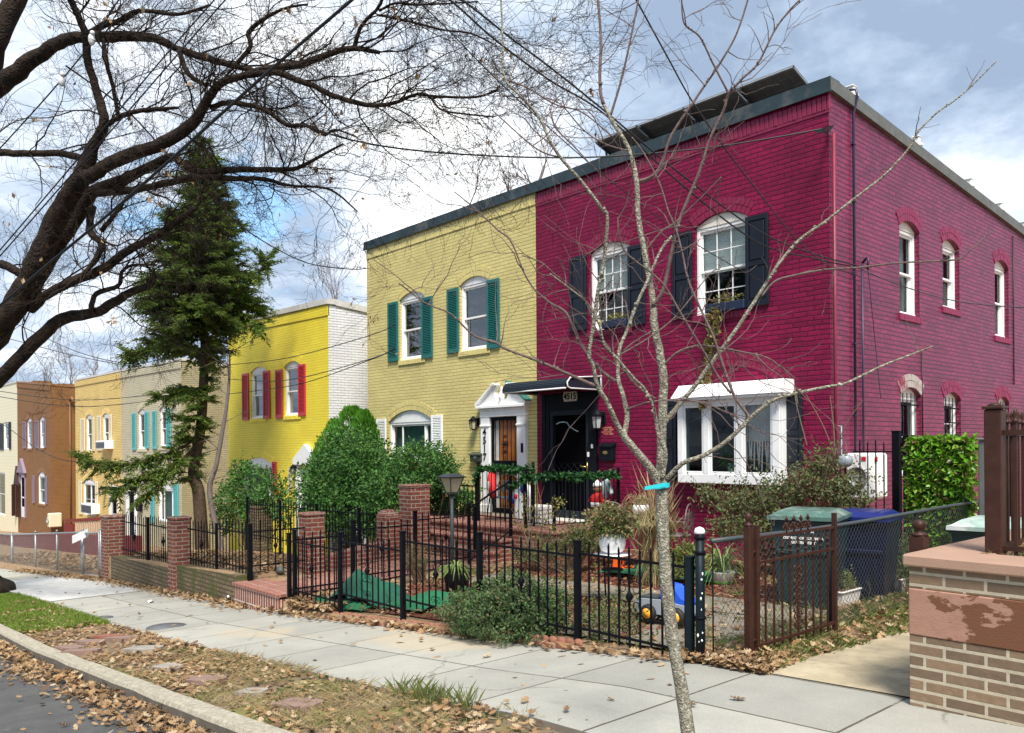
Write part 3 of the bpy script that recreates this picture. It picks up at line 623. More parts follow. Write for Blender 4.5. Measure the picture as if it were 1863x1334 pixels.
# ======== magenta house
ZT = 4.80; ZF = -1.305
hm = thing('brick_house', 'magenta painted brick house with navy shutters and black awning at the street corner', 'house', (XM1, Y0, ZF), 'painted brick row houses')
w1 = opx(1073, 1145.5, 441, 604.5); w2 = opx(1264.5, 1360.5, 386.5, 576.4, .15)
YB = 10.38
bay = op(fx(1232.6, 800)[0]+.12, fx(1418.8, 800)[0]-.05, fx(1232.6, 878)[1]+.06, fx(1320, 715)[1], 0)
dm = op(fx(989, 800)[0], fx(1088, 800)[0], ZF, fx(1035, 716)[1], 0)
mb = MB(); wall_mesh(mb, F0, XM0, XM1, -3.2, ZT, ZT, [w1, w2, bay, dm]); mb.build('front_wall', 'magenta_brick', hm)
S0 = sideR(XM1)
def sx(px, py): p = atX(px, py, XM1); return p.y, p.z
def ops(pl, pr, ytop, ybot, rise=.12):
    a0 = sx(pl, ytop)[0]; a1 = sx(pr, ytop)[0]; return op(a0, a1, sx(pr, ybot)[1] if False else sx(pl, ybot)[1], sx((pl+pr)/2, ytop)[1], rise)
sw = [ops(1636, 1672, 403, 570), ops(1714.5, 1745, 436, 558), ops(1809.5, 1834.5, 474, 611), ops(1638.5, 1675, 705, 868), ops(1717.5, 1748, 714, 812), ops(1815, 1836, 722, 830)]
YE = 20.5; ZE = ZT-(YE-Y0)*.081
mb = MB(); wall_mesh(mb, S0, Y0, YE, -3.2, ZT, ZE, sw, .17); mb.build('side_wall', 'magenta_sheen_brick', hm)
# inner and rear walls, roof
mb = MB(); mb.poly([(XM0, YE, -3.2), (XM1, YE, -3.2), (XM1, YE, ZE), (XM0, YE, ZE)]); mb.build('rear_wall', 'magenta_brick', hm)
mb = MB(); mb.poly([(XM0+.02, Y0+.1, ZT-.25), (XM1-.1, Y0+.1, ZT-.25), (XM1-.1, YE, ZE-.25), (XM0+.02, YE, ZE-.25)]); mb.build('roof', 'roof', hm)
mb = MB()
mb.box(XM0, XM1+.05, Y0-.055, Y0+.22, ZT-.005, ZT+.15); mb.box(XM0, XM1+.058, Y0-.064, Y0-.04, ZT-.055, ZT+.03)
mb.build('front_coping', 'coping', hm)
mb = MB(); mb.hexa([(XM1-.2, Y0+.222, ZT-.02), (XM1+.055, Y0-.05, ZT-.02), (XM1+.055, YE, ZE-.02), (XM1-.2, YE, ZE-.02), (XM1-.2, Y0+.222, ZT+.152), (XM1+.055, Y0-.05, ZT+.152), (XM1+.055, YE, ZE+.15), (XM1-.2, YE, ZE+.15)]); mb.build('side_coping', 'coping_grey', hm)
soldier(hm, F0, XM0, XM1+.015, ZT-.06, ZT-.06, 'magenta_paint')
mb = MB(); mb.box(XM0, XM1+.01, Y0-.010, Y0+.02, ZT-.31, ZT-.262); mb.build('string_course', 'magenta_paint', hm)
for o in (w1, w2): brick_arch(hm, F0, o, 'magenta_paint'); sill(hm, F0, o, 'magenta_paint')
window(hm, F0, w1, panel='cream_panel', grid=(4, 2), back='blinds', glass='glass'); window(hm, F0, w2, panel='cream_panel', grid=(3, 2), back='blinds', glass='glass')
spx(hm, F0, 1038.5, 1068.5, 470, 604.5, 'navy_shutter', 'panel'); spx(hm, F0, 1144, 1175, 450, 594, 'navy_shutter', 'panel')
spx(hm, F0, 1225, 1260.5, 428, 580, 'navy_shutter', 'panel'); spx(hm, F0, 1358, 1400, 397, 560, 'navy_shutter', 'panel')
spx(hm, F0, 1207, 1232, 731, 875, 'navy_shutter', 'panel'); spx(hm, F0, 1421, 1461.5, 713, 856, 'navy_shutter', 'panel')
# side windows
for i, o in enumerate(sw):
    brick_arch(hm, S0, o, 'magenta_sheen_paint' if i != 3 else 'stone_bare')
    if i not in (3,): sill(hm, S0, o, 'magenta_sheen_paint')
    f = window(hm, S0, o, panel='cream_panel', grid=None, recess=.11, cas=.05, back='curtain' if i in (0, 5) else None)
    if i >= 3:
        b = MB(); n = 4
        for k in range(1, n+1): a = o.a0+(o.a1-o.a0)*k/(n+1); b.tube([S0(a, -.03, o.z0+.01), S0(a, -.03, o.z1+.03)], .008, 5)
        for z in (o.z0+.15, o.z0+(o.z1-o.z0)*.5, o.z1-.15): fbox(b, S0, o.a0, o.a1, -.04, -.025, z-.012, z+.012, .002)
        b.build('window_bars', 'iron', f)
# bay window
mb = MB(); a0, zb = fx(1233, 878, YB); a1 = fx(1418.8, 840, YB)[0]; zt = fx(1320, 722, YB)[1]; FB = front(YB)
brk = [a0, a0+.085+.0, fx(1284, 800, YB)[0], fx(1344, 800, YB)[0], a1]
fbox(mb, FB, a0, a1, -.24, 0, zb, zb+.14, .008); fbox(mb, FB, a0, a1, -.24, 0, zt-.10, zt, .006)
for c, w in ((a0+.05, .10), (brk[2], .10), (brk[3], .11), (a1-.06, .12)): fbox(mb, FB, c-w/2, c+w/2, -.08, 0, zb+.14, zt-.10, .006)
fbox(mb, FB, a0, a0+.05, -.24, -.08, zb+.14, zt-.1, .004); fbox(mb, FB, a1-.05, a1, -.24, -.08, zb+.14, zt-.1, .004)
bw = mb.build('bay_window', 'white_paint', hm)
cs = [a0+.10, brk[2]-.05, brk[2]+.05, brk[3]-.055, brk[3]+.055, a1-.12]
for i in range(3):
    u, v = cs[2*i], cs[2*i+1]; s = MB(); w = .035
    for q in ((u, u+w, zb+.14, zt-.1), (v-w, v, zb+.14, zt-.1), (u+w, v-w, zb+.14, zb+.18), (u+w, v-w, zt-.14, zt-.1)): fbox(s, FB, q[0], q[1], -.055, -.015, q[2], q[3], .004)
    s.build('sash', 'white_paint', bw)
    s = MB(); s.poly([FB(u+w, -.04, zb+.17), FB(v-w, -.04, zb+.17), FB(v-w, -.04, zt-.13), FB(u+w, -.04, zt-.13)]); s.build('pane', 'glass_dark' if i < 2 else 'glass', bw)
s = MB()
u, v = cs[4], cs[5]
for i in range(22):
    a = u+(v-u)*i/22; b_ = u+(v-u)*(i+1)/22; dz = .04*math.sin(i*.6)
    s.poly([FB(a, -.12-.02*(i % 2), zb+.62+dz*.3), FB(b_, -.12-.02*((i+1) % 2), zb+.62+dz*.3), FB(b_, -.12-.02*((i+1) % 2), zt), FB(a, -.12-.02*(i % 2), zt)])
    if i % 2 == 0: s.poly([FB(a+.03*math.sin(i), -.10, zb+.16+abs(i-11)*.012), FB(b_+.03*math.sin(i), -.10, zb+.16+abs(i-11)*.012), FB(b_, -.10, zb+.64), FB(a, -.10, zb+.64)])
s.build('lace_curtain', 'curtain', bw)
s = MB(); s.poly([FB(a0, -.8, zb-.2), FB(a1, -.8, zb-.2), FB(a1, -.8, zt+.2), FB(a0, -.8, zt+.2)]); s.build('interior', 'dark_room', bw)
INNER = (cs[2], cs[3], zb)
mb = MB() # crown over the bay
e0, z_lo = fx(1219.8, 725.5, 10.22); e1 = fx(1420, 713, 10.22)[0]; z_hi = fx(1229, 703.8, 10.45)[1]
mb.hexa([(e0, 10.22, z_lo), (e1, 10.22, z_lo), (e1, Y0-.002, z_lo), (e0, Y0-.002, z_lo), (e0+.05, 10.36, z_hi), (e1-.01, 10.36, z_hi), (e1-.01, Y0-.002, z_hi), (e0+.05, Y0-.002, z_hi)])
fbox(mb, F0, e0+.03, e1-.03, .0, .34, z_lo-.045, z_lo-.002, .006)
mb.build('bay_crown', 'white_paint', hm)
o = op(bay.a0, bay.a1, 0, z_hi+.26, .26); brick_arch(hm, F0, o, 'magenta_paint', 2)
# dark entrance surround and storm door
mb = MB(); d0, d1 = dm.a0, dm.a1; s0, s1 = fx(1003, 850)[0], fx(1074, 850)[0]; zs = fx(1038, 746)[1]
fbox(mb, F0, d0, s0, -.10, .05, ZF, dm.zt, .004); fbox(mb, F0, s1, d1, -.10, .05, ZF, dm.zt, .004); fbox(mb, F0, s0, s1, -.10, .045, zs, dm.zt, .004)
fbox(mb, F0, d0+.05, d0+.11, .05, .062, ZF, dm.zt-.02, .004)
mb.build('door_surround', 'black_paint', hm)
mb = MB(); w = .075
for q in ((s0, s0+w, ZF+.02, zs), (s1-w, s1, ZF+.02, zs), (s0+w, s1-w, ZF+.02, ZF+.15), (s0+w, s1-w, zs-w-.02, zs)): fbox(mb, F0, q[0], q[1], -.05, .035, q[2], q[3], .006)
dd = mb.build('door', 'storm_frame', hm)
mb = MB(); mb.box(s0+w, s1-w, -.06, -.04, ZF+.15, zs-w-.02, F0); mb.build('door_panel', 'black_void', dd)
mb = MB() # security grille
zi0, zi1 = ZF+.15, zs-.1
for i in range(1, 9): a = s0+w+(s1-s0-2*w)*i/9; mb.tube([F0(a, -.02, zi0), F0(a, -.02, zi0+.62)], .006, 4)
for i in range(5):
    a = s0+w+(s1-s0-2*w)*(i+.5)/5
    for sg in (-1, 1): mb.tube([F0(max(s0+w, min(s1-w, a-sg*.13)), -.02, zi0+.62), F0(max(s0+w, min(s1-w, a+sg*.13)), -.02, zi0+.86)], .005, 4)
mb.build('door_grille', 'storm_frame', dd)
mb = MB(); mb.tube([F0(s1-.035, .04, -.28), F0(s1-.035, .04, -.48)], .014, 6); mb.tube([F0(s1-.035, .075, -.36), F0(s1-.14, .08, -.355), F0(s1-.17, .08, -.34)], .011, 6); mb.build('door_handle', 'brass', dd)
mb = MB(); mb.tube([F0(s0+.14+.055*i, .0, zs-.26+.05*math.sin(i*.42+.3)-(i*.008 if i > 5 else 0)) for i in range(11)], .012, 5); mb.build('door_garland', 'scarf', dd)
for px, py, hh in ((1081.5, 812, .075), (1074.5, 827, .085)):
    mb = MB(); a, z = fx(px, py); fbox(mb, F0, a-.022, a+.022, .05, .075, z-hh/2, z+hh/2, .006); mb.build('doorbell', 'white_plastic', hm)
mb = MB(); a, z = fx(1035, 721.5, 10.5)
PQ = [(-.17, -.035), (-.145, -.085), (.145, -.085), (.17, -.035), (.17, .035), (.145, .085), (-.145, .085), (-.17, .035)]
mb.prism([(a+p, Y0-.055, z+q) for p, q in PQ], (0, -.02, 0)); npl = mb.build('number_plate', 'plaque', hm)
text_mesh('4515', .155, lambda x, y, zz: (a+x, Y0-.0765-y, z+zz), 'lettering', 'black_paint', npl, font_bold=.004)
# awning
AX0, AX1, AYF = -11.08, -9.5, 9.70; za = fx(1027, 708, AYF)[1]; zk = fx(1092, 683)[1]
mb = MB(); nn = 8
prof = [(Y0-.003, zk)] + [(AYF+.16+(Y0-AYF-.2)*(1-k/nn)*1.0, zk-(.012+.06*(k/nn)**1.5)) for k in range(nn+1)]
q = []
for k in range(7):
    t = k/6*math.pi/2; q.append((AYF+.16-.16*math.sin(t), za+.035+(prof[-1][1]-za-.035)*math.cos(t)))
prof = [prof[0], prof[1]] + q
for (ya, z_a), (yb, z_b) in zip(prof, prof[1:]):
    ns = 1; mb.hexa([(AX0, ya, z_a-.012), (AX1, ya, z_a-.012), (AX1, yb, z_b-.012), (AX0, yb, z_b-.012), (AX0, ya, z_a), (AX1, ya, z_a), (AX1, yb, z_b), (AX0, yb, z_b)])
for k in range(1, 6):
    z = za+.035+(prof[2][1]-za-.035)*k/6; y = AYF+.16-.16*math.sin(math.acos(min(1, k/6)))
    mb.tube([(AX0, y-.004, z), (AX1, y-.004, z)], .006, 4)
SP = [(AX1, Y0-.01, za+.03), (AX1, AYF+.10, za+.03), (AX1, AYF+.03, za+.09), (AX1, AYF+.10, prof[3][1]-.01), (AX1, Y0-.01, zk-.03)]
for X in (AX1-.012, AX0+.012): mb.prism([(X, p[1], p[2]) for p in SP], (.008, 0, 0))
aw = mb.build('awning', 'awning_metal', hm)
mb = MB()
mb.tube([(AX0, Y0-.02, za+.018), (AX0, AYF+.02, za+.018), (AX1-.02, AYF-.005, za+.018), (AX1, AYF+.02, za+.018)], .016, 6)
for X in (AX0-.01, AX1+.008):
    mb.tube([(X, Y0-.02, za+.02), (X, AYF+.12, za+.02), (X, AYF+.05, za+.05), (X, AYF+.045, za+.12), (X, AYF+.12, prof[3][1]), (X, Y0-.02, zk-.02)], .013, 6)
mb.tube([(AX1+.008, Y0-.02, za+.02), (AX1+.008, Y0-.02, zk)], .013, 6)
mb.build('awning_trim', 'white_paint', aw)
# lantern, bare brick patch, mailbox
def lantern(root, px, py, s=1., mat='black_paint', glass='lamp_glass'):
    a, z = fx(px, py, Y0-.1); m_ = MB(); fbox(m_, F0, a-.05*s, a+.05*s, .004, .03, z-.05*s, z+.12*s, .008)
    m_.tube([F0(a, .03, z+.06*s), F0(a, .10*s, z+.13*s), F0(a, .13*s, z+.12*s)], .012*s, 6)
    m_.lathe(F0(a, .13*s, 0), [(.02*s, z+.15*s), (.04*s, z+.12*s), (.10*s, z+.06*s), (.085*s, z+.05*s)], 8)
    m_.lathe(F0(a, .13*s, 0), [(.06*s, z-.12*s), (.065*s, z-.105*s), (.02*s, z-.13*s)], 8)
    for k in range(6): t = k*math.pi/3; m_.tube([F0(a+.083*s*math.cos(t), .13*s+.083*s*math.sin(t), z+.05*s), F0(a+.06*s*math.cos(t), .13*s+.06*s*math.sin(t), z-.11*s)], .007*s, 4)
    l = m_.build('wall_lantern', mat, root); m_ = MB(); m_.lathe(F0(a, .13*s, 0), [(.055*s, z-.105*s), (.075*s, z+.05*s)], 6, False); m_.build('lantern_glass', glass, l)
lantern(hm, 1091, 765, 1.25, 'black_paint', 'meter_grey')
mb = MB(); p0, z0 = fx(1094, 792); p1, z1 = fx(1113.5, 776)
for r in range(4):
    for c in range(2): fbox(mb, F0, p0+(p1-p0)*(c/2)+(.0 if r % 2 else .05), p0+(p1-p0)*((c+1)/2)-.01+(.0 if r % 2 else .04), -.02, .006, z0+(z1-z0)*r/4, z0+(z1-z0)*(r+.85)/4, .003)
mb.build('bare_brick_patch', 'bare_brick', hm)
def mailbox(root, pl, pr, yt, yb, mat, badge='brass'):
    a0, z1 = fx(pl, yt, Y0-.06); a1, z0 = fx(pr, yb, Y0-.06); m_ = MB(); fbox(m_, F0, a0, a1, .004, .11, z0, z1-.05, .012)
    m_.hexa([F0(a0-.008, .004, z1-.05), F0(a1+.008, .004, z1-.05), F0(a1+.008, .13, z1-.075), F0(a0-.008, .13, z1-.075), F0(a0-.008, .004, z1), F0(a1+.008, .004, z1), F0(a1+.008, .13, z1-.055), F0(a0-.008, .13, z1-.055)])
    b = m_.build('mailbox', mat, root)
    m_ = MB(); c = (a0+a1)/2; zc = (z0+z1)/2-.01; m_.prism([F0(c+.055*math.cos(t*math.pi/8), .112, zc+.03*math.sin(t*math.pi/8)) for t in range(16)], (0, -.004, 0)); m_.build('badge', badge, b)
mailbox(hm, 1092.5, 1117, 806, 839, 'black_paint')
# conduits and cable fittings on the side wall
mb = MB(); a = Y0+.08; mb.tube([S0(a, .03, sx(1514, 245)[1]), S0(a, .03, -1.6)], .022, 7); mb.build('downpipe', 'red_pipe', hm)
mb = MB(); a = sx(1551, 500)[0]; mb.tube([S0(a-.02, -.02, ZT+.18), S0(a-.01, .07, ZT+.16), S0(a, .09, ZT+.05), S0(a, .03, ZT-.16), S0(a, .03, -1.1)], .018, 7)
for z in (4.2, 3.4, 2.4, 1.4, .4): fbox(mb, S0, a-.035, a+.035, .0, .052, z, z+.02, .003)
mb.build('conduit', 'conduit', hm)
mb = MB(); a = sx(1566, 500)[0]; z = sx(1566, 480)[1]; mb.tube([S0(a, .025, z), S0(a, .025, -1.)], .014, 6); mb.tube([S0(a, .02, z), S0(a, .09, z+.07), S0(a-.02, .12, z+.03), S0(a, .1, z-.1)], .018, 6); mb.tube([S0(a, .1, z-.05), S0(a+.5, .05, z-1.9)], .006, 4); mb.build('service_mast', 'conduit', hm)
mb = MB()
for px, y0_, y1_ in ((1676, 640, 800), (1843, 430, 700)): a = sx(px, 600)[0]; mb.tube([S0(a, .012, sx(px, y0_)[1]), S0(a, .012, sx(px, y1_)[1])], .010, 5)
mb.build('wall_cable', 'cable', hm)
mb = MB(); p = atX(1512, 232, XM1+.06)
for k in range(5): mb.tube([(p.x+.02*k-.05, p.y+.02, p.z+.03), (p.x+.05, p.y-.10-.02*k, p.z-.02-.03*k), (p.x-.1, p.y-.25, p.z-.09)], .008, 4)
mb.build('cable_hook', 'cable', hm)
# white mounts standing on the side coping
for i, (px, py) in enumerate(((1548, 163), (1667, 254), (1762, 330), (1817, 374), (1860, 408))):
    X = XM1-.16; p = atX(px, py, X); b = Vector((X, p.y, p.z-.11)); mb = MB()
    mb.bbox(b.x-.02, b.x+.06, b.y-.05, b.y+.03, ZT+.1-(p.y-Y0)*.081, b.z+.13); mb.bbox(b.x-.05, b.x+.07, b.y-.07, b.y+.05, b.z+.13, b.z+.15); mb.bbox(b.x+.06, b.x+.10, b.y-.03, b.y+.05, b.z-.01, b.z+.03)
    tag(mb.build('roof_bracket', 'white_plastic', loc=b), 'small white bracket standing on the sloping coping of the magenta side wall', 'bracket', 'roof brackets along the coping')
# solar panels
zh = 5.35; X1 = -5.98; pw = .955
for i in range(4):
    x1 = X1-i*pw; x0 = x1-pw+.02; A = Vector((x0, 10.78, zh+.04)); th = thing('solar_panel', ['rightmost solar panel tilted over the black coping, seen from below', 'second solar panel from the right on the magenta roof', 'third solar panel from the right on the magenta roof', 'leftmost solar panel on the magenta roof'][i], 'solar panel', A, 'solar panels on the roof')
    dx = Vector((x1-x0, 0, 0)); dy = Vector((0, 1.60, -.52)); nn_ = Vector((0, .31, .95)); mb = MB()
    o_ = A; P = [o_, o_+dx, o_+dx+dy, o_+dy]; mb.hexa([p for p in P]+[p+nn_*.006 for p in P]); pn = mb.build('solar_module', 'solar_back', th)
    mb = MB()
    for a_, b_ in ((0, .025), (1-.025, 1)):
        Q = [o_+dx*a_, o_+dx*b_, o_+dx*b_+dy, o_+dx*a_+dy]; mb.hexa([p-nn_*.025 for p in Q]+[p+nn_*.012 for p in Q])
    for a_, b_ in ((0, .018), (1-.018, 1)):
        Q = [o_+dy*a_, o_+dx+dy*a_, o_+dx+dy*b_, o_+dy*b_]; mb.hexa([p-nn_*.026 for p in Q]+[p+nn_*.013 for p in Q])
    mb.build('panel_frame', 'aluminium', th)
    mb = MB()
    for k in range(1, 6): q = o_+dx*(k/6); mb.hexa([q-nn_*.004, q+Vector((.006, 0, 0))-nn_*.004, q+Vector((.006, 0, 0))+dy-nn_*.004, q+dy-nn_*.004]+[q, q+Vector((.006, 0, 0)), q+Vector((.006, 0, 0))+dy, q+dy])
    for k in range(1, 9): q = o_+dy*(k/9); mb.hexa([q-nn_*.0035, q+dx-nn_*.0035, q+dx+dy*.004-nn_*.0035, q+dy*.004-nn_*.0035]+[q, q+dx, q+dx+dy*.004, q+dy*.004])
    mb.build('cell_lines', 'aluminium', th)
    mb = MB(); q = o_+dx*.06; mb.tube([q-nn_*.05+dy*.0, q+dy-nn_*.05], .025, 4); mb.tube([q+dy*.15-nn_*.04, Vector((q.x, q.y+.35, ZT-.1))], .02, 4); mb.tube([q+dy*.85-nn_*.04, Vector((q.x, q.y+1.4, ZT-.3))], .02, 4); mb.build('mounting_rail', 'grey_iron', th)

# ======== khaki house
hk = thing('brick_house', 'khaki yellow brick house with dark green upper shutters and white pedimented door', 'house', (XM0, Y0, ZF), 'painted brick row houses')
k1 = opx(727, 772, 531.5, 657.5); k2 = opx(836.5, 889, 503, 641); k3 = opx(707, 787.5, 746.4, 838, .25)
kd = op(fx(893.5, 800)[0], fx(946, 800)[0], ZF, fx(919, 758)[1], 0)
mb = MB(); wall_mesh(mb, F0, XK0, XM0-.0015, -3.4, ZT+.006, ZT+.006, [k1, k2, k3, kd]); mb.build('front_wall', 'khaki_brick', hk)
SL = lambda a, n, z: Vector((XK0-n, a, z))
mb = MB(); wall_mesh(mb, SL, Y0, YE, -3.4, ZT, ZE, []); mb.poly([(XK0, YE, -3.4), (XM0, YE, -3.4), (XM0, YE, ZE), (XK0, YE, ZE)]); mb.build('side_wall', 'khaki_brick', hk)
mb = MB(); mb.poly([(XK0+.1, Y0+.1, ZT-.25), (XM0+.02, Y0+.1, ZT-.25), (XM0+.02, YE, ZE-.25), (XK0+.1, YE, ZE-.25)]); mb.build('roof', 'roof', hk)
mb = MB(); mb.box(XK0-.05, XM0-.003, Y0-.055, Y0+.22, ZT-.002, ZT+.148); mb.box(XK0-.055, XM0-.003, Y0-.062, Y0-.04, ZT-.05, ZT+.03); mb.box(XK0-.05, XK0+.15, Y0+.222, YE, ZT-.6, ZT-.1); mb.build('coping', 'coping', hk)
soldier(hk, F0, XK0, XM0-.005, ZT-.055, ZT-.055, 'khaki_paint', h=.19)
for o in (k1, k2, k3): brick_arch(hk, F0, o, 'khaki_paint')
for o in (k1, k2): sill(hk, F0, o, 'khaki_paint'); window(hk, F0, o, panel='white_paint', glass='glass_sky')
window(hk, F0, k3, style='slider', back='sage_curtain', panel='white_paint')
for a in ((707.3, 725, 552.4, 659.5), (768.5, 788, 543, 653.5), (815, 835.5, 528, 644.5), (887.5, 910, 511, 636)): spx(hk, F0, *a, 'green_shutter')
spx(hk, F0, 686.7, 704, 763, 838, 'white_paint'); spx(hk, F0, 786.6, 806.5, 756, 833, 'white_paint')
# pedimented white surround
mb = MB(); d0, d1 = fx(879, 800)[0], fx(960.5, 800)[0]; zd = kd.zt; zc0 = zd; zc1 = fx(880, 739, Y0-.15)[1]
for a, b_ in ((d0, kd.a0+.02), (kd.a1-.02, d1)):
    fbox(mb, F0, a, b_, -.10, .07, ZF, zd, .006); fbox(mb, F0, a-.02, b_+.02, .005, .095, ZF, ZF+.16, .01); fbox(mb, F0, a-.01, b_+.01, .005, .09, zd-.19, zd-.15, .008)
fbox(mb, F0, d0-.01, d1+.01, -.08, .08, zd, zc1-.05, .006)
a = d0
while a < d1-.03: fbox(mb, F0, a, a+.028, .07, .105, zc1-.10, zc1-.055, .003); a += .052
fbox(mb, F0, d0-.06, d1+.06, .0, .16, zc1-.05, zc1+.01, .008)
cxp = (d0+d1)/2; hw = (d1-d0)/2+.07; zp = zc1+.46
for sg in (-1, 1):
    pts = [(cxp+sg*hw, zc1+.01), (cxp+sg*.10, zc1+.01), (cxp+sg*.13, zc1+.10), (cxp+sg*.19, zc1+.18), (cxp+sg*.20, zc1+.27), (cxp+sg*.13, zc1+.37), (cxp+sg*.17, zc1+.40), (cxp+sg*.22, zc1+.40)]
    mb.prism([F0(p, .0, q) for p, q in pts], (0, -.09, 0))
    r = [(cxp+sg*hw, zc1+.012), (cxp+sg*(hw+.02), zc1+.05), (cxp+sg*.20, zc1+.445), (cxp+sg*.12, zc1+.40), (cxp+sg*.22, zc1+.385)]
    mb.prism([F0(p, .0, q) for p, q in r], (0, -.15, 0))
mb.lathe(F0(cxp, .07, 0), [(.05, zc1+.01), (.06, zc1+.05), (.03, zc1+.08), (.07, zc1+.12), (.075, zc1+.20), (.04, zc1+.24), (.02, zc1+.30), (.03, zc1+.33), (.0, zc1+.37)], 12)
mb.box(cxp-.10, cxp+.10, -.0, .06, zc1+.01, zc1+.12, F0)
sr = mb.build('door_surround', 'white_paint', hk)
mb = MB(); sg = 1; mb.prism([F0(cxp+hw+.03, 0, zc1+.055), F0(cxp+.22, 0, zc1+.44), F0(cxp+.20, 0, zc1+.46), F0(cxp+hw+.05, 0, zc1+.075)], (0, -.17, 0)); mb.build('flashing', 'green_shutter', sr)
for i, ch in enumerate('4517'):
    zz_ = fx(886, 786.5+15.2*i, Y0-.07)[1]; aa = (d0+kd.a0+.02)/2; text_mesh(ch, .20, lambda x, y, z_, zz_=zz_, aa=aa: (aa+x, Y0-.078-y, zz_+z_), 'house_number', 'black_paint', sr, depth=.008, font_bold=.004)
mb = MB(); a, z = fx(950, 815, Y0-.07); fbox(mb, F0, a-.03, a+.03, .07, .085, z-.09, z+.09, .004); mb.build('doorbell', 'black_paint', sr)
# wooden door behind an iron security door
mb = MB(); A0, A1 = kd.a0+.02, kd.a1-.02; fbox(mb, F0, A0+.16, A1, -.09, -.06, ZF+.02, zd-.02, .004)
for k in range(1, 6): a = A0+.16+(A1-A0-.16)*k/6; fbox(mb, F0, a-.004, a+.004, -.065, -.056, ZF+.02, zd-.02, .002)
for z0_, z1_ in ((ZF+.15, ZF+.75), (ZF+.95, zd-.2)): fbox(mb, F0, A0+.22, A1-.06, -.065, -.05, z0_, z1_, .012)
dw = mb.build('door', 'wood_door', hk)
mb = MB(); fbox(mb, F0, A0, A0+.15, -.10, -.05, ZF+.02, zd-.02, .004); mb.build('sidelight_board', 'coping_white', dw)
mb = MB()
for q in ((A0, A0+.05, ZF+.02, zd-.01), (A1-.04, A1, ZF+.02, zd-.01), (A0+.05, A1-.04, ZF+.02, ZF+.10), (A0+.05, A1-.04, zd-.07, zd-.01), (A0+.05, A1-.04, -.42, -.27)): fbox(mb, F0, q[0], q[1], -.03, .02, q[2], q[3], .005)
for k in range(1, 7): a = A0+(A1-A0)*k/7; mb.tube([F0(a, 0, ZF+.06), F0(a, 0, zd-.05)], .008, 5)
def curl(m_, c, r, sgx, sgz, fn, n=.01, turns=1.6, rad=.006):
    pts = []
    for i in range(15): t = i/14; a_ = t*turns*2*math.pi*.8; rr = r*(1-t*.78); pts.append(fn(c[0]+sgx*(rr*math.cos(a_)-r), n, c[1]+sgz*rr*math.sin(a_)))
    m_.tube(pts, rad, 4)
for z in (.75, .05):
    for sx_ in (-1, 1):
        for sz in (-1, 1): curl(mb, ((A0+A1)/2, z+sz*.02), .055, sx_, sz, F0); curl(mb, ((A0+A1)/2+sx_*.02, z+sz*.16), .04, sx_, -sz, F0)
    mb.ball(F0((A0+A1)/2, .01, z), .03, 8, 6)
mb.build('security_door', 'iron', dw)
mb = MB(); fbox(mb, F0, d0, d1, .0, .32, ZF-.16, ZF-.002, .01); mb.build('threshold', 'grey_concrete', hk)
lantern(hk, 863, 771, 1.0); mailbox(hk, 857.5, 878, 822, 840, 'mailbox_grey', 'aluminium')

# ======== yellow house
XY1 = fx(598, 700)[0]; XY0 = fx(415.5, 700)[0]
hy = thing('brick_house', 'bright yellow brick house with red shutters and a white painted side wall', 'house', (XY1, Y0, -2.8), 'painted brick row houses')
y1 = opx(456, 484, 667.7, 762.5); y2 = opx(517, 546, 657.4, 757.8); y3 = opx(442.7, 497, 832.6, 905, .22); yd = op(fx(547, 850)[0], fx(575, 850)[0], -2.4, fx(560, 852)[1], 0)
zl, zr = 3.86, 3.72
mb = MB(); wall_mesh(mb, F0, XY0, XY1, -4.5, zl, zr, [y1, y2, y3, yd]); mb.build('front_wall', 'yellow_brick', hy)
SY = sideR(XY1); mb = MB(); wall_mesh(mb, SY, Y0, 19, -4.5, zr, zr-.8, []); mb.build('side_wall', 'white_brick', hy)
mb = MB(); mb.poly([(XY0, 19, -4.5), (XY1, 19, -4.5), (XY1, 19, zr-.8), (XY0, 19, zr-.8)]); mb.poly([(XY0, 19, -4.5), (XY0, Y0, -4.5), (XY0, Y0, zl), (XY0, 19, zl-.8)]); mb.build('rear_wall', 'yellow_brick', hy)
mb = MB(); mb.poly([(XY0, Y0+.1, zl-.2), (XY1-.05, Y0+.1, zr-.2), (XY1-.05, 19, zr-.9), (XY0, 19, zr-.9)]); mb.build('roof', 'roof', hy)
mb = MB(); mb.hexa([(XY0-.04, Y0-.05, zl-.002), (XY1+.04, Y0-.05, zr-.002), (XY1+.04, Y0+.2, zr-.002), (XY0-.04, Y0+.2, zl-.002), (XY0-.04, Y0-.05, zl+.14), (XY1+.04, Y0-.05, zr+.14), (XY1+.04, Y0+.2, zr+.14), (XY0-.04, Y0+.2, zl+.14)])
mb.hexa([(XY1-.2, Y0+.202, zr-.02), (XY1+.04, Y0+.202, zr-.02), (XY1+.04, 19, zr-.82), (XY1-.2, 19, zr-.82), (XY1-.2, Y0+.202, zr+.138), (XY1+.04, Y0+.202, zr+.138), (XY1+.04, 19, zr-.66), (XY1-.2, 19, zr-.66)]); mb.build('coping', 'coping_white', hy)
mb = MB(); mb.hexa([F0(XY0, -.02, zl-.29), F0(XY1, -.02, zr-.29), F0(XY1, -.02, zr-.03), F0(XY0, -.02, zl-.03), F0(XY0, .02, zl-.29), F0(XY1, .02, zr-.29), F0(XY1, .02, zr-.03), F0(XY0, .02, zl-.03)]); mb.build('cornice', 'yellow_brick', hy)
for o in (y1, y2, y3): brick_arch(hy, F0, o, 'yellow_paint', 2)
for o in (y1, y2): sill(hy, F0, o, 'yellow_paint'); window(hy, F0, o, glass='glass_sky')
window(hy, F0, y3, style='slider', back='curtain')
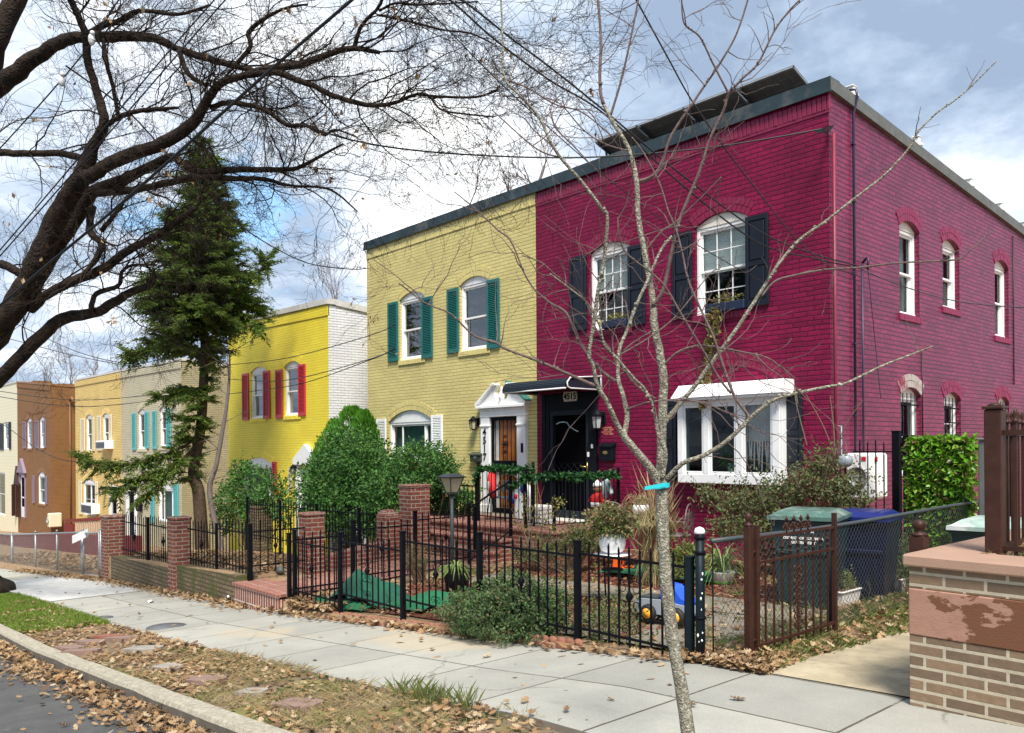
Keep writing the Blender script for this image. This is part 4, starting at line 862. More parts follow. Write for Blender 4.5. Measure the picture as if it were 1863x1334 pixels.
for a in ((442, 453.5, 681, 765), (480.3, 492.3, 675.5, 762.5), (502.8, 514.8, 674, 761.5), (544, 556.8, 664, 757), (429, 440.3, 843, 905), (496.8, 504, 840, 903)): spx(hy, F0, *a, 'red_shutter')
mb = MB(); d0, d1 = fx(540.5, 850)[0], fx(581, 850)[0]; zc = fx(560, 846)[1]
for a, b_ in ((d0, yd.a0+.01), (yd.a1-.01, d1)): fbox(mb, F0, a, b_, -.08, .06, -2.4, zc, .006)
fbox(mb, F0, d0-.04, d1+.04, -.08, .12, zc, zc+.14, .006); c = (d0+d1)/2; mb.prism([F0(d0-.06, 0, zc+.14), F0(d1+.06, 0, zc+.14), F0(c, 0, zc+.56)], (0, -.12, 0)); mb.build('door_surround', 'white_paint', hy)
mb = MB(); fbox(mb, F0, yd.a0+.01, yd.a1-.01, -.1, -.05, -2.4, zc, .004); mb.build('door', 'meter_grey', hy)
lantern(hy, 535, 855, 1.)
mb = MB(); a, z1_ = fx(526.2, 850); a2, z0_ = fx(530.8, 893); fbox(mb, F0, a, a2, .004, .025, z0_, z1_, .004); pl = mb.build('number_board', 'coping_white', hy)
for i, ch in enumerate('4519'):
    zz_ = z1_-.11-(z1_-z0_-.1)*i/4; text_mesh(ch, .15, lambda x, y, z_, zz_=zz_, aa=(a+a2)/2: (aa+x, Y0-.028-y, zz_+z_), 'house_number', 'black_paint', pl, depth=.006)

# ======== beige, mustard, brown and cream houses
XB1, XB0, XU0 = fx(330, 750)[0], fx(221, 750)[0], fx(137, 750)[0]
def shell(root, x0, x1, zl, zr, ops_, mat, matc, side=None, sidew=None, capm='coping_white', deep=9, slope=.06, paint=None, crn=True):
    m_ = MB(); wall_mesh(m_, F0, x0, x1, -6, zl, zr, ops_); m_.build('front_wall', mat, root)
    if side:
        m_ = MB(); wall_mesh(m_, sideR(x1), Y0, Y0+deep, -6, zr, zr-slope*deep, []); m_.build('side_wall', side, root)
    m_ = MB(); m_.poly([(x0, Y0+.1, zl-.2), (x1-.05, Y0+.1, zr-.2), (x1-.05, Y0+deep, zr-.9), (x0, Y0+deep, zr-.9)]); m_.build('roof', 'roof', root)
    m_ = MB(); m_.hexa([(x0, Y0-.04, zl-.002), (x1+.03, Y0-.04, zr-.002), (x1+.03, Y0+.2, zr-.002), (x0, Y0+.2, zl-.002), (x0, Y0-.04, zl+.09), (x1+.03, Y0-.04, zr+.09), (x1+.03, Y0+.2, zr+.09), (x0, Y0+.2, zl+.09)])
    if side: m_.hexa([(x1-.2, Y0+.202, zr-.02), (x1+.03, Y0+.202, zr-.02), (x1+.03, Y0+deep, zr-slope*deep-.02), (x1-.2, Y0+deep, zr-slope*deep-.02), (x1-.2, Y0+.202, zr+.09), (x1+.03, Y0+.202, zr+.09), (x1+.03, Y0+deep, zr-slope*deep+.09), (x1-.2, Y0+deep, zr-slope*deep+.09)])
    m_.build('coping', capm, root)
    if crn:
        m_ = MB(); m_.hexa([F0(x0, -.02, zl-.27), F0(x1, -.02, zr-.27), F0(x1, -.02, zr-.03), F0(x0, -.02, zl-.03), F0(x0, .03, zl-.27), F0(x1, .03, zr-.27), F0(x1, .03, zr-.03), F0(x0, .03, zl-.03)]); m_.build('cornice', mat, root)
hb = thing('brick_house', 'beige brick house with teal shutters behind the hemlock', 'house', (XB1, Y0, -3.6), 'painted brick row houses')
b1 = opx(251, 266.5, 744, 817.5); b2 = opx(290, 305.5, 739.5, 814); b3 = opx(287, 317, 878, 948, .22); bd = op(fx(233.5, 900)[0], fx(247, 900)[0], -3.6, fx(240, 893)[1], 0)
shell(hb, XB0+.002, XB1, 3.22, 3.12, [b1, b2, b3, bd], 'beige_brick', None, 'tan_side_brick', capm='coping_white')
hu = thing('brick_house', 'mustard brick house with cream shutters and two window air conditioners', 'house', (XB0, Y0, -3.9), 'painted brick row houses')
u1 = opx(156.5, 168.5, 754, 821); u2 = opx(186.5, 198.5, 751.5, 818); u3 = opx(151, 174, 870.5, 936, .22); ud = op(fx(201.5, 900)[0], fx(215, 900)[0], -3.9, fx(208, 888)[1], 0)
shell(hu, XU0, XB0, 3.28, 3.22, [u1, u2, u3, ud], 'mustard_brick', None, None, capm='coping_white')
m_ = MB(); m_.poly([(XU0, Y0, -6), (XU0, Y0+9, -6), (XU0, Y0+9, 2.7), (XU0, Y0, 3.28)]); m_.build('side_wall', 'mustard_brick', hu)
for root, O, pm, sh, S in ((hb, (b1, b2, b3), 'beige_paint', 'teal_shutter', ((241, 248, 752, 819), (264.5, 271.3, 750, 816), (278.3, 285.5, 748, 817), (303.8, 311.8, 745, 813), (275, 281.3, 882, 950), (317, 325.5, 880, 945))),
                       (hu, (u1, u2, u3), 'mustard_paint', 'cream_shutter', ((147.8, 155.3, 762, 822), (168.7, 172.5, 760, 821), (178, 185, 757, 820), (199.5, 204, 755, 818), (144.5, 150, 875, 935), (174.5, 179, 876, 934)))):
    for o in O: brick_arch(root, F0, o, pm, 2)
    for o in O[:2]: sill(root, F0, o, pm); window(root, F0, o, cas=.07)
    window(root, F0, O[2], style='pair' if root is hu else 'slider', cas=.08, back=None if root is hu else 'curtain')
    for a in S: spx(root, F0, *a, sh, 'louver')
def simple_door(root, o, fm, dm_, zb):
    m_ = MB(); fbox(m_, F0, o.a0-.14, o.a0+.02, -.08, .06, zb, o.zt+.12, .006); fbox(m_, F0, o.a1-.02, o.a1+.14, -.08, .06, zb, o.zt+.12, .006); fbox(m_, F0, o.a0+.02, o.a1-.02, -.08, .06, o.zt-.02, o.zt+.12, .006); s_ = m_.build('door_surround', fm, root)
    m_ = MB(); A, B = o.a0+.02, o.a1-.02
    for q in ((A, A+.12, zb, o.zt-.02), (B-.12, B, zb, o.zt-.02), (A+.12, B-.12, zb, zb+.6), (A+.12, B-.12, o.zt-.16, o.zt-.02), (A+.12, B-.12, zb+1.1, zb+1.18)): fbox(m_, F0, q[0], q[1], -.07, -.03, q[2], q[3], .005)
    d_ = m_.build('door', dm_, root); m_ = MB(); m_.box(A+.12, B-.12, -.065, -.05, zb+.6, o.zt-.16, F0); m_.build('door_glass', 'black_void', d_)
simple_door(hb, bd, 'white_paint', 'storm_frame', -3.6); simple_door(hu, ud, 'cream_panel', 'meter_grey', -3.9)
mailbox(hb, 249.5, 257, 916, 931, 'black_paint'); lantern(hu, 188.5, 893, 1.4)
def aircon(pl, pr, yt, yb, lab):
    a0, z1 = fx(pl, yt, Y0-.2); a1, z0 = fx(pr, yb, Y0-.2); th = thing('air_conditioner', lab, 'air conditioner', ((a0+a1)/2, Y0, z0), 'window air conditioners'); m_ = MB(); fbox(m_, F0, a0, a1, -.05, .34, z0, z1, .015); m_.build('casing', 'white_plastic', th)
    m_ = MB(); z = z0+.05
    while z < z1-.06: fbox(m_, F0, a0+.05, a1-.05, .335, .352, z, z+.022, .002); z += .036
    m_.build('grille', 'storm_frame', th)
aircon(180.5, 197, 802, 817, 'white air conditioner in the upper right window of the mustard house'); aircon(153.5, 172.5, 915, 936, 'white air conditioner in the ground floor window of the mustard house')
XR1, XR0, XC0 = fx(92, 750)[0], fx(31.5, 750)[0], -66.
hr = thing('brick_house', 'brown brick house with purple shutters and pointed porch trim', 'house', (XR1, Y0, -4.3), 'painted brick row houses')
r1 = opx(48.6, 58, 761, 816.5); r2 = opx(71.8, 81, 758.5, 815.5); r3 = opx(69, 82.3, 858.5, 916, .22); rd = op(fx(37, 900)[0], fx(46.5, 900)[0], -3.9, fx(42, 864)[1], 0); r4 = opx(60, 88, 951, 975, .25)
shell(hr, XR0, XR1, 4.0, 3.36, [r1, r2, r3, rd], 'brown_brick', None, 'brown_brick', capm='brown_paint', deep=11, slope=.03)
for o in (r1, r2, r3): brick_arch(hr, F0, o, 'brown_paint', 2); sill(hr, F0, o, 'brown_paint'); window(hr, F0, o, cas=.09, back='curtain')
for a in ((42.3, 48, 768, 816), (58, 59.8, 766, 816), (65, 71.5, 766, 816), (81, 84, 764, 815), (59.5, 63.5, 865, 915), (82.5, 86.6, 866, 917)): spx(hr, F0, *a, 'purple_shutter', 'louver')
simple_door(hr, rd, 'purple_shutter', 'white_paint', -3.9)
m_ = MB(); m_.prism([F0(rd.a0-.3, 0, rd.zt+.12), F0(rd.a1+.3, 0, rd.zt+.12), F0(rd.c, 0, rd.zt+.95)], (0, -.15, 0)); m_.build('pediment', 'purple_shutter', hr)
m_ = MB()
for k, (px, py) in enumerate(((61, 693), (72, 697), (80, 700))): a, z = fx(px, py, Y0+2); m_.box(a-1.2, a+.3, Y0+2+k, Y0+3+k, 3.0, z)
m_.build('stepped_parapet', 'brown_brick', hr)
m_ = MB(); a = Y0+.9; SR = sideR(XR1); m_.tube([SR(a, .06, 2.6), SR(a, .06, -3.9)], .03, 6); m_.tube([SR(a+.8, .05, 1.2), SR(a+.8, .05, -3.5)], .03, 5); m_.tube([SR(a, .1, 2.6), SR(a+.05, .25, 2.75), SR(a+.1, .35, 2.5)], .07, 6); m_.build('service_pipe', 'brown_paint', hr)
m_ = MB(); b = atX(103.5, 946, XR1+.3); m_.bbox(b.x-.2, b.x+.2, b.y-.4, b.y+.2, b.z-.36, b.z+.36, .04); cu_ = m_.build('condenser_unit', 'cream_shutter', loc=(b.x, b.y, b.z-.7)); tag(cu_, 'cream condenser box with round fan beside the brown house', 'condenser unit'); m_ = MB(); m_.lathe((b.x, b.y-.4, b.z), [(.16, 0), (.16, .05), (.13, .06), (.13, .02), (.03, .02)], 16, True, Matrix.Rotation(math.pi/2, 3, 'X')); m_.build('fan', 'meter_grey', cu_)
hc = thing('clapboard_house', 'cream clapboard house at the far left edge', 'house', (XR0, Y0, -4.5), None)
c1 = opx(7, 20, 768, 818, 0); c2 = opx(-6, 9, 860, 935, 0)
shell(hc, XC0, XR0-.002, 4.1, 4.02, [c1, c2], 'cream_siding', None, None, crn=False)
for o in (c1, c2): window(hc, F0, o, cas=.1)
spx(hc, F0, 0, 7, 771, 819, 'navy_shutter'); spx(hc, F0, 17, 20.5, 768, 818, 'navy_shutter')
a, z = fx(22.5, 848, Y0-.3); m_ = MB(); m_.prism([F0(a-.6, 0, z-1.1), F0(a+.6, 0, z-1.1), F0(a, 0, z)], (0, -.15, 0)); fbox(m_, F0, a-.6, a-.42, .0, .25, -3.9, z-1.1); fbox(m_, F0, a+.42, a+.6, .0, .25, -3.9, z-1.1); m_.build('porch_pediment', 'brown_iron', hc)
m_ = MB(); fbox(m_, F0, a-.4, a+.4, .0, .05, -3.9, z-1.2); m_.build('door', 'black_void', hc)
# ---------------------------------------------------------------- fences, walls, porch
def scroll_orn(mb, fn, c, zc, s=1.):
    for sx_ in (-1, 1):
        for sz in (-1, 1):
            curl(mb, (c+sx_*.005, zc+sz*.035*s), .034*s, sx_, sz, fn, n=.0, rad=.0045); curl(mb, (c+sx_*.004, zc+sz*.13*s), .022*s, sx_, -sz, fn, n=.0, rad=.004)
    mb.box(c-.009, c+.009, -.004, .004, zc-.18*s, zc+.18*s, fn); mb.lathe(fn(c, 0, zc), [(.004, -.03*s), (.016*s, 0), (.004, .03*s)], 6)
def picket_panel(root, fn, a0, a1, ztop, zbot, above=.09, below=.07, mat='iron', sp=.115, orn=True, r=.0065, rr=.010, name='picket_panel'):
    mb = MB(); n = max(2, int(round((a1-a0)/sp)))
    for z in (ztop, zbot): mb.box(a0, a1, -rr*.8, rr*.8, z-rr, z+rr, fn)
    for k in range(1, n):
        a = a0+(a1-a0)*k/n; h = above*(1 if k % 2 else .8); mb.box(a-r, a+r, -r, r, zbot-below, ztop+h, fn)
        mb.add([fn(a-r, -r, ztop+h), fn(a+r, -r, ztop+h), fn(a+r, r, ztop+h), fn(a-r, r, ztop+h), fn(a, 0, ztop+h+.03)], [(0, 1, 4), (1, 2, 4), (2, 3, 4), (3, 0, 4)])
    o = mb.build(name, mat, root)
    if orn: mb = MB(); scroll_orn(mb, fn, a0+(a1-a0)*(n//2)/n, (ztop+zbot)/2+.02, 2.1); mb.build('scroll_ornament', mat, root)
    return o
def post(root, fn, a, zb, zt, r=.024, mat='iron', cap=True):
    mb = MB(); mb.box(a-r, a+r, -r, r, zb, zt, fn)
    if cap: mb.box(a-r-.006, a+r+.006, -r-.006, r+.006, zt, zt+.012, fn)
    return mb.build('fence_post', mat, root)
FY = 5.12; FF = front(FY)
ft = thing('iron_fence', 'black iron picket fence with scrollwork standing along the pavement edge', 'fence', (-7, FY, g(-7)))
PX = [-10.22, -8.88, -7.53, -6.20, -4.88, -3.62]; LV = [-1.25, -1.14, -1.03, -.945, -.92]
for i, x in enumerate(PX):
    zt = max(LV[min(i, 4)], LV[max(i-1, 0)])+.10; post(ft, FF, x, g(x)-.1, zt)
for i in range(5): picket_panel(ft, FF, PX[i]+.025, PX[i+1]-.025, LV[i], LV[i]-.64)
def alongY(x0): return lambda a, n, z: Vector((x0+n, a, z))
GI = alongY(-10.22)
ft = thing('iron_fence', 'black iron fence climbing beside the brick path towards the porch', 'fence', (-10.22, 6.5, -2))
PY = [5.2, 6.1, 7.18, 8.35]; LV = [-1.24, -1.17, -1.10]
for i, y in enumerate(PY): post(ft, GI, y, yard(-10.2, y)-.1, LV[min(i, 2)]+.13)
for i in range(3): picket_panel(ft, GI, PY[i]+.025, PY[i+1]-.025, LV[i], LV[i]-.66, orn=i != 0)
# brick retaining wall, pillars
def pillar(cx_p, cy_p, w, d_, zb, zt, mat, lab, dome=False, base=None, grp='brick pillars'):
    mb = MB(); mb.bbox(cx_p-w/2, cx_p+w/2, cy_p-d_/2, cy_p+d_/2, zb, zt, .012)
    if dome: mb.add([(cx_p+sx_*w/2*.92*s, cy_p+sy*d_/2*.92*s, zt-.004+h) for s, h in ((1, 0), (.86, .05), (.5, .085)) for sx_, sy in ((-1, -1), (1, -1), (1, 1), (-1, 1))], [(i*4+k, i*4+(k+1) % 4, (i+1)*4+(k+1) % 4, (i+1)*4+k) for i in (0, 1) for k in range(4)]+[(8, 9, 10, 11)], True)
    else: mb.bbox(cx_p-w/2-.012, cx_p+w/2+.012, cy_p-d_/2-.012, cy_p+d_/2+.012, zt+.002, zt+.055, .01)
    o = mb.build('brick_pillar', mat, loc=(cx_p, cy_p, zb)); return tag(o, lab, 'pillar', grp)
pillar(-18.25, 5.19, .36, .38, -3.0, -1.42, 'red_brick', 'leftmost red brick pillar, at the end of the chain link gate')
pillar(-14.38, 5.16, .30, .30, -2.7, -1.22, 'red_brick', 'red brick pillar between the two picket panels on the mossy wall')
pillar(-11.8, 6.3, .27, .32, -2.2, -1.07, 'red_brick', 'clean red brick pillar beside the brick path, nearest the steps')
pillar(-11.75, 7.70, .28, .30, -2.2, -1.13, 'red_brick', 'lower brick pillar with rounded cement top by the porch', True)
pillar(-11.80, 8.28, .38, .40, -2.2, -.70, 'red_brick', 'tall wide brick pillar in front of the khaki house bushes')
p = atY(475, 925, 8.6); pillar(p.x, 8.6, .42, .4, -3.0, p.z, 'mossy_brick', 'mossy olive brick pillar in front of the yellow house bush')
mb = MB()
wx = [-17.85, -14.53]; wz = [-2.14, -2.07]
mb.hexa([(-17.85, 5.035, g(-17.85)-.2), (-14.53, 5.035, g(-14.53)-.2), (-14.53, 5.36, g(-14.53)-.2), (-17.85, 5.36, g(-17.85)-.2), (-17.85, 5.035, -2.16), (-14.53, 5.035, -2.06), (-14.53, 5.36, -2.06), (-17.85, 5.36, -2.16)])
mb.hexa([(-14.17, 5.035, g(-14.17)-.2), (-11.72, 5.035, g(-11.7)-.2), (-11.72, 5.36, g(-11.7)-.2), (-14.17, 5.36, g(-14.17)-.2), (-14.17, 5.035, -1.98), (-11.72, 5.035, -1.87), (-11.72, 5.36, -1.87), (-14.17, 5.36, -1.98)])
tag(mb.build('retaining_wall', 'mossy_brick', loc=(-14.8, 5.2, -2.6)), 'low mossy brick retaining wall under the left picket fence', 'wall')
ft = thing('iron_fence', 'black picket fence standing on the mossy brick wall', 'fence', (-14.8, 5.22, -2.0)); FW_ = front(5.22)
picket_panel(ft, FW_, -17.80, -16.2, -1.46, -2.02, .17, .12); picket_panel(ft, FW_, -16.15, -14.56, -1.42, -1.98, .17, .1); post(ft, FW_, -16.18, -2.15, -1.30)
picket_panel(ft, FW_, -14.15, -12.95, -1.36, -1.86, .17, .1); picket_panel(ft, FW_, -12.9, -11.7, -1.27, -1.80, .17, .08, orn=False); post(ft, FW_, -12.92, -1.95, -1.2, .018); post(ft, FW_, -11.68, -2.0, -1.13, .032)
G2 = alongY(-11.68); picket_panel(ft, G2, 5.26, 6.12, -1.24, -1.75, .16, .1); 
mb = MB(); mb.hexa([(-11.8, 6.55, -2.3), (-11.56, 6.55, -2.3), (-11.56, 7.55, -2.3), (-11.8, 7.55, -2.3), (-11.8, 6.55, -1.70), (-11.56, 6.55, -1.70), (-11.56, 7.55, -1.56), (-11.8, 7.55, -1.56)])
tag(mb.build('garden_wall', 'red_brick', loc=(-11.7, 7, -2.1)), 'low brick garden wall along the path between two pillars', 'wall')
ft = thing('iron_fence', 'dark picket fence in front of the big green shrub', 'fence', (-14, 8.0, -1.9)); F8 = front(8.0)
for a, b_ in ((-18.0, -16.4), (-16.35, -14.8), (-14.75, -13.2), (-13.15, -12.0)): picket_panel(ft, F8, a, b_, -1.20-.05*(-a-12)/6, -1.95, .12, .1, orn=False)
for a in (-18.02, -16.38, -14.78, -13.18): post(ft, F8, a, -2.4, -1.12)
# brick steps at the pavement
st = thing('brick_steps', 'low red brick step with white mortar joints where the path meets the pavement', 'steps', (-10.95, 5.2, -2.2))
mb = MB(); mb.box(-11.70, -10.27, 4.98, 5.0, g(-11)-.15, -2.0); mb.box(-11.70, -10.27, 5.0, 5.45, -2.3, -2.03); mb.build('riser', 'rowlock_brick', st)
mb = MB(); mb.box(-11.72, -10.25, 4.96, 5.48, -1.998, -1.962); mb.build('tread', 'paver_brick', st)
# porch
po = thing('porch', 'brick porch platform with wide steps below both front doors', 'porch', (-10.9, 9.6, -1.7))
mb = MB(); mb.box(-14.0, -9.0, 8.92, Y0-.005, -2.6, -1.37); mb.build('platform', 'red_brick', po)
mb = MB(); mb.bbox(-14.03, -8.97, 8.89, Y0-.006, -1.368, -1.318, .01); mb.build('platform_top', 'paver_brick', po)
for i in range(3):
    z = -1.49-.165*i; y0_, y1_ = 8.58-.33*i, 8.888-.33*i+(.0 if i else 0)
    mb = MB(); mb.box(-12.6-.1*i, -9.9+.05*i, y0_+.02, y1_, -2.6, z-.05); mb.build('step_riser', 'red_brick', po); mb = MB(); mb.bbox(-12.63-.1*i, -9.87+.05*i, y0_, y1_-.002, z-.048, z, .01); mb.build('step', 'paver_brick', po)
mb = MB(); fbox(mb, F0, dm.a0-.1, dm.a1+.05, .005, .42, -1.316, -1.29, .006); mb.build('door_slab', 'coping_white', po)
def railing(lab, pts, h, bars, mat='iron', top=None):
    th = thing('porch_railing', lab, 'railing', pts[0]); P = [Vector(p) for p in pts]; mb = MB()
    for a, b_ in zip(P, P[1:]):
        mb.tube([a+UP*h, b_+UP*h], .018, 4); mb.tube([a+UP*.09, b_+UP*.09], .012, 4); n = max(1, int((b_-a).length/.115))
        for k in range(1, n): q = a+(b_-a)*k/n; mb.tube([q+UP*.09, q+UP*h], .0075, 4)
    mb.build('balusters', mat, th)
    for p in P: mb = MB(); mb.tube([p, p+UP*(h+.04)], .028, 4); mb.ball(p+UP*(h+.07), .03, 8, 6); mb.build('railing_post', mat, th)
    return th
railing('black railing on the khaki side of the porch under the higher garland', [(-11.28, 9.3, -1.31), (-9.86, 9.3, -1.31)], .96, 1)
railing('black railing in front of the dark storm door, wrapped with the long garland', [(-9.7, 8.98, -1.31), (-9.05, 8.98, -1.31), (-9.05, 10.5, -1.31)], .86, 1)
railing('black railing left of the porch post in front of the low ivy', [(-13.0, 9.3, -1.5), (-11.34, 9.3, -1.5)], .80, 1)
railing('sloping black handrail down the porch steps', [(-9.92, 8.85, -1.45), (-9.88, 7.95, -1.85)], .9, 1)
# ---------------------------------------------------------------- leaf clouds
def leafquad(mb, p, s, asp=.5, nrm=None, d=None):
    d = d or rv().normalized(); n = (nrm or rv()).cross(d)
    if n.length < 1e-4: n = d.orthogonal()
    n = n.normalized()*s*asp*.5; d = d*s
    up = d.cross(n).normalized()*s*.12
    o = len(mb.v); mb.v += [p, p+d*.5+n+up, p+d, p+d*.5-n+up]; mb.f.append((o, o+1, o+2, o+3)); mb.sm.append(False)
def blob(mb, c, r, n, s, asp=.5, shell=.5, drop=.08, noi=.5, dirout=.5):
    c = Vector(c); r = Vector(r) if hasattr(r, '__len__') else Vector((r, r, r))
    for i in range(n):
        d = rv()
        while d.length > 1 or d.length < .01: d = rv()
        d.normalize(); t = shell+(1-shell)*rnd.random()**.6; t *= 1+noi*mnoise.noise(Vector((d.x*2.3+c.x, d.y*2.3, d.z*2.3+c.z)))*1.4
        if mnoise.noise(Vector((d.x*3.7+c.y, d.y*3.7, d.z*3.7+c.x))*1.3) < -.32-drop*-1 and rnd.random() < .75: continue
        p = c+Vector((d.x*r.x, d.y*r.y, d.z*r.z))*t
        dd = (d*dirout+rv()*.8+Vector((0, 0, -.1))).normalized(); leafquad(mb, p, s*rnd.uniform(.6, 1.25), asp, None, dd)
def stems(mb, base, tops, r=.012, n=4, jit=.08):
    base = Vector(base)
    for t in tops:
        t = Vector(t); b = base+Vector((rnd.uniform(-1, 1)*jit, rnd.uniform(-1, 1)*jit, 0)); mid = (b+t)/2+rv(.1)*(t-b).length
        q = spline([(b, r), (mid, r*.7), (t, r*.3)], 4); mb.tube([x[0] for x in q], [x[1] for x in q], n)
def shrub(name, lab, cat, base, blobs, mat, leaf, n, asp=.5, stem='ochre_stem', sr=.014, extra=14, grp=None, shoots=7, **kw):
    th = thing(name, lab, cat, base, grp); mb = MB(); tot = sum(b[1][0]*b[1][1]*b[1][2] if hasattr(b[1], '__len__') else b[1]**3 for b in blobs)
    for c, r in blobs:
        R = r if hasattr(r, '__len__') else (r, r, r); blob(mb, c, R, int(n*((R[0]*R[1]*R[2])/tot)**.8*1.1+60), leaf, asp, **kw)
    for k in range(int(len(blobs)*shoots)):
        c, r = rnd.choice(blobs); R = r if hasattr(r, '__len__') else (r, r, r); d = (rv()+UP*.5).normalized(); p = Vector(c)+Vector((d.x*R[0], d.y*R[1], d.z*R[2]))*.9; L = rnd.uniform(.1, .32); d = (d+rv(.4)+UP*.3).normalized()
        for j in range(int(L/leaf*2.6)+2): q = p+d*(L*j*leaf/(2.6*L) if False else j*leaf*.38); leafquad(mb, q, leaf*rnd.uniform(.6, 1.), asp, None, (d*.5+rv(.9)).normalized())
    mb.build('foliage', mat, th); mb = MB(); tops = []
    for k in range(extra):
        c, r = rnd.choice(blobs); R = r if hasattr(r, '__len__') else (r, r, r); tops.append(Vector(c)+Vector((rnd.uniform(-.7, .7)*R[0], rnd.uniform(-.7, .7)*R[1], rnd.uniform(-.2, .95)*R[2])))
    stems(mb, base, tops, sr); mb.build('stems', stem, th); return th
def B(px, py, Y, rp, ry=None, rz=None):  # blob from photo position at depth plane Y, radius in photo pixels
    p = atY(px, py, Y); d = p.dot(FW); r = rp/FPX*d; return (p, (r, (ry or rp)/FPX*d*.9, (rz or rp)/FPX*d))
def gp(px, Y, dz=0): p = atY(px, 900, Y); return (p.x, Y, yard(p.x, Y)+dz)
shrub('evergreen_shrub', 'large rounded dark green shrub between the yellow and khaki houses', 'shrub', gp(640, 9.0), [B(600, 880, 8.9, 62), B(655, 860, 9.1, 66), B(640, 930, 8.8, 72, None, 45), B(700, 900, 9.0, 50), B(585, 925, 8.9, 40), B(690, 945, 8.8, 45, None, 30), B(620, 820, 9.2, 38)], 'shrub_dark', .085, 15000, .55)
th = thing('arborvitae', 'bright green feathery conifer rising behind the dark rounded shrub', 'conifer', gp(630, 9.9)); mb = MB(); c = atY(632, 860, 9.9); d_ = c.dot(FW)
for i in range(11000):
    px_ = rnd.gauss(0, 1); t = rnd.random(); tops = rnd.choice([(640, 745, 62), (610, 768, 45), (662, 752, 40), (590, 800, 40)]); y = tops[1]+t**1.2*150; w = tops[2]*min(1, (t*1.5)**.75+.08)
    a = rnd.uniform(0, 6.283); rr = w*(.6+.4*rnd.random())*(1+.2*mnoise.noise(Vector((a*1.4, y*.04, tops[0])))); p = atY(tops[0], y, 9.9)+RT*(math.cos(a)*rr/FPX*d_)+FW*(math.sin(a)*rr/FPX*d_)
    leafquad(mb, p, rnd.uniform(.07, .15), .3, None, (Vector((math.cos(a)*.35, math.sin(a)*.35, 1))+rv()*.35).normalized())
mb.build('foliage', 'arbor', th); mb = MB(); b = Vector(gp(630, 9.9)); mb.tube([b, atY(638, 790, 9.9)], [.06, .015], 7); mb.build('trunk', 'pine_bark', th)
shrub('evergreen_shrub', 'leafy dark shrub under the white shuttered window of the khaki house', 'shrub', gp(760, 9.5), [B(762, 840, 9.5, 44, None, 36), B(728, 860, 9.5, 34), B(800, 850, 9.4, 34), B(775, 880, 9.4, 46, None, 26), B(735, 905, 9.4, 30), B(815, 875, 9.4, 22)], 'shrub_dark', .075, 6500, .5)
shrub('ivy_bush', 'low glossy ivy behind the left porch railing', 'shrub', gp(815, 9.9), [B(790, 925, 9.9, 32, None, 26), B(835, 925, 9.9, 28, None, 30), B(850, 905, 9.8, 14), B(812, 905, 9.9, 24)], 'shrub_dark', .07, 3000, .6)
shrub('evergreen_shrub', 'dark bush with wispy shoots in front of the yellow house window', 'shrub', gp(455, 8.8), [B(455, 885, 8.8, 44), B(420, 910, 8.8, 34), B(495, 900, 8.8, 32), B(410, 945, 8.8, 28), B(470, 935, 8.8, 38), B(515, 935, 8.8, 20), B(440, 855, 8.8, 18)], 'shrub_dark', .10, 4200, .45, extra=30)
th = thing('creeping_juniper', 'low spreading green shrub spilling over the edging onto the pavement', 'shrub', (-5.9, 5.2, g(-5.9))); mb = MB()
for c, r in ((( -6.2, 5.15, -1.62), (.42, .34, .26)), ((-5.75, 5.1, -1.58), (.45, .36, .28)), ((-5.95, 5.35, -1.50), (.5, .4, .27)), ((-5.5, 5.25, -1.66), (.16, .22, .12)), ((-6.35, 5.3, -1.74), (.22, .26, .18)), ((-5.8, 5.5, -1.55), (.35, .3, .16))):
    blob(mb, c, r, 5200, .034, .6, .75, dirout=.7, noi=.35, drop=0)
mb.build('foliage', 'juniper', th); mb = MB(); stems(mb, (-5.9, 5.3, -1.85), [(-5.9+rnd.uniform(-.6, .6), 5.25+rnd.uniform(-.3, .3), -1.5+rnd.uniform(-.1, .1)) for k in range(24)], .01); mb.build('stems', 'stem_brown', th)
shrub('ground_cover', 'sparse leafy ground cover behind the fence right of the low green shrub', 'shrub', (-4.95, 5.6, -1.75), [((-4.95, 5.5, -1.66), (.4, .3, .13)), ((-4.75, 5.35, -1.66), (.15, .15, .08)), ((-5.2, 5.9, -1.62), (.4, .35, .15)), ((-5.35, 6.1, -1.66), (.2, .3, .12))], 'rose_leaf', .045, 1500, .5, extra=30, sr=.006)
shrub('rose_bush', 'tall thorny rose bush with sparse leaves against the corner of the magenta house', 'shrub', gp(1440, 9.7), [B(1485, 880, 9.7, 62, None, 48), B(1420, 905, 9.6, 60, None, 45), B(1350, 915, 9.5, 55, None, 32), B(1545, 900, 9.9, 45, None, 40), B(1500, 840, 9.7, 30), B(1290, 900, 9.5, 28, None, 24), B(1430, 955, 9.4, 70, None, 30), B(1330, 960, 9.2, 45, None, 26)], 'rose_leaf', .055, 5600, .5, 'stem_brown', .007, 170, shell=.25, noi=.6, dirout=.2)
mb = MB()
for pts in ([(1468, 810, 9.6), (1450, 740, 9.5), (1445, 700, 9.5), (1452, 735, 9.4)], [(1520, 840, 9.8), (1517, 780, 9.8), (1510, 720, 9.8)], [(1515, 850, 9.7), (1535, 780, 9.6), (1570, 728, 9.6)], [(1525, 850, 9.8), (1500, 780, 9.7), (1465, 715, 9.6)]):
    q = spline([(atY(*p), .007) for p in pts], 5); mb.tube([x[0] for x in q], [x[1]*(1-.6*i/len(q)) for i, x in enumerate(q)], 4)
o = mb.build('rose_canes', 'ochre_stem', None, loc=gp(1500, 9.7)); tag(o, 'long bare rose canes arching up beside the bay window shutter', 'canes')
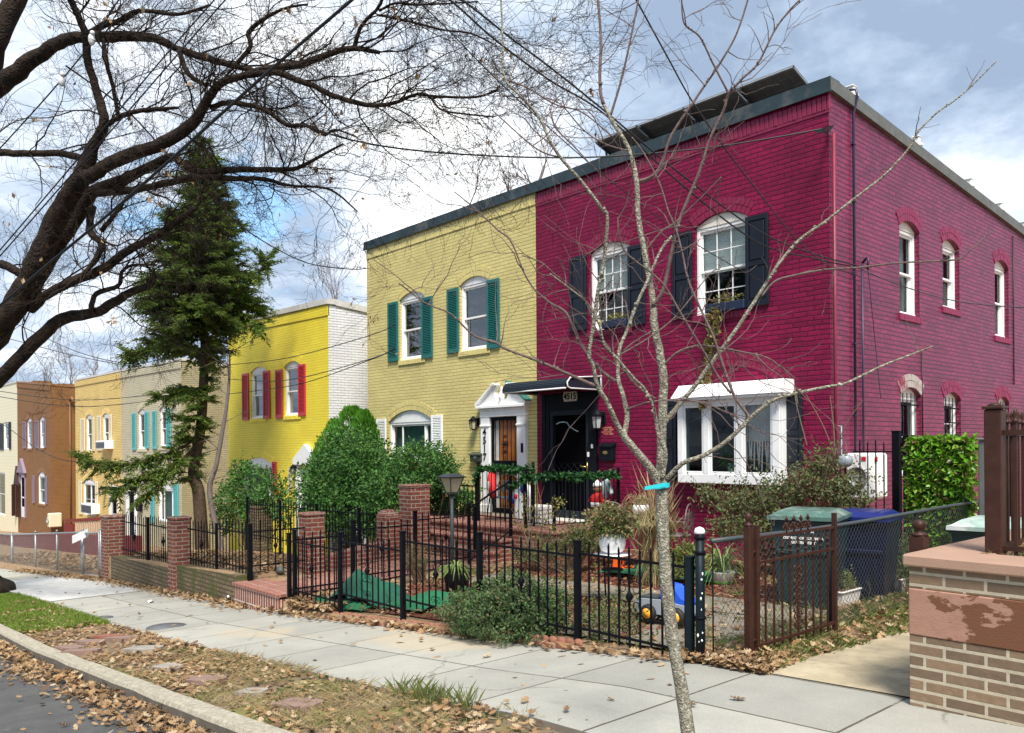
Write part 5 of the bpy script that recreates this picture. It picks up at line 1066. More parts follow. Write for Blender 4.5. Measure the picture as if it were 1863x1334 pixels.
# hedge panel on the side gate fence
th = thing('ivy_screen', 'square screen of bright artificial ivy leaves at the side of the magenta house', 'ivy screen', (-3.9, 10.4, -1.7)); mb = MB()
p0 = atY(1657, 803, 10.3); p1 = atY(1764, 990, 10.3); 
for i in range(5200):
    x = rnd.uniform(p0.x, p1.x); z = rnd.uniform(-1.62, p0.z); f = rnd.choice((0, 0, 0, 1, 2)); y = 10.22+rnd.uniform(-.03, .03)
    if f == 1: x = (p0.x if rnd.random() < .3 else p1.x)+rnd.uniform(-.03, .03); y = rnd.uniform(10.22, 10.42)
    if f == 2: z = p0.z+rnd.uniform(-.03, .03); y = rnd.uniform(10.22, 10.42)
    leafquad(mb, Vector((x, y, z)), rnd.uniform(.06, .11), .55, None, (rv()+Vector((0, -.5, -.3))).normalized())
mb.build('leaves', 'ivy_bright', th); mb = MB(); mb.box(p0.x+.02, p1.x-.02, 10.26, 10.40, -1.62, p0.z-.03); mb.build('backing', 'turf_mat_deep', th)
# black side fence
ft = thing('iron_fence', 'black picket fence and gate closing the passage beside the magenta house', 'fence', (-4.6, 10.75, -1.7)); F2 = front(10.75)
picket_panel(ft, F2, -5.15, -4.62, -.10, -1.4, .14, .1, orn=False); picket_panel(ft, F2, -4.5, -3.3, -.05, -1.4, .14, .1, orn=False); post(ft, F2, -4.56, -1.75, .16, .045); post(ft, F2, -4.44, -1.75, .10, .03); post(ft, F2, -3.25, -1.75, .14, .035)
mb = MB(); 
for k in range(18): t = k/17*6.3; 
for s_ in range(3): mb.tube([F2(-4.44+.05*math.cos(t*.7+s_), .05, -.02-.12*s_+.05*math.sin(t*.7)) for t in range(10)], .010, 4)
mb.build('chain', 'iron', ft)
ft = thing('wooden_fence', 'weathered grey board fence behind the brown iron railings', 'fence', (-2, 12.8, -1.7)); mb = MB(); x = -3.35
while x < 3: mb.bbox(x, x+.13, 12.8, 12.83, -1.8, .02+rnd.uniform(-.02, .02), .006); x += .137
mb.build('boards', 'tan_side_brick', ft); mb = MB(); p = atY(1795, 802, 9.9); mb.bbox(p.x-.07, p.x+.07, 9.85, 9.99, -1.8, p.z, .01); mb.bbox(p.x-.085, p.x+.085, 9.83, 10.01, p.z+.002, p.z+.03, .01); tag(mb.build('timber_post', 'coping_grey', loc=(p.x, 9.9, -1.8)), 'grey green square post behind the brown iron fence post', 'post')
# white heat pump and meter
b = Vector((-5.05, 10.95, -.4)); th = thing('electric_meter_box', 'white outdoor unit on the side wall behind the rose bush', 'outdoor unit', b); mb = MB(); mb.bbox(-5.33, -5.0, 10.92, 11.5, -.75, -.12, .03); mb.build('casing', 'white_plastic', th)
mb = MB(); mb.lathe((-5.16, 10.915, -.44), [(.15, 0), (.15, .02), (.12, .025), (.12, .01), (.03, .012)], 16, True, Matrix.Rotation(math.pi/2, 3, 'X')); mb.build('fan_grille', 'meter_grey', th)
mb = MB(); mb.bbox(-4.99, -4.985, 11.08, 11.15, -.24, -.17, .001); mb.box(-5.10, -5.04, 10.912, 10.917, -.22, -.17); mb.build('warning_label', 'red_cloth', th)
mb = MB(); mb.tube([(-5.37+.02, 10.75, .25), (-5.3, 10.75, .25), (-5.3, 10.75, -1.2)], .012, 6); mb.lathe((-5.22, 10.74, -.22), [(.09, 0), (.09, .1), (.05, .12)], 12, True, Matrix.Rotation(math.pi/2, 3, 'X')); mb.build('meter', 'grey_plastic', th)
# ---------------------------------------------------------------- chain link
def chainlink(th, fn, L, a0, ztop, zbot, wire, cell=.064, r=.0018, name='mesh'):
    mb = MB(); hh = ztop(a0)-zbot(a0); n = int((L+hh)/cell)+2
    for sg in (1, -1):
        for k in range(-int(hh/cell)-2, n):
            s = a0+k*cell; pts = []
            for q in range(12):
                t = q/11; a = s+t*hh if sg > 0 else s+(1-t)*hh
                if a0 <= a <= a0+L: zt, zb_ = ztop(a), zbot(a); pts.append(fn(a, .003*sg, zb_+(zt-zb_)*t))
            if len(pts) > 1: mb.tube([pts[0], pts[-1]] if hh < 3 and abs((ztop(a0)-zbot(a0))-(ztop(a0+L)-zbot(a0+L))) < .02 else pts, r, 3, False, False)
    return mb.build(name, wire, th)
CX0 = -3.52; GC = alongY(CX0)
ft = thing('chain_link_fence', 'black chain link fence with pipe rail running back from the pavement beside the bins', 'fence', (CX0, 7.5, -1.65))
zt_c = lambda a: -.705+.012*(a-5.1)*0+(-.02*math.sin((a-5.1)*.9)); zb_c = lambda a: yard(CX0, a)+.03
mb = MB(); mb.tube([GC(a, 0, zt_c(a)) for a in frange(5.12, 10.6, .4)], .019, 8); mb.build('top_rail', 'grey_iron', ft)
for a in (6.9, 8.75, 10.58): mb = MB(); mb.tube([GC(a, 0, -1.9), GC(a, 0, -.72)], .024, 8); mb.build('line_post', 'iron', ft)
chainlink(ft, GC, 5.4, 5.15, zt_c, zb_c, 'wire_mesh')
mb = MB(); c = Vector((-3.58, 5.06, 0)); mb.tube([c+UP*(g(-3.5)-.1), c+UP*-.63], .034, 12); mb.build('corner_post', 'dark_green_post', ft)
mb = MB(); mb.lathe((c.x, c.y, -.63), [(.040, -.02), (.040, .0), (.03, .02), (.0, .032)], 12); mb.build('post_cap', 'white_plastic', ft)
mb = MB()
for z in (-.80, -.69, -1.28): mb.lathe((c.x, c.y, z), [(.036, 0), (.042, .003), (.042, .02), (.036, .023)], 12)
mb.tube([(c.x+.07, c.y+.06, -1.58), (c.x+.07, c.y+.06, -.72)], .006, 5); mb.build('bands', 'iron', ft)
mb = MB()
for k in range(10): z = -.72-.85*rnd.random(); t = rnd.uniform(3.6, 6.2); mb.ball((c.x+.034*math.cos(t), c.y+.034*math.sin(t), z), rnd.uniform(.003, .009), 6, 4, (1, 1, rnd.uniform(1, 2.4)))
mb.build('paint_chips', 'white_plastic', ft)
mb = MB(); mb.box(-3.70, -3.65, 5.04, 5.09, g(-3.65)-.1, -.84); mb.box(-3.703, -3.647, 5.037, 5.093, -.84, -.825); tag(mb.build('square_post', 'dark_green_post', loc=(-3.67, 5.07, -1.6)), 'short square black post touching the round post with the white cap', 'post')
# brown iron gate
gt = thing('iron_gate', 'brown iron gate with small finials standing open beside the tan drive', 'gate', (-3.36, 5.3, -1.6)); GG = alongY(-3.36)
def bpost(root, x, y, zb, zt, r, ball=True, mat='brown_iron'):
    mb = MB(); mb.bbox(x-r, x+r, y-r, y+r, zb, zt, .004)
    if ball: mb.lathe((x, y, zt), [(r*1.15, 0), (r*1.15, .012), (r*.6, .02), (r*.45, .03), (r*.8, .045), (r*.95, .065), (r*.75, .09), (0, .10)], 12)
    else: mb.bbox(x-r-.006, x+r+.006, y-r-.006, y+r+.006, zt+.001, zt+.014, .003)
    return mb.build('gate_post', mat, root)
bpost(gt, -3.36, 5.36, -1.75, -.60, .027)
y0g, y1g = 5.47, 6.68; y1p = y1g
lf = thing_leaf = MB()
lf.bbox(y0g-.02, y0g+.018, -.018, .018, -1.60, -.60, .003, GG); lf.bbox(y1g-.018, y1g+.018, -.018, .018, -1.66, -.58, .003, GG)
for z in (-.70, -.885, -1.51): lf.box(y0g+.018, y1g-.018, -.013, .013, z-.011, z+.011, GG)
n = 10
for k in range(1, n):
    a = y0g+(y1g-y0g)*k/n; lf.box(a-.0065, a+.0065, -.0065, .0065, -1.60, -.80, GG); lf.lathe(GG(a, 0, 0), [(.016, -.80), (.016, -.785), (.008, -.775), (.014, -.755), (.0, -.715)], 6); lf.lathe(GG(a, 0, 0), [(.015, -.845), (.015, -.83)], 6)
for z in (-.80,-1.46): lf.tube([GG(5.36, 0, z), GG(y0g, 0, z)], .012, 5)
gl = lf.build('gate_leaf', 'brown_iron', gt)
mb = MB(); ym = (y0g+y1g)/2
for k in range(4):
    a = ym-.17+.11*k; mb.tube([GG(a, 0, -.70), GG(a, 0, -.60)], .007, 5); mb.lathe(GG(a, 0, 0), [(.02, -.60), (.0, -.555)], 4); mb.ball(GG(a-.018, 0, -.62), .012, 6, 5); mb.ball(GG(a+.018, 0, -.62), .012, 6, 5); curl(mb, (a, -.655), .03, 1, 1, GG, 0); curl(mb, (a, -.655), .03, -1, 1, GG, 0)
mb.build('finial_row', 'brown_iron', gl); mb = MB(); mb.box(ym-.012, ym+.012, -.005, .005, -1.45, -.95, GG)
for k in range(9):
    z = -.98-.055*k; curl(mb, (ym, z), .035, 1, 1 if k % 2 else -1, GG, 0); curl(mb, (ym, z), .035, -1, 1 if k % 2 else -1, GG, 0); mb.ball(GG(ym, 0, z), .014, 6, 5)
mb.build('gate_ornament', 'brown_iron', gl)
mb = MB(); p = atY(1672, 948, 5.3); bp = thing('gate_post', 'short brown post with ball finial behind the brick wall corner', 'post', (p.x, 5.3, -1.6)); bpost(bp, p.x, 5.3, -1.7, p.z-.09, .045).name = 'post_shaft'
# tan brick retaining wall on the right
WX0, WY = -2.02, 4.92; wt = thing('retaining_wall', 'tan brick retaining wall with pink stone cap at the right edge', 'wall', (WX0+.2, WY, g(WX0)))
zc = -.705; FWl = front(WY)
mb = MB(); mb.box(WX0, 4.5, WY, WY+.30, -1.75, -1.113); mb.box(WX0, 4.5, WY, WY+.30, -.837, -.713); mb.box(WX0, WX0+.28, WY+.302, 9.5, -1.9, -.735); mb.build('brickwork', 'tan_wall_brick', wt)
mb = MB(); mb.bbox(WX0-.004, 4.5, WY-.006, WY+.30, -1.110, -.840, .006); mb.build('stone_band', 'stained_stone', wt)
mb = MB(); x = WX0-.028
mb.bbox(x, 4.5, WY-.035, WY+.34, -.710, -.642, .010); mb.build('cap_stone', 'pinkstone', wt)
mb = MB(); y = WY+.345
while y < 9.4: mb.bbox(WX0-.04, WX0+.34, y, y+.60, -.732, -.645, .008); y += .606
mb.build('side_cap', 'pinkstone', wt)
sheet('planter_soil', 'soil', frange(WX0+.28, 4.5, .3), frange(WY+.3, 9.4, .4), lambda x, y: -.675+nz(x, y, 2, .03))
ft = thing('iron_fence', 'brown iron fence with spear finials on the tan brick wall', 'fence', (-1.6, 5.35, -.73))
FBn = front(5.36); x0 = atY(1811, 900, 5.36).x; mb = MB(); mb.bbox(x0-.046, x0+.046, 5.314, 5.406, -.78, .20, .006); mb.bbox(x0-.055, x0+.055, 5.305, 5.415, .202, .22, .004); mb.lathe((x0, 5.36, .22), [(.05, 0), (.02, .02), (0, .024)], 4); mb.build('fence_post', 'brown_iron', ft)
def spear_panel(a0, a1, fn):
    mb = MB()
    for z in (.062, -.615): mb.box(a0, a1, -.014, .014, z-.015, z+.015, fn)
    a = a0+.06
    while a < a1:
        mb.box(a-.009, a+.009, -.009, .009, -.70, .13, fn); mb.lathe(fn(a, 0, 0), [(.017, .12), (.017, .135), (.008, .142), (.018, .165), (.0, .215)], 6); a += .098
    mb.build('spear_panel', 'brown_iron', ft)
spear_panel(x0+.047, x0+2.2, FBn); spear_panel(5.41, 7.4, alongY(x0)); 
mb = MB(); mb.bbox(x0-.04, x0+.04, 7.4, 7.48, -.78, .2, .005); mb.build('fence_post', 'brown_iron', ft)
# galvanised chain link on the far left
ft = thing('chain_link_fence', 'galvanised chain link fence and gate left of the mossy brick wall', 'fence', (-23, 5.2, -3.1)); FGn = front(5.2)
gps = [(-33.6, 0), (-28.2, 1), (-25.2, 0), (-22.9, 0), (-20.6, 1), (-19.15, 1)]
zt_g = lambda a: g(a)+1.02-.0; zb_g = lambda a: g(a)+.02
for x, big in gps: mb = MB(); mb.tube([FGn(x, 0, g(x)-.1), FGn(x, 0, g(x)+1.07)], .035 if big else .024, 8); mb.lathe(FGn(x, 0, g(x)+1.07), [(.04, 0), (.02, .03), (0, .035)], 8); mb.build('line_post', 'galvanised', ft)
mb = MB(); mb.tube([FGn(x, 0, zt_g(x)) for x in frange(-34, -20.7, .7)], .022, 7); mb.build('top_rail', 'galvanised', ft)
mb = MB()
for a, b_ in ((-20.5, -19.3),):
    for z in (.06, 1.0): mb.tube([FGn(a, 0, g(a)+z), FGn(b_, 0, g(b_)+z)], .02, 6)
    for x in (a, b_): mb.tube([FGn(x, 0, g(x)+.06), FGn(x, 0, g(x)+1.0)], .02, 6)
mb.build('gate_frame', 'galvanised', ft)
chainlink(ft, FGn, 14.4, -33.6, zt_g, zb_g, 'wire_mesh_galv', .075, .0022)
mb = MB(); a = -20.4; q0 = FGn(a, .08, g(a)+.95); mb.hexa([q0+RT*u_+UP*(v_+u_*.45)+FW*w_ for w_ in (0, .006) for u_, v_ in ((-.2, -.09), (.16, -.09), (.16, .09), (-.2, .09))]); tag(mb.build('paper_notice', 'paper', loc=(a, 5.15, g(a)+1)), 'white paper notice hanging tilted on the galvanised gate', 'notice')
# red picket fence, railing and low wall far left
mb = MB(); mb.hexa([(-46, 7.6, -5.6), (-24.5, 7.6, -4), (-24.5, 7.75, -4), (-46, 7.75, -5.6), (-46, 7.6, -4.02), (-24.5, 7.6, -2.46), (-24.5, 7.75, -2.46), (-46, 7.75, -4.02)]); tag(mb.build('garden_wall', 'red_low_wall', loc=(-33, 7.7, -4)), 'low dark red painted wall behind the galvanised fence', 'wall')
mb = MB(); mb.hexa([(-24.4, 6.9, -3.2), (-17.9, 6.9, -2.9), (-17.9, 7.6, -2.9), (-24.4, 7.6, -3.2), (-24.4, 6.9, -2.98), (-17.9, 6.9, -2.68), (-17.9, 7.6, -2.68), (-24.4, 7.6, -2.98)]); struct(mb, 'brick_walk', 'paver_brick')
ft = thing('red_picket_fence', 'row of small red pointed pickets in front of the brown house', 'fence', (-38, 8.8, -3.5)); mb = MB(); x = -46.
while x < -30: z = -3.34+(x+33.5)*.075; mb.prism([F0(x, 1.8, -4.2), F0(x+.2, 1.8, -4.2), F0(x+.2, 1.8, z-.06), F0(x+.1, 1.8, z+.22), F0(x, 1.8, z-.06)], (0, .04, 0)); x += .30
mb.hexa([(-46, 8.85, -4.6), (-30, 8.85, -3.4), (-30, 8.9, -3.4), (-46, 8.9, -4.6), (-46, 8.85, -4.35), (-30, 8.85, -3.15), (-30, 8.9, -3.15), (-46, 8.9, -4.35)]); mb.build('pickets', 'red_wood', ft)
ft = thing('deck_railing', 'red wooden stair railing with pale balusters in front of the mustard house', 'railing', (-30, 9.3, -3)); 
r0, r1_ = atY(118, 945, 9.4), atY(182, 941, 9.4); mb = MB(); mb.hexa([r0-UP*.12, r1_-UP*.12, r1_-UP*.12+Vector((0, .1, 0)), r0-UP*.12+Vector((0, .1, 0)), r0, r1_, r1_+Vector((0, .1, 0)), r0+Vector((0, .1, 0))]); mb.box(r0.x-.2, r0.x+1.2, 9.4, 9.5, r0.z-1.6, r0.z-.15)
mb.hexa([r0-UP*1.6, r1_-UP*1.6, r1_-UP*1.6+Vector((0, .1, 0)), r0-UP*1.6+Vector((0, .1, 0)), r0-UP*1.45, r1_-UP*1.45, r1_-UP*1.45+Vector((0, .1, 0)), r0-UP*1.45+Vector((0, .1, 0))]); mb.build('rail', 'red_wood', ft); mb = MB()
for k in range(5, 16): q = r0+(r1_-r0)*k/16; mb.bbox(q.x-.09, q.x+.09, q.y+.02, q.y+.06, q.z-1.5, q.z-.12, .01)
mb.build('baluster', 'pale_board', ft)
# ---------------------------------------------------------------- things in the gardens
b = gp(822, 7.4); b = Vector(b); zt = atY(822, 862, 7.4).z; th = thing('garden_lamp', 'dark garden post lamp with amber glass head and flat square cap', 'lamp post', b)
mb = MB(); mb.tube([b, (b.x, b.y, zt-.30)], .028, 8); mb.lathe(b, [(.07, 0), (.06, .04), (.03, .06)], 10); mb.build('pole', 'grey_iron', th)
def sq(z, w): return [(b.x+sx_*w, b.y+sy*w, z) for sx_, sy in ((-1, -1), (1, -1), (1, 1), (-1, 1))]
mb = MB(); mb.hexa(sq(zt-.30, .06)+sq(zt-.27, .065)); mb.hexa(sq(zt-.06, .15)+sq(zt-.045, .16)); mb.hexa(sq(zt-.044, .145)+sq(zt, .085))
for sx_, sy in ((-1, -1), (1, -1), (1, 1), (-1, 1)): mb.tube([(b.x+sx_*.062, b.y+sy*.062, zt-.28), (b.x+sx_*.125, b.y+sy*.125, zt-.055)], .008, 4)
mb.build('lamp_head', 'grey_iron', th); mb = MB(); mb.hexa(sq(zt-.27, .055)+sq(zt-.062, .118)); mb.build('lamp_glass', 'lamp_glass', th)
# crumpled artificial turf
th = thing('turf_mat', 'crumpled green artificial turf mat leaning behind the black fence', 'turf mat', (-8.9, 5.7, -2.1)); mb = MB(); NU, NV = 26, 16; vs = []
for i in range(NU):
    for j in range(NV):
        u, v = i/(NU-1), j/(NV-1); hh = .40*(min(1, u/.22)**.45)*(1-max(0, u-.45)/.55)**.6+.01; x = -9.70+1.40*u+.05*math.sin(v*6+u*4)-.10*math.sin(math.pi*v); y = 5.34+.62*v+.05*math.sin(u*9)
        cr = mnoise.noise(Vector((u*5, v*4, 2.2)))*.10+mnoise.noise(Vector((u*11, v*7, 5)))*.04; vs.append((x+cr*.5, y+cr*.6, yard(x, 5.5)-.03+hh*math.sin(math.pi*min(1, v*.9+.08))**.55*(1+cr*2.2)+cr*.5*math.sin(math.pi*v)))
fs = [(i*NV+j, (i+1)*NV+j, (i+1)*NV+j+1, i*NV+j+1) for i in range(NU-1) for j in range(NV-1)]; mb.add(vs, fs, True); mb.build('standing_fold', 'turf_mat_deep', th)
mb = MB(); vs = []
for i in range(16):
    for j in range(10):
        u, v = i/15, j/9; x = -9.85+1.3*u; y = 5.22+.30*v; z = g(x)+.10+.11*math.sin(v*math.pi)*(1-u*.4)+.02*math.sin(u*9+v*4); vs.append((x, y, z))
mb.add(vs, [(i*10+j, (i+1)*10+j, (i+1)*10+j+1, i*10+j+1) for i in range(15) for j in range(9)], True); mb.build('rolled_edge', 'turf_mat', th)
mb = MB(); vs = []
for i in range(12):
    for j in range(10):
        u, v = i/11, j/9; x = -8.35+.85*u-.2*v; y = 5.35+.75*v; z = yard(x, y)+.06+.09*math.sin(u*3)*math.sin(v*2.5)+.02*math.sin(v*9); vs.append((x, y, z))
mb.add(vs, [(i*10+j, (i+1)*10+j, (i+1)*10+j+1, i*10+j+1) for i in range(11) for j in range(9)], True); mb.build('flat_piece', 'turf_mat', th)
# second green mat by the steps of the magenta garden
mb = MB(); vs = []; c0 = atG(1060, 1022); c1 = atG(1165, 1025)
for i in range(14):
    for j in range(8):
        u, v = i/13, j/7; x = -7.55+1.75*u; y = 8.25+.85*v; vs.append((x, y, yard(x, y)+.07+.02*math.sin(u*8)+.02*math.sin(v*6+u*3)))
mb.add(vs, [(i*8+j, (i+1)*8+j, (i+1)*8+j+1, i*8+j+1) for i in range(13) for j in range(7)], True); tag(mb.build('turf_mat', 'turf_mat', loc=(-6.7, 8.6, -1.7)), 'flat green turf mat under the garden furniture of the magenta house', 'turf mat')
# strappy potted plants
def strappy(mb, c, n, L, w, rise, spread=1.):
    c = Vector(c)
    for i in range(n):
        a = rnd.uniform(0, 6.283); l = L*rnd.uniform(.6, 1.1); el = rnd.uniform(.5, 1.3); d = Vector((math.cos(a), math.sin(a), 0))*spread; pts = []
        for k in range(6): t = k/5; pts.append(c+d*(l*t*math.cos(el)*(1+.3*t)+.02)+UP*(l*rise*(t*math.sin(el)*1.4-1.1*t*t)))
        s = d.cross(UP).normalized()
        o = len(mb.v)
        for k, p in enumerate(pts): ww = w*(1-(k/5)**2)*.5+.0008; mb.v += [p-s*ww, p+s*ww+UP*.002]
        for k in range(5): mb.f.append((o+2*k, o+2*k+1, o+2*k+3, o+2*k+2)); mb.sm.append(False)
b = Vector(gp(830, 6.5)); th = thing('potted_plant', 'variegated spider plant in a black pot behind the fence', 'potted plant', b); mb = MB(); mb.lathe(b, [(.13, 0), (.18, .28), (.19, .30), (.17, .30), (.15, .26), (.0, .26)], 16); mb.build('pot', 'rubber', th); mb = MB(); strappy(mb, b+UP*.28, 90, .42, .022, .9); mb.build('leaves', 'grass_plant', th)
b = Vector(gp(1313, 8.6)); th = thing('potted_plant', 'grassy plant in a white bucket with green band behind the chain link', 'potted plant', b); mb = MB(); mb.lathe(b, [(.12, 0), (.15, .17), (.155, .18), (.13, .17), (.0, .15)], 14); mb.build('bucket', 'white_plastic', th); mb = MB(); mb.lathe(b, [(.1235, .02), (.1325, .07)], 14); mb.build('band', 'arbor', th); mb = MB(); strappy(mb, b+UP*.17, 120, .75, .016, 1.1); mb.build('leaves', 'grass_plant', th)
b = Vector(gp(1192, 8.1)); th = thing('dry_grass_clump', 'tall clump of straw coloured dry grass behind the young tree', 'ornamental grass', b); mb = MB()
for k in range(6): strappy(mb, b+Vector((rnd.uniform(-.12, .12), rnd.uniform(-.1, .1), .78)), 150, .52, .009, -.35+.30*k, .62)
for i in range(520):
    a = rnd.uniform(0, 6.28); r_ = .08+.12*rnd.random(); c0 = b+Vector((math.cos(a)*r_*.4, math.sin(a)*r_*.4, .95*rnd.random()+.1)); leafquad(mb, c0, rnd.uniform(.35, .7), .022, None, (Vector((math.cos(a)*.35, math.sin(a)*.35, rnd.choice((-1, -1, .6)))) + rv()*.15).normalized())
mb.build('blades', 'dry_grass', th)
def bowl(mb, c, r, h): mb.lathe(c, [(r*.5, 0), (r*.85, h*.12), (r*1.02, h*.45), (r*1.0, h*.75), (r*.9, h), (r*.84, h*.98), (r*.8, h*.8), (0, h*.8)], 22)
c = atY(1114, 1006, 6.75); th = thing('flower_planter', 'white bowl of faded chrysanthemums on a wire stand', 'planter', (c.x, c.y, -1.7)); mb = MB(); bowl(mb, c, .145, .22); mb.build('bowl', 'white_plastic', th); mb = MB(); mb.lathe((c.x, c.y, c.z-.02), [(.20, 0), (.205, .008), (.0, .01)], 20); mb.build('tray', 'white_plastic', th)
mb = MB(); 
for a in (0, 1.57, 3.14, 4.71): mb.tube([(c.x+.13*math.cos(a), c.y+.13*math.sin(a), c.z-.02), (c.x+.10*math.cos(a), c.y+.10*math.sin(a), -1.74)], .006, 5)
mb.lathe((c.x, c.y, -1.35), [(.115, 0), (.12, .01), (.115, .02)], 16); mb.build('stand', 'iron', th)
mb = MB(); blob(mb, (c.x-.02, c.y, c.z+.36), (.27, .26, .17), 3000, .04, .6, .5); mb.build('flowers', 'mum', th); mb = MB(); blob(mb, (c.x+.01, c.y, c.z+.27), (.25, .24, .11), 1500, .04, .6, .4); mb.build('foliage', 'weeds', th)
c = atY(1166, 935, 9.0); th = thing('flower_planter', 'small white bowl with dry grasses on the metal table', 'planter', c); mb = MB(); bowl(mb, c, .115, .13); mb.build('bowl', 'white_plastic', th); mb = MB(); strappy(mb, c+UP*.1, 40, .45, .008, 1.1); blob(mb, c+UP*.18, (.10, .1, .08), 300, .04, .5); mb.build('plant', 'dry_grass', th)
tb = thing('garden_table', 'round metal garden table carrying the small white bowl', 'table', (c.x-.05, c.y, -1.7)); mb = MB(); mb.lathe((c.x-.05, c.y, c.z-.03), [(.30, 0), (.31, .01), (.30, .02), (0, .022)], 20); mb.build('tabletop', 'rust_metal', tb)
for k in range(3): a = k*2.1; mb = MB(); mb.tube([(c.x-.05+.2*math.cos(a), c.y+.2*math.sin(a), c.z-.02), (c.x-.05+.08*math.cos(a), c.y+.08*math.sin(a), -1.3), (c.x-.05+.24*math.cos(a), c.y+.24*math.sin(a), -1.72)], .010, 5); mb.build('leg', 'rust_metal', tb)
def garden_chair(lab, c, w, seat, back, mat, rot, grp):
    th = thing('garden_chair', lab, 'chair', (0, 0, 0), grp); mb = MB()
    mb.lathe((0, 0, seat), [(w*.5, 0), (w*.52, .01), (w*.5, .02), (0, .022)], 16); mb.build('seat', mat, th)
    mb = MB(); P = [(-w*.48, w*.4, seat), (-w*.52, w*.46, seat+(back-seat)*.6), (-w*.3, w*.47, back-.02), (0, w*.48, back+.02), (w*.3, w*.47, back-.02), (w*.52, w*.46, seat+(back-seat)*.6), (w*.48, w*.4, seat)]
    q = spline([(Vector(p), .011) for p in P], 5); mb.tube([x[0] for x in q], .011, 6)
    fb = lambda a, n, z: Vector((a, w*.46-n, z))
    for k, (a, z, r_) in enumerate(((-.28, .35, .13), (.28, .35, .13), (0, .62, .15), (-.24, .68, .1), (.24, .68, .1), (0, .25, .1))): mb.lathe(fb(a*w, .0, seat+(back-seat)*z), [(r_*w*.2, -.004), (r_*w, -.003), (r_*w, .003), (r_*w*.2, .004)], 10, False, Matrix.Rotation(math.pi/2, 3, 'X'))
    mb.tube([fb(-.3*w, 0, seat+.03), fb(0, 0, seat+(back-seat)*.9)], .006, 4); mb.tube([fb(.3*w, 0, seat+.03), fb(0, 0, seat+(back-seat)*.9)], .006, 4); mb.tube([fb(-.45*w, 0, seat+(back-seat)*.5), fb(.45*w, 0, seat+(back-seat)*.5)], .006, 4); mb.build('backrest', mat, th)
    for sx_ in (-1, 1):
        for sy in (-1, 1): mb = MB(); mb.tube([(sx_*w*.36, sy*w*.34, seat), (sx_*w*.44, sy*w*.42, 0)], .011, 5); mb.build('leg', mat, th)
    for sx_ in (-1, 1): mb = MB(); mb.tube([(sx_*w*.5, w*.4, seat+(back-seat)*.5), (sx_*w*.55, 0, seat+(back-seat)*.5), (sx_*w*.5, -w*.3, seat+.02)], .010, 5); mb.build('armrest', mat, th)
    th.location = c; th.rotation_euler.z = rot; return th
c = atY(1105, 945, 9.0); garden_chair('metal garden chair with leaf pattern back beside the round table', (c.x, 9.0, -1.69), .46, .44, .84, 'rust_metal', .5, 'metal garden chairs')
c = atY(1228, 940, 9.3); garden_chair('metal garden chair half hidden behind the young tree trunk', (c.x, 9.3, -1.69), .44, .44, .86, 'rust_metal', -1.2, 'metal garden chairs')
c = atY(914, 955, 9.75); garden_chair('dark green cast metal chair on the porch holding a red cushion', (c.x, 9.75, -1.318), .46, .40, .80, 'grey_iron', .2, 'metal garden chairs')
mb = MB(); q = spline([(Vector((c.x-.14, 9.62, -.52)), .07), (Vector((c.x-.06, 9.56, -.68)), .085), (Vector((c.x+.02, 9.5, -.85)), .06)], 5); mb.tube([x[0] for x in q], [x[1] for x in q], 10); mb.ball(q[0][0], .07); mb.ball(q[-1][0], .06); cu_ = mb.build('cushion', 'red_cloth', loc=q[0][0]); tag(cu_, 'long red cushion leaning on the dark porch chair', 'cushion')
mb = MB(); mb.bbox(c.x-.10, c.x-.03, 9.46, 9.475, -.78, -.62, .004); mb.build('white_patch', 'paper', cu_)
# pale sack added in place of a white and blue figure, white crate, doll, scarf on the porch
c = Vector(atY(952, 955, 9.55)); c.z = -1.318; mb = MB(); q = [(.12, .0), (.17, .10), (.16, .3), (.19, .45), (.15, .62), (.06, .70), (0, .72)]; mb.lathe(c, q, 14); s_ = mb.build('stand_in_sack', 'white_plastic', loc=c); tag(s_, 'made-up white sack with blue panels in place of a figure on the porch', 'sack')
mb = MB(); mb.ball(c+Vector((-.12, -.13, .42)), .09, 8, 6); mb.ball(c+Vector((.12, -.10, .60)), .06, 8, 6, (1, 1, 1.5)); mb.build('blue_panel', 'blue_cloth', s_); mb = MB(); mb.ball(c+Vector((.02, -.19, .47)), .04, 8, 6); mb.build('beak_spot', 'red_cloth', s_)
c = Vector(atY(982, 950, 9.5)); c.z = -1.318; th = thing('crate', 'white and grey striped crate on the porch behind the railing', 'crate', c); mb = MB(); mb.bbox(c.x-.17, c.x+.17, c.y-.14, c.y+.14, c.z, c.z+.34, .02); mb.build('box', 'coping_white', th); mb = MB()
for k in range(4): mb.bbox(c.x-.173, c.x+.173, c.y-.143, c.y+.143, c.z+.05+.07*k, c.z+.075+.07*k, .004)
mb.build('bands', 'grey_plastic', th)
c = Vector(atY(1087, 925, 10.3)); c.z = atY(1087, 922, 10.3).z; th = thing('plush_doll', 'small doll in red coat and white cap hung by the door', 'doll', c); mb = MB(); mb.lathe(c, [(.09, 0), (.11, .06), (.10, .16), (.05, .24), (.0, .25)], 12); mb.tube([c+Vector((-.16, -.03, .08)), c+Vector((-.06, 0, .2)), c+Vector((.06, 0, .2)), c+Vector((.16, -.03, .08))], .035, 8); mb.build('coat', 'red_cloth', th); mb = MB(); mb.ball(c+UP*.30, .075, 12, 8, (1, 1, 1.1)); mb.ball(c+Vector((0, -.078, .295)), .014, 6, 5); mb.build('head', 'brown_skin', th); mb = MB(); mb.lathe(c+UP*.34, [(.08, 0), (.07, .05), (.02, .10), (0, .12)], 10); mb.lathe(c, [(.113, 0), (.118, .07), (.108, .075)], 12); mb.build('white_trim', 'white_plastic', th)
mb = MB()
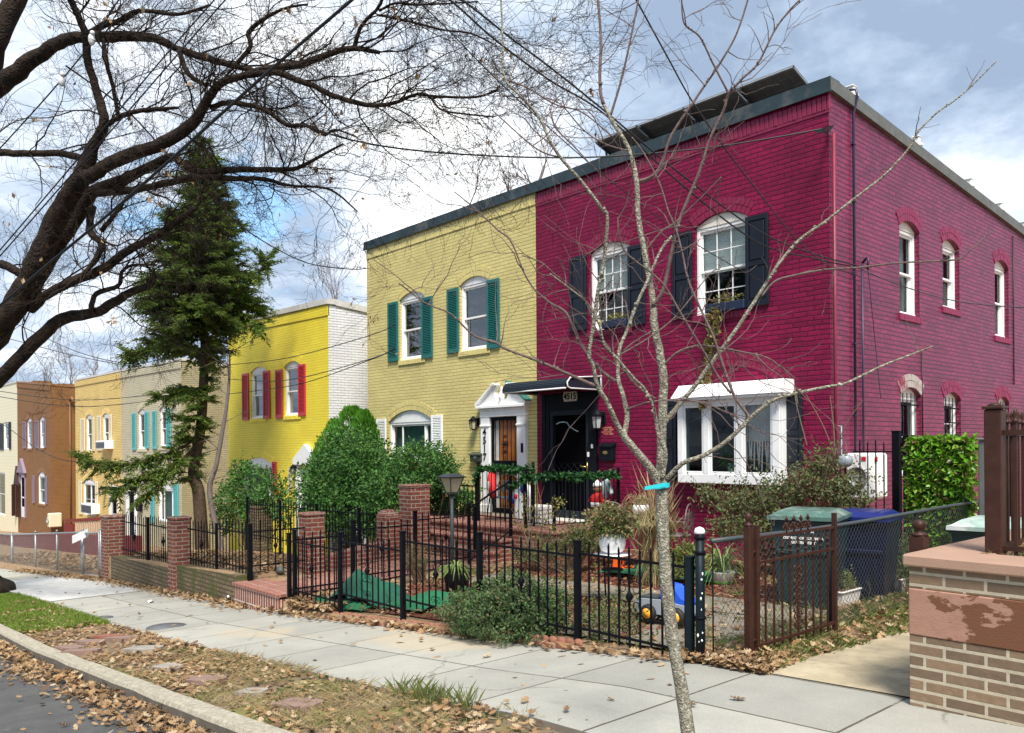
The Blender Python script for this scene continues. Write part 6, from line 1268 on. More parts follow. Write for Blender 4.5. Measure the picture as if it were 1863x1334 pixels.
for dx_, a_, b_ in ((0, 0, -.42), (.06, .10, -.34)):
    q = spline([(Vector(atY(1100, 862, 10.4))+Vector((dx_*.2, 0, 0)), .045), (Vector(atY(1100, 862, 10.4))+Vector((dx_, 0, -.15)), .05), (Vector(atY(1100, 862, 10.4))+Vector((dx_+a_, 0, b_)), .045)], 6); mb.tube([x[0] for x in q], [x[1] for x in q], 8)
tag(mb.build('scarf', 'scarf', loc=atY(1100, 862, 10.4)), 'pale blue and white fluffy scarf hanging at the end of the railing garland', 'scarf')
def garland(lab, pts, n, r):
    mb = MB(); P = [Vector(p) for p in pts]; L = [(b_-a).length for a, b_ in zip(P, P[1:])]; T = sum(L)
    for i in range(n):
        t = rnd.random()*T; k = 0
        while k < len(L)-1 and t > L[k]: t -= L[k]; k += 1
        q = P[k]+(P[k+1]-P[k])*(t/L[k]); w = 1+.5*mnoise.noise(q*6); leafquad(mb, q+rv(r*w), rnd.uniform(.05, .09), .7, None, rv().normalized())
    q = spline([(p, .012) for p in P], 3); mb.tube([x[0] for x in q], .012, 5); tag(mb.build('garland', 'garland', loc=P[0]), lab, 'garland', 'leaf garlands on the porch railings')
garland('short green leaf garland on the khaki side railing', [(-11.35, 9.27, -.62), (-11.25, 9.27, -.40), (-10.7, 9.26, -.36), (-10.3, 9.26, -.40), (-9.86, 9.27, -.36)], 560, .042)
garland('long green leaf garland on the railing before the dark door', [(-9.95, 8.9, -.68), (-9.70, 8.96, -.50), (-9.05, 8.96, -.47), (-9.03, 9.7, -.49), (-9.03, 10.45, -.47)], 850, .042)
# orange child's scooter seat
c = Vector(atG(1122, 1042)); th = thing('ride_on_toy', 'orange plastic toy lying in the mulch below the white bowl', 'toy', c); mb = MB()
mb.hexa([c+Vector((-.10, .02, .02)), c+Vector((.06, .02, .02)), c+Vector((.06, .08, .02)), c+Vector((-.10, .08, .02)), c+Vector((-.07, .06, .46)), c+Vector((.02, .06, .46)), c+Vector((.02, .11, .46)), c+Vector((-.07, .11, .46))]); mb.build('seat_back', 'orange_plastic', th); mb = MB()
mb.hexa([c+Vector((-.24, -.12, -.01)), c+Vector((.22, -.08, .06)), c+Vector((.2, .14, .07)), c+Vector((-.16, .12, .0)), c+Vector((-.24, -.11, .03)), c+Vector((.23, -.07, .10)), c+Vector((.2, .13, .11)), c+Vector((-.16, .11, .05))]); mb.build('seat', 'orange_plastic', th)
mb = MB(); mb.lathe(c+Vector((.16, -.1, .0)), [(.05, -.02), (.05, .02)], 12, True, Matrix.Rotation(math.pi/2, 3, 'X')); mb.build('wheel', 'rubber', th)
# toy truck (long axis along X, nose to the right)
c = Vector((-4.72, 6.16, yard(-4.72, 6.16)+.075)); th = thing('toy_truck', 'blue and grey toy truck with orange wheels on the garden paving', 'toy truck', c)
def T(x, y, z): a = .12; return c+Vector((x*math.cos(a)-y*math.sin(a), x*math.sin(a)+y*math.cos(a), z))
def slab(mb, prof, y0, y1):
    n = len(prof); V = []
    for y, s in ((y0, .97), (y0+.015, 1), (y1-.015, 1), (y1, .97)):
        cz = sum(p[1] for p in prof)/n; cx_2 = sum(p[0] for p in prof)/n; V += [T(cx_2+(p[0]-cx_2)*s, y, cz+(p[1]-cz)*s) for p in prof]
    mb.add(V, [tuple(range(n-1, -1, -1)), tuple(3*n+k for k in range(n))]+[(r*n+k, r*n+(k+1) % n, (r+1)*n+(k+1) % n, (r+1)*n+k) for r in range(3) for k in range(n)])
mb = MB(); slab(mb, [(-.29, .09), (-.27, .07), (-.20, .07), (-.19, .12), (-.16, .15), (-.11, .15), (-.08, .12), (-.07, .06), (.10, .06), (.11, .12), (.14, .15), (.19, .15), (.22, .12), (.23, .07), (.30, .07), (.31, .11), (.28, .17), (.05, .19), (-.02, .20), (-.27, .19), (-.30, .15)], -.11, .11); mb.build('chassis', 'grey_plastic', th)
mb = MB(); slab(mb, [(-.02, .20), (.02, .19), (.28, .17), (.29, .20), (.19, .23), (.13, .31), (.10, .335), (-.01, .35), (-.03, .33)], -.095, .095); cb = mb.build('cab', 'blue_plastic', th); mb = MB()
for y in (-.098, .098): mb.prism([T(.01, y, .24), T(.12, y, .235), T(.10, y, .295), T(.01, y, .31)], (0, .003 if y > 0 else -.003, 0))
mb.build('side_window', 'black_void', cb); mb = MB(); slab(mb, [(-.26, .19), (-.04, .20), (-.04, .215), (-.25, .21)], -.09, .09); mb.build('bed_rim', 'grey_iron', th)
for x in (-.135, .165):
    for y in (-.12, .12):
        w_ = MB(); w_.lathe(T(x, y, .065), [(.06, -.028), (.082, -.018), (.082, .018), (.06, .028)], 18, True, Matrix.Rotation(math.pi/2+.0, 3, 'X')); wo = w_.build('wheel', 'rubber', th); w_ = MB(); w_.lathe(T(x, y*1.02, .065), [(.048, -.031), (.05, 0), (.048, .031)], 14, True, Matrix.Rotation(math.pi/2, 3, 'X')); w_.build('hub', 'hub_orange', wo)
# ---------------------------------------------------------------- bins
def bin_(lab, c, body, lidm, rot=0, h=1.0, w=.60, d_=.66, text=None):
    th = thing('wheeled_bin', lab, 'bin', (0, 0, 0), 'wheeled bins'); mb = MB(); k = .80
    b0 = [(-w/2*k, -d_/2*k, .03), (w/2*k, -d_/2*k, .03), (w/2*k, d_/2*k, .03), (-w/2*k, d_/2*k, .03)]; t0 = [(-w/2, -d_/2, h-.10), (w/2, -d_/2, h-.10), (w/2, d_/2, h-.10), (-w/2, d_/2, h-.10)]
    mb.hexa(b0+t0); mb.bbox(-w/2-.02, w/2+.02, -d_/2-.02, d_/2+.02, h-.13, h-.095, .01); mb.bbox(-w/2*.9+.02, w/2*.9-.02, -d_/2*.96-.01, -d_/2*.9, h-.45, h-.40, .01)
    for x in (-.18, .18): mb.hexa([(x-.02, -d_/2*k-.012, .05), (x+.02, -d_/2*k-.012, .05), (x+.02, -d_/2*k+.02, .05), (x-.02, -d_/2*k+.02, .05), (x-.02, -d_/2*.97-.012, h-.5), (x+.02, -d_/2*.97-.012, h-.5), (x+.02, -d_/2*.97+.02, h-.5), (x-.02, -d_/2*.97+.02, h-.5)])
    by = mb.build('bin_body', body, th); mb = MB(); L0 = [(-w/2-.03, -d_/2-.05, h-.093), (w/2+.03, -d_/2-.05, h-.093), (w/2+.03, d_/2+.03, h-.093), (-w/2-.03, d_/2+.03, h-.093)]
    mb.hexa(L0+[(a*1.0, b_*1.0, h-.055) for a, b_, z in L0]); mb.hexa([(a*.95, b_*.95, h-.0545) for a, b_, z in L0]+[(a*.72, b_*.70, h) for a, b_, z in L0])
    for x in (-.17, .0, .17): mb.bbox(x-.02, x+.02, -d_/2*.7, d_/2*.66, h-.004, h+.006, .004)
    mb.build('lid', lidm, th)
    mb = MB(); mb.tube([(-w/2+.02, d_/2+.07, h-.12), (w/2-.02, d_/2+.07, h-.12)], .016, 6); mb.build('handle', 'rubber', th)
    for x in (-w/2*.9, w/2*.9): mb = MB(); mb.lathe((x, d_/2*.8, .11), [(.11, -.025), (.11, .025)], 16, True, Matrix.Rotation(math.pi/2, 3, 'Y')); mb.build('wheel', 'rubber', th)
    if text:
        f_ = lambda x, y, z: (x, -d_/2*(k+(1-k)*((z-.03)/(h-.13)))-.004-y, z)
        text_mesh('DISTRICT OF COLUMBIA', .036, lambda x, y, z: f_(x, y, h-.28+z), 'lettering', 'white_paint', by, font_bold=.0015); text_mesh('GOVERNMENT', .036, lambda x, y, z: f_(x, y, h-.325+z), 'lettering', 'white_paint', by, font_bold=.0015)
        mb = MB()
        for sx_ in (-.09, 0, .09): mb.prism([f_(sx_+(.035 if q % 2 == 0 else .015)*math.sin(q*math.pi/5), 0, h-.20+(.035 if q % 2 == 0 else .015)*math.cos(q*math.pi/5)) for q in range(10)], (0, -.003, 0))
        mb.build('star', 'white_paint', by)
    th.location = c; th.rotation_euler.z = rot; return th
bin_('green wheeled bin with pale green lid and white lettering, nearest the brown gate', (-4.36, 8.15, -1.74), 'bin_green', 'bin_lid', .28, 1.06, .64, .72, True)
bin_('blue wheeled recycling bin standing behind the lettered green bin', (-4.16, 8.98, -1.73), 'bin_blue', 'bin_lid_blue', .2, 1.0)
bin_('wheeled bin with pale green lid behind the tan brick wall', (-2.72, 8.7, -1.70), 'bin_dark', 'bin_lid_pale', .1, .98, .66, .8)
# white planter boxes and wire ball beside the chain link
for px, py, lab in ((1535, 1098, 'white trough planter at the foot of the chain link by the brown gate'), (1622, 1078, 'white trough planter further back along the chain link')):
    c = atG(px, py); c = Vector(c); th = thing('trough_planter', lab, 'planter', c, 'white trough planters'); mb = MB(); L, w_ = .42, .18
    A = [(-w_/2, -L/2), (w_/2, -L/2), (w_/2, L/2), (-w_/2, L/2)]; mb.hexa([(c.x+x*.8, c.y+y*.9, c.z) for x, y in A]+[(c.x+x, c.y+y, c.z+.14) for x, y in A]); mb.bbox(c.x-w_/2-.012, c.x+w_/2+.012, c.y-L/2-.012, c.y+L/2+.012, c.z+.14, c.z+.155, .004); mb.build('trough', 'white_plastic', th); mb = MB(); mb.box(c.x-w_/2+.015, c.x+w_/2-.015, c.y-L/2+.015, c.y+L/2-.015, c.z+.12, c.z+.158); mb.build('earth', 'mulch', th)
    mb = MB(); blob(mb, c+UP*.24, (.10, .18, .14), 500, .04, .35, .2); mb.build('plant', 'weeds', th)
c = Vector(atG(1640, 1075)); shrub('lavender_plant', 'grey green wispy plant at the corner of the brick wall', 'shrub', c, [(c+UP*.32, (.16, .16, .3))], 'juniper', .05, 1300, .3, extra=16, sr=.005)
c = Vector(atG(1562, 1092)); mb = MB()
for k in range(5):
    ax = Matrix.Rotation(k*.65, 3, 'Z') @ Matrix.Rotation(math.pi/2-.2*k, 3, 'X'); pts = [c+UP*.13+ax @ Vector((.13*math.cos(t*.524), .13*math.sin(t*.524), 0)) for t in range(13)]; mb.tube(pts, .005, 4)
tag(mb.build('hose_reel', 'juniper', loc=c), 'loose coil of thin green hose by the bins', 'hose')
# window boxes with trailing plants
for w_, lab, lx in ((w1, 'navy window box with faded flowers under the upper window left of the tree', .05), (w2, 'navy window box with trailing vine under the upper right window', .35)):
    a0 = w_.a0+(w_.a1-w_.a0)*(.38 if w_ is w1 else .25); a1 = w_.a1-.02; c = Vector((a0, Y0-.1, w_.z0+.04)); th = thing('window_box', lab, 'window box', c, 'window boxes'); mb = MB(); fbox(mb, F0, a0, a1, -.06, .10, w_.z0+.008, w_.z0+.135, .01); mb.build('box', 'planter_blue', th); mb = MB(); blob(mb, ((a0+a1)/2, Y0-.03, w_.z0+.19), ((a1-a0)*.45, .06, .07), 200, .05, .5, .1); mb.build('plant', 'vine', th)
    if w_ is w2:
        mb = MB(); p_top = Vector(atY(1302, 570, Y0-.1)); P = [p_top+UP*.05, Vector(atY(1298, 600, Y0-.12)), Vector(atY(1288, 640, Y0-.08)), Vector(atY(1285, 690, Y0-.1)), Vector(atY(1277, 745, Y0-.30))]
        for i in range(800): k = rnd.randrange(4); t = rnd.random(); leafquad(mb, P[k]+(P[k+1]-P[k])*t+rv(.055*(1.3-.25*k)), rnd.uniform(.04, .08), .8)
        mb.tube(P, .004, 3); mb.tube([p+Vector((.05, .0, 0)) for p in P], .003, 3); mb.build('trailing_vine', 'vine', th)
    else: mb = MB(); stems(mb, (a0-.05, Y0-.07, w_.z0+.1), [(a0-.15+rnd.uniform(-.1, .1), Y0-.12, w_.z0+rnd.uniform(-.15, .4)) for k in range(9)], .005); mb.build('dry_stems', 'stem_brown', th)
# twiggy garden stems by the porch, pipe and litter
c = Vector(gp(975, 8.3)); th = thing('bare_rose', 'thin bare rose stems with a few yellow leaves in front of the porch', 'shrub', c); mb = MB(); stems(mb, c, [Vector(atY(px, py, 8.2+rnd.uniform(-.2, .2))) for px, py in ((990, 885), (945, 905), (1010, 900), (965, 920), (1000, 940), (940, 940), (975, 870), (1020, 930), (985, 910), (930, 925), (1012, 955), (955, 895))], .008); mb.build('stems', 'ochre_stem', th); mb = MB()
for px, py in ((955, 910), (970, 930), (1010, 915), (1018, 912), (985, 945), (950, 935), (1000, 960), (940, 955), (975, 975), (990, 985), (960, 965), (1005, 935)): blob(mb, atY(px, py, 8.2), .09, 28, .05, .6, .1)
mb.build('leaves', 'vine', th)
shrub('low_shrub', 'half bare brown green shrub at the right foot of the porch', 'shrub', gp(1040, 8.3), [B(1050, 980, 8.3, 36, None, 26), B(1010, 1000, 8.2, 30, None, 18), B(1075, 990, 8.4, 22), B(960, 1010, 8.1, 30, None, 14)], 'rose_leaf', .045, 2600, .5, extra=60, sr=.006, shell=.2)
shrub('low_shrub', 'greyish bare bush behind the fence by the spider plant', 'shrub', gp(765, 6.8), [B(765, 1015, 6.8, 32, None, 26), B(740, 1020, 6.7, 20)], 'rose_leaf', .03, 700, .4, 'stem_brown', .006, 90, shell=.1)
shrub('low_shrub', 'green tuft of leaves on the mulch behind the black fence', 'shrub', gp(1265, 8.2), [B(1250, 1010, 8.2, 26, None, 20), B(1230, 1035, 8.0, 18, None, 12)], 'weeds', .06, 900, .5, extra=12)
mb = MB(); p0 = Vector(atG(480, 1010))+UP*.06; p1 = Vector(atG(510, 1045))+UP*.06; mb.tube([p0, p1], .06, 10); tag(mb.build('drain_pipe', 'coping_grey', loc=p0), 'short grey drain pipe lying in the leaves behind the fence', 'pipe')

for px, py, lab, w_ in ((417, 1088, 'crumpled white paper by the foot of the mossy wall', .10), (274, 1097, 'thin strip of white paper lying on the pavement', .14)):
    c = Vector(atG(px, py)); mb = MB(); vs = [c+Vector((w_*(i/3-.5), w_*.6*(j/2-.5), .022+.02*math.sin(i*2+j)+(i-1.5)*w_/3*.09)) for i in range(4) for j in range(3)]; mb.add(vs, [(i*3+j, (i+1)*3+j, (i+1)*3+j+1, i*3+j+1) for i in range(3) for j in range(2)], True); tag(mb.build('paper_scrap', 'paper', loc=c), lab, 'litter')
c = Vector(atG(873, 1018)); mb = MB(); mb.hexa([c+Vector((x, y, z)) for z in (.03, .05) for x, y in ((-.28, -.16), (.24, -.16), (.24, .16), (-.28, .16))]); tag(mb.build('door_mat', 'blinds', loc=c), 'pale blue mat lying on the ground before the porch steps', 'mat')

u, v, zb_ = INNER; mb = MB(); c = Vector(((u+v)/2, YB+.30, zb_+.42)); th = thing('potted_plant', 'leafy houseplant seen through the middle pane of the bay window', 'potted plant', (c.x, c.y, zb_+.14)); blob(mb, c, (.22, .14, .22), 700, .07, .5, .2); mb.build('leaves', 'arbor', th); mb = MB(); mb.lathe((c.x, c.y, zb_+.145), [(.07, 0), (.10, .16), (.09, .16), (0, .14)], 12); mb.build('pot', 'white_plastic', th)
# ---------------------------------------------------------------- trees
def grow(mb, p, d, L, r, lev, wig=.35, up=.0, nseg=5, spread=.8, kids=3, sides=3, minr=.0022, kshrink=.62, sink=None, rz=None):
    pts = [p.copy()]; rad = [r]; d = d.normalized(); ds = [d]
    for k in range(nseg):
        d = (d+rv(wig)+UP*up).normalized(); pts.append(pts[-1]+d*(L/nseg)); rad.append(max(minr, r*(1-.65*(k+1)/nseg))); ds.append(d)
    mb.tube(pts, rad, sides if r < .02 else sides+2, False)
    if sink is not None: sink.append(pts[-1])
    if lev > 0:
        for q in range(kids):
            k = rnd.randint(1, nseg); dd = (ds[k]+rv(spread)).normalized(); grow(mb, pts[k], dd, L*kshrink*rnd.uniform(.7, 1.15), max(minr, rad[k]*.62), lev-1, wig, up, max(3, nseg-1), spread, kids, sides, minr, kshrink, sink)
OAK = [  # photo x, photo y, distance, half width in photo px
 [(-110, 760, 15.4, 40), (-50, 665, 13.6, 36), (0, 598, 12, 32), (38, 535, 11.8, 30), (75, 465, 11.6, 31), (108, 385, 11.4, 28), (146, 325, 11.2, 24), (172, 262, 11.1, 15), (190, 223, 11, 13), (176, 165, 11, 11), (160, 110, 10.9, 11), (154, 60, 10.8, 10), (138, 20, 10.7, 9), (115, -30, 10.6, 8)],
 [(146, 325, 11.2, 20), (178, 312, 11, 19), (220, 288, 10.9, 18), (273, 270, 10.8, 17), (324, 245, 10.7, 16), (358, 215, 10.6, 15), (380, 178, 10.5, 13), (402, 152, 10.4, 11), (446, 137, 10.3, 9), (486, 126, 10.2, 8), (545, 118, 10, 8), (600, 98, 9.9, 7), (642, 88, 9.8, 6), (690, 96, 9.7, 4)],
 [(40, 560, 12.3, 24), (90, 470, 12.1, 22), (140, 395, 12, 20), (168, 352, 11.9, 18), (230, 325, 11.8, 14), (306, 288, 11.6, 12), (330, 296, 11.5, 9), (358, 313, 11.4, 8), (424, 309, 11.2, 7), (496, 309, 11, 6), (540, 306, 10.9, 4.5), (590, 280, 10.8, 3), (625, 262, 10.7, 2)],
 [(170, 352, 11.9, 10), (205, 350, 11.7, 9), (252, 345, 11.6, 9), (299, 334, 11.5, 8), (360, 323, 11.3, 7.5), (432, 325, 11.1, 6), (478, 326, 11, 5), (530, 338, 10.9, 3), (600, 345, 10.8, 2.5), (650, 385, 10.7, 1.6)],
 [(-110, 800, 15, 26), (-60, 735, 13, 24), (0, 686, 12.2, 20), (51, 637, 12.1, 18), (108, 583, 12, 17), (169, 570, 11.9, 14), (209, 550, 11.8, 13), (236, 533, 11.7, 11), (270, 521, 11.6, 8), (282, 500, 11.5, 5)],
 [(55, 560, 11.9, 15), (95, 530, 11.7, 13), (135, 512, 11.6, 13), (189, 489, 11.5, 12), (236, 455, 11.4, 11), (287, 428, 11.3, 10), (330, 398, 11.2, 8), (358, 378, 11.1, 4.5)],
 [(-110, 330, 15, 26), (-70, 215, 13, 26), (0, 155, 11.8, 24), (54, 113, 11.6, 20), (108, 78, 11.4, 17), (151, 67, 11.3, 15), (216, 68, 11.2, 14), (273, 68, 11.1, 12), (320, 88, 11, 9), (381, 107, 10.9, 8), (424, 120, 10.8, 7), (462, 128, 10.7, 5)],
 [(-110, 262, 15, 14), (-60, 268, 13, 12), (0, 277, 12.2, 10), (54, 280, 12, 9), (108, 279, 11.9, 9), (151, 289, 11.7, 8)],
 [(50, -60, 12, 26), (20, 20, 12, 26), (-15, 110, 12.1, 26), (-60, 260, 13.5, 28), (-110, 450, 15.3, 28)],
 [(165, 60, 11.3, 9), (190, 45, 11.2, 8), (216, 38, 11.1, 6), (252, 20, 11, 5), (324, 26, 10.9, 4), (380, 10, 10.8, 3)],
 [(196, 226, 11, 6), (223, 211, 10.9, 6), (259, 201, 10.8, 5), (324, 196, 10.7, 3)],
 [(215, 216, 11, 5), (206, 160, 10.9, 5), (195, 120, 10.8, 5), (188, 70, 10.8, 4)],
 [(324, 88, 11, 6), (340, 130, 10.8, 6), (360, 148, 10.7, 5), (378, 155, 10.6, 4)],
 [(384, 196, 10.6, 7), (414, 187, 10.5, 6), (445, 190, 10.4, 5.5), (482, 200, 10.3, 5), (522, 227, 10.2, 5), (555, 228, 10.1, 4), (590, 245, 10, 3.5), (610, 236, 9.9, 2), (650, 250, 9.8, 1.6)],
 [(446, 137, 10.3, 7), (500, 132, 10.1, 7), (530, 142, 10, 6.5), (567, 155, 9.9, 6), (600, 172, 9.8, 6), (635, 183, 9.7, 5.5), (675, 192, 9.6, 5), (716, 188, 9.5, 4.5), (756, 172, 9.4, 3.5), (780, 175, 9.3, 3), (803, 200, 9.2, 2.5), (850, 208, 9.1, 2), (898, 213, 9, 1.6)],
 [(756, 172, 9.4, 3), (800, 176, 9.3, 3), (864, 177, 9.2, 2.5), (905, 165, 9.1, 2)],
 [(645, 86, 9.8, 5.5), (652, 60, 9.7, 5), (665, 38, 9.6, 4.5), (689, 13, 9.5, 4), (700, -20, 9.4, 4)],
 [(689, 28, 9.5, 2.5), (736, 37, 9.4, 2.4), (803, 54, 9.3, 2.2), (857, 61, 9.2, 1.8), (898, 81, 9.1, 1.5)], [(690, 20, 9.5, 3), (719, 6, 9.4, 2.6), (760, 9, 9.3, 2.4), (803, 7, 9.2, 2), (870, 3, 9.1, 1.6)],
 [(170, 375, 11.6, 8), (163, 420, 11.5, 8), (185, 445, 11.4, 7), (175, 470, 11.4, 6), (150, 500, 11.4, 4), (120, 520, 11.4, 2.5)], [(185, 420, 11.5, 6), (205, 395, 11.4, 5), (225, 370, 11.3, 3)],
 [(165, 565, 11.8, 7), (175, 535, 11.7, 6), (215, 520, 11.6, 5), (222, 495, 11.5, 4), (240, 483, 11.4, 3), (285, 482, 11.3, 2)],
 [(428, 120, 10.8, 5), (455, 85, 10.6, 5), (452, 60, 10.6, 5), (480, 35, 10.5, 4), (520, 15, 10.4, 3), (560, 8, 10.3, 2)], [(0, 480, 12, 12), (40, 500, 12, 11), (60, 540, 12, 9)]]
ok = thing('oak_tree', 'huge bare oak whose dark limbs arch over the street from the left', 'tree', (-18.8, 2.5, g(-18.8))); mb = MB(); tw = MB(); ends = []
BR = Vector((-18.8, 2.5, g(-18.8)-.2))
tq = spline([(BR, 1.35), (BR+UP*.35, .95), (BR+UP*.8, .62), (BR+UP*2.2, .5), (BR+UP*4.2, .46), (BR+UP*6.5, .42), (BR+UP*9, .3)], 6)
mb.tube([x[0] for x in tq], [x[1]*(1+.05*math.sin(i*1.3)) for i, x in enumerate(tq)], 16)
for L in OAK:
    q = spline([(atD(px, py, d), (r*.66 if r > 8 else r*.82)/FPX*d) for px, py, d, r in L], 5)
    q = [(p+rv(rr*.14), rr*(1+.10*mnoise.noise(p*2.5))) for p, rr in q]
    mb.tube([x[0] for x in q], [x[1] for x in q], 9 if q[0][1] > .05 else 6)
    n = len(q)
    for i in range(2, n):
        p, rr = q[i]; dr = (q[i][0]-q[i-1][0]).normalized(); inc = (q[i][0]-q[i-1][0]).length
        m_ = rnd.random() < (.15 if rr > .08 else .36); cnt = (1 if m_ else 0)+(1 if i == n-1 else 0)
        for c_ in range(cnt):
            dd = (dr*.8+rv(.9)+UP*.12+RT*.15).normalized(); big = rr > .045
            grow(tw, p, dd, rnd.uniform(.8, 1.5), min(rr*.42, rnd.uniform(.009, .017)), 3, .42, .0, 8, .7, 4, 3, .0018, .60, ends)
mb.build('limbs', 'oak_bark', ok); tw.build('twigs', 'oak_bark', ok)
mb = MB()
for p in rnd.sample(ends, min(len(ends), 120)): 
    for k in range(rnd.choice((1, 1, 2, 3))): leafquad(mb, p+rv(.05), rnd.uniform(.06, .10), .6, None, (rv()+Vector((0, 0, -.8))).normalized())
mb.build('clinging_leaves', 'dry_leaf', ok)
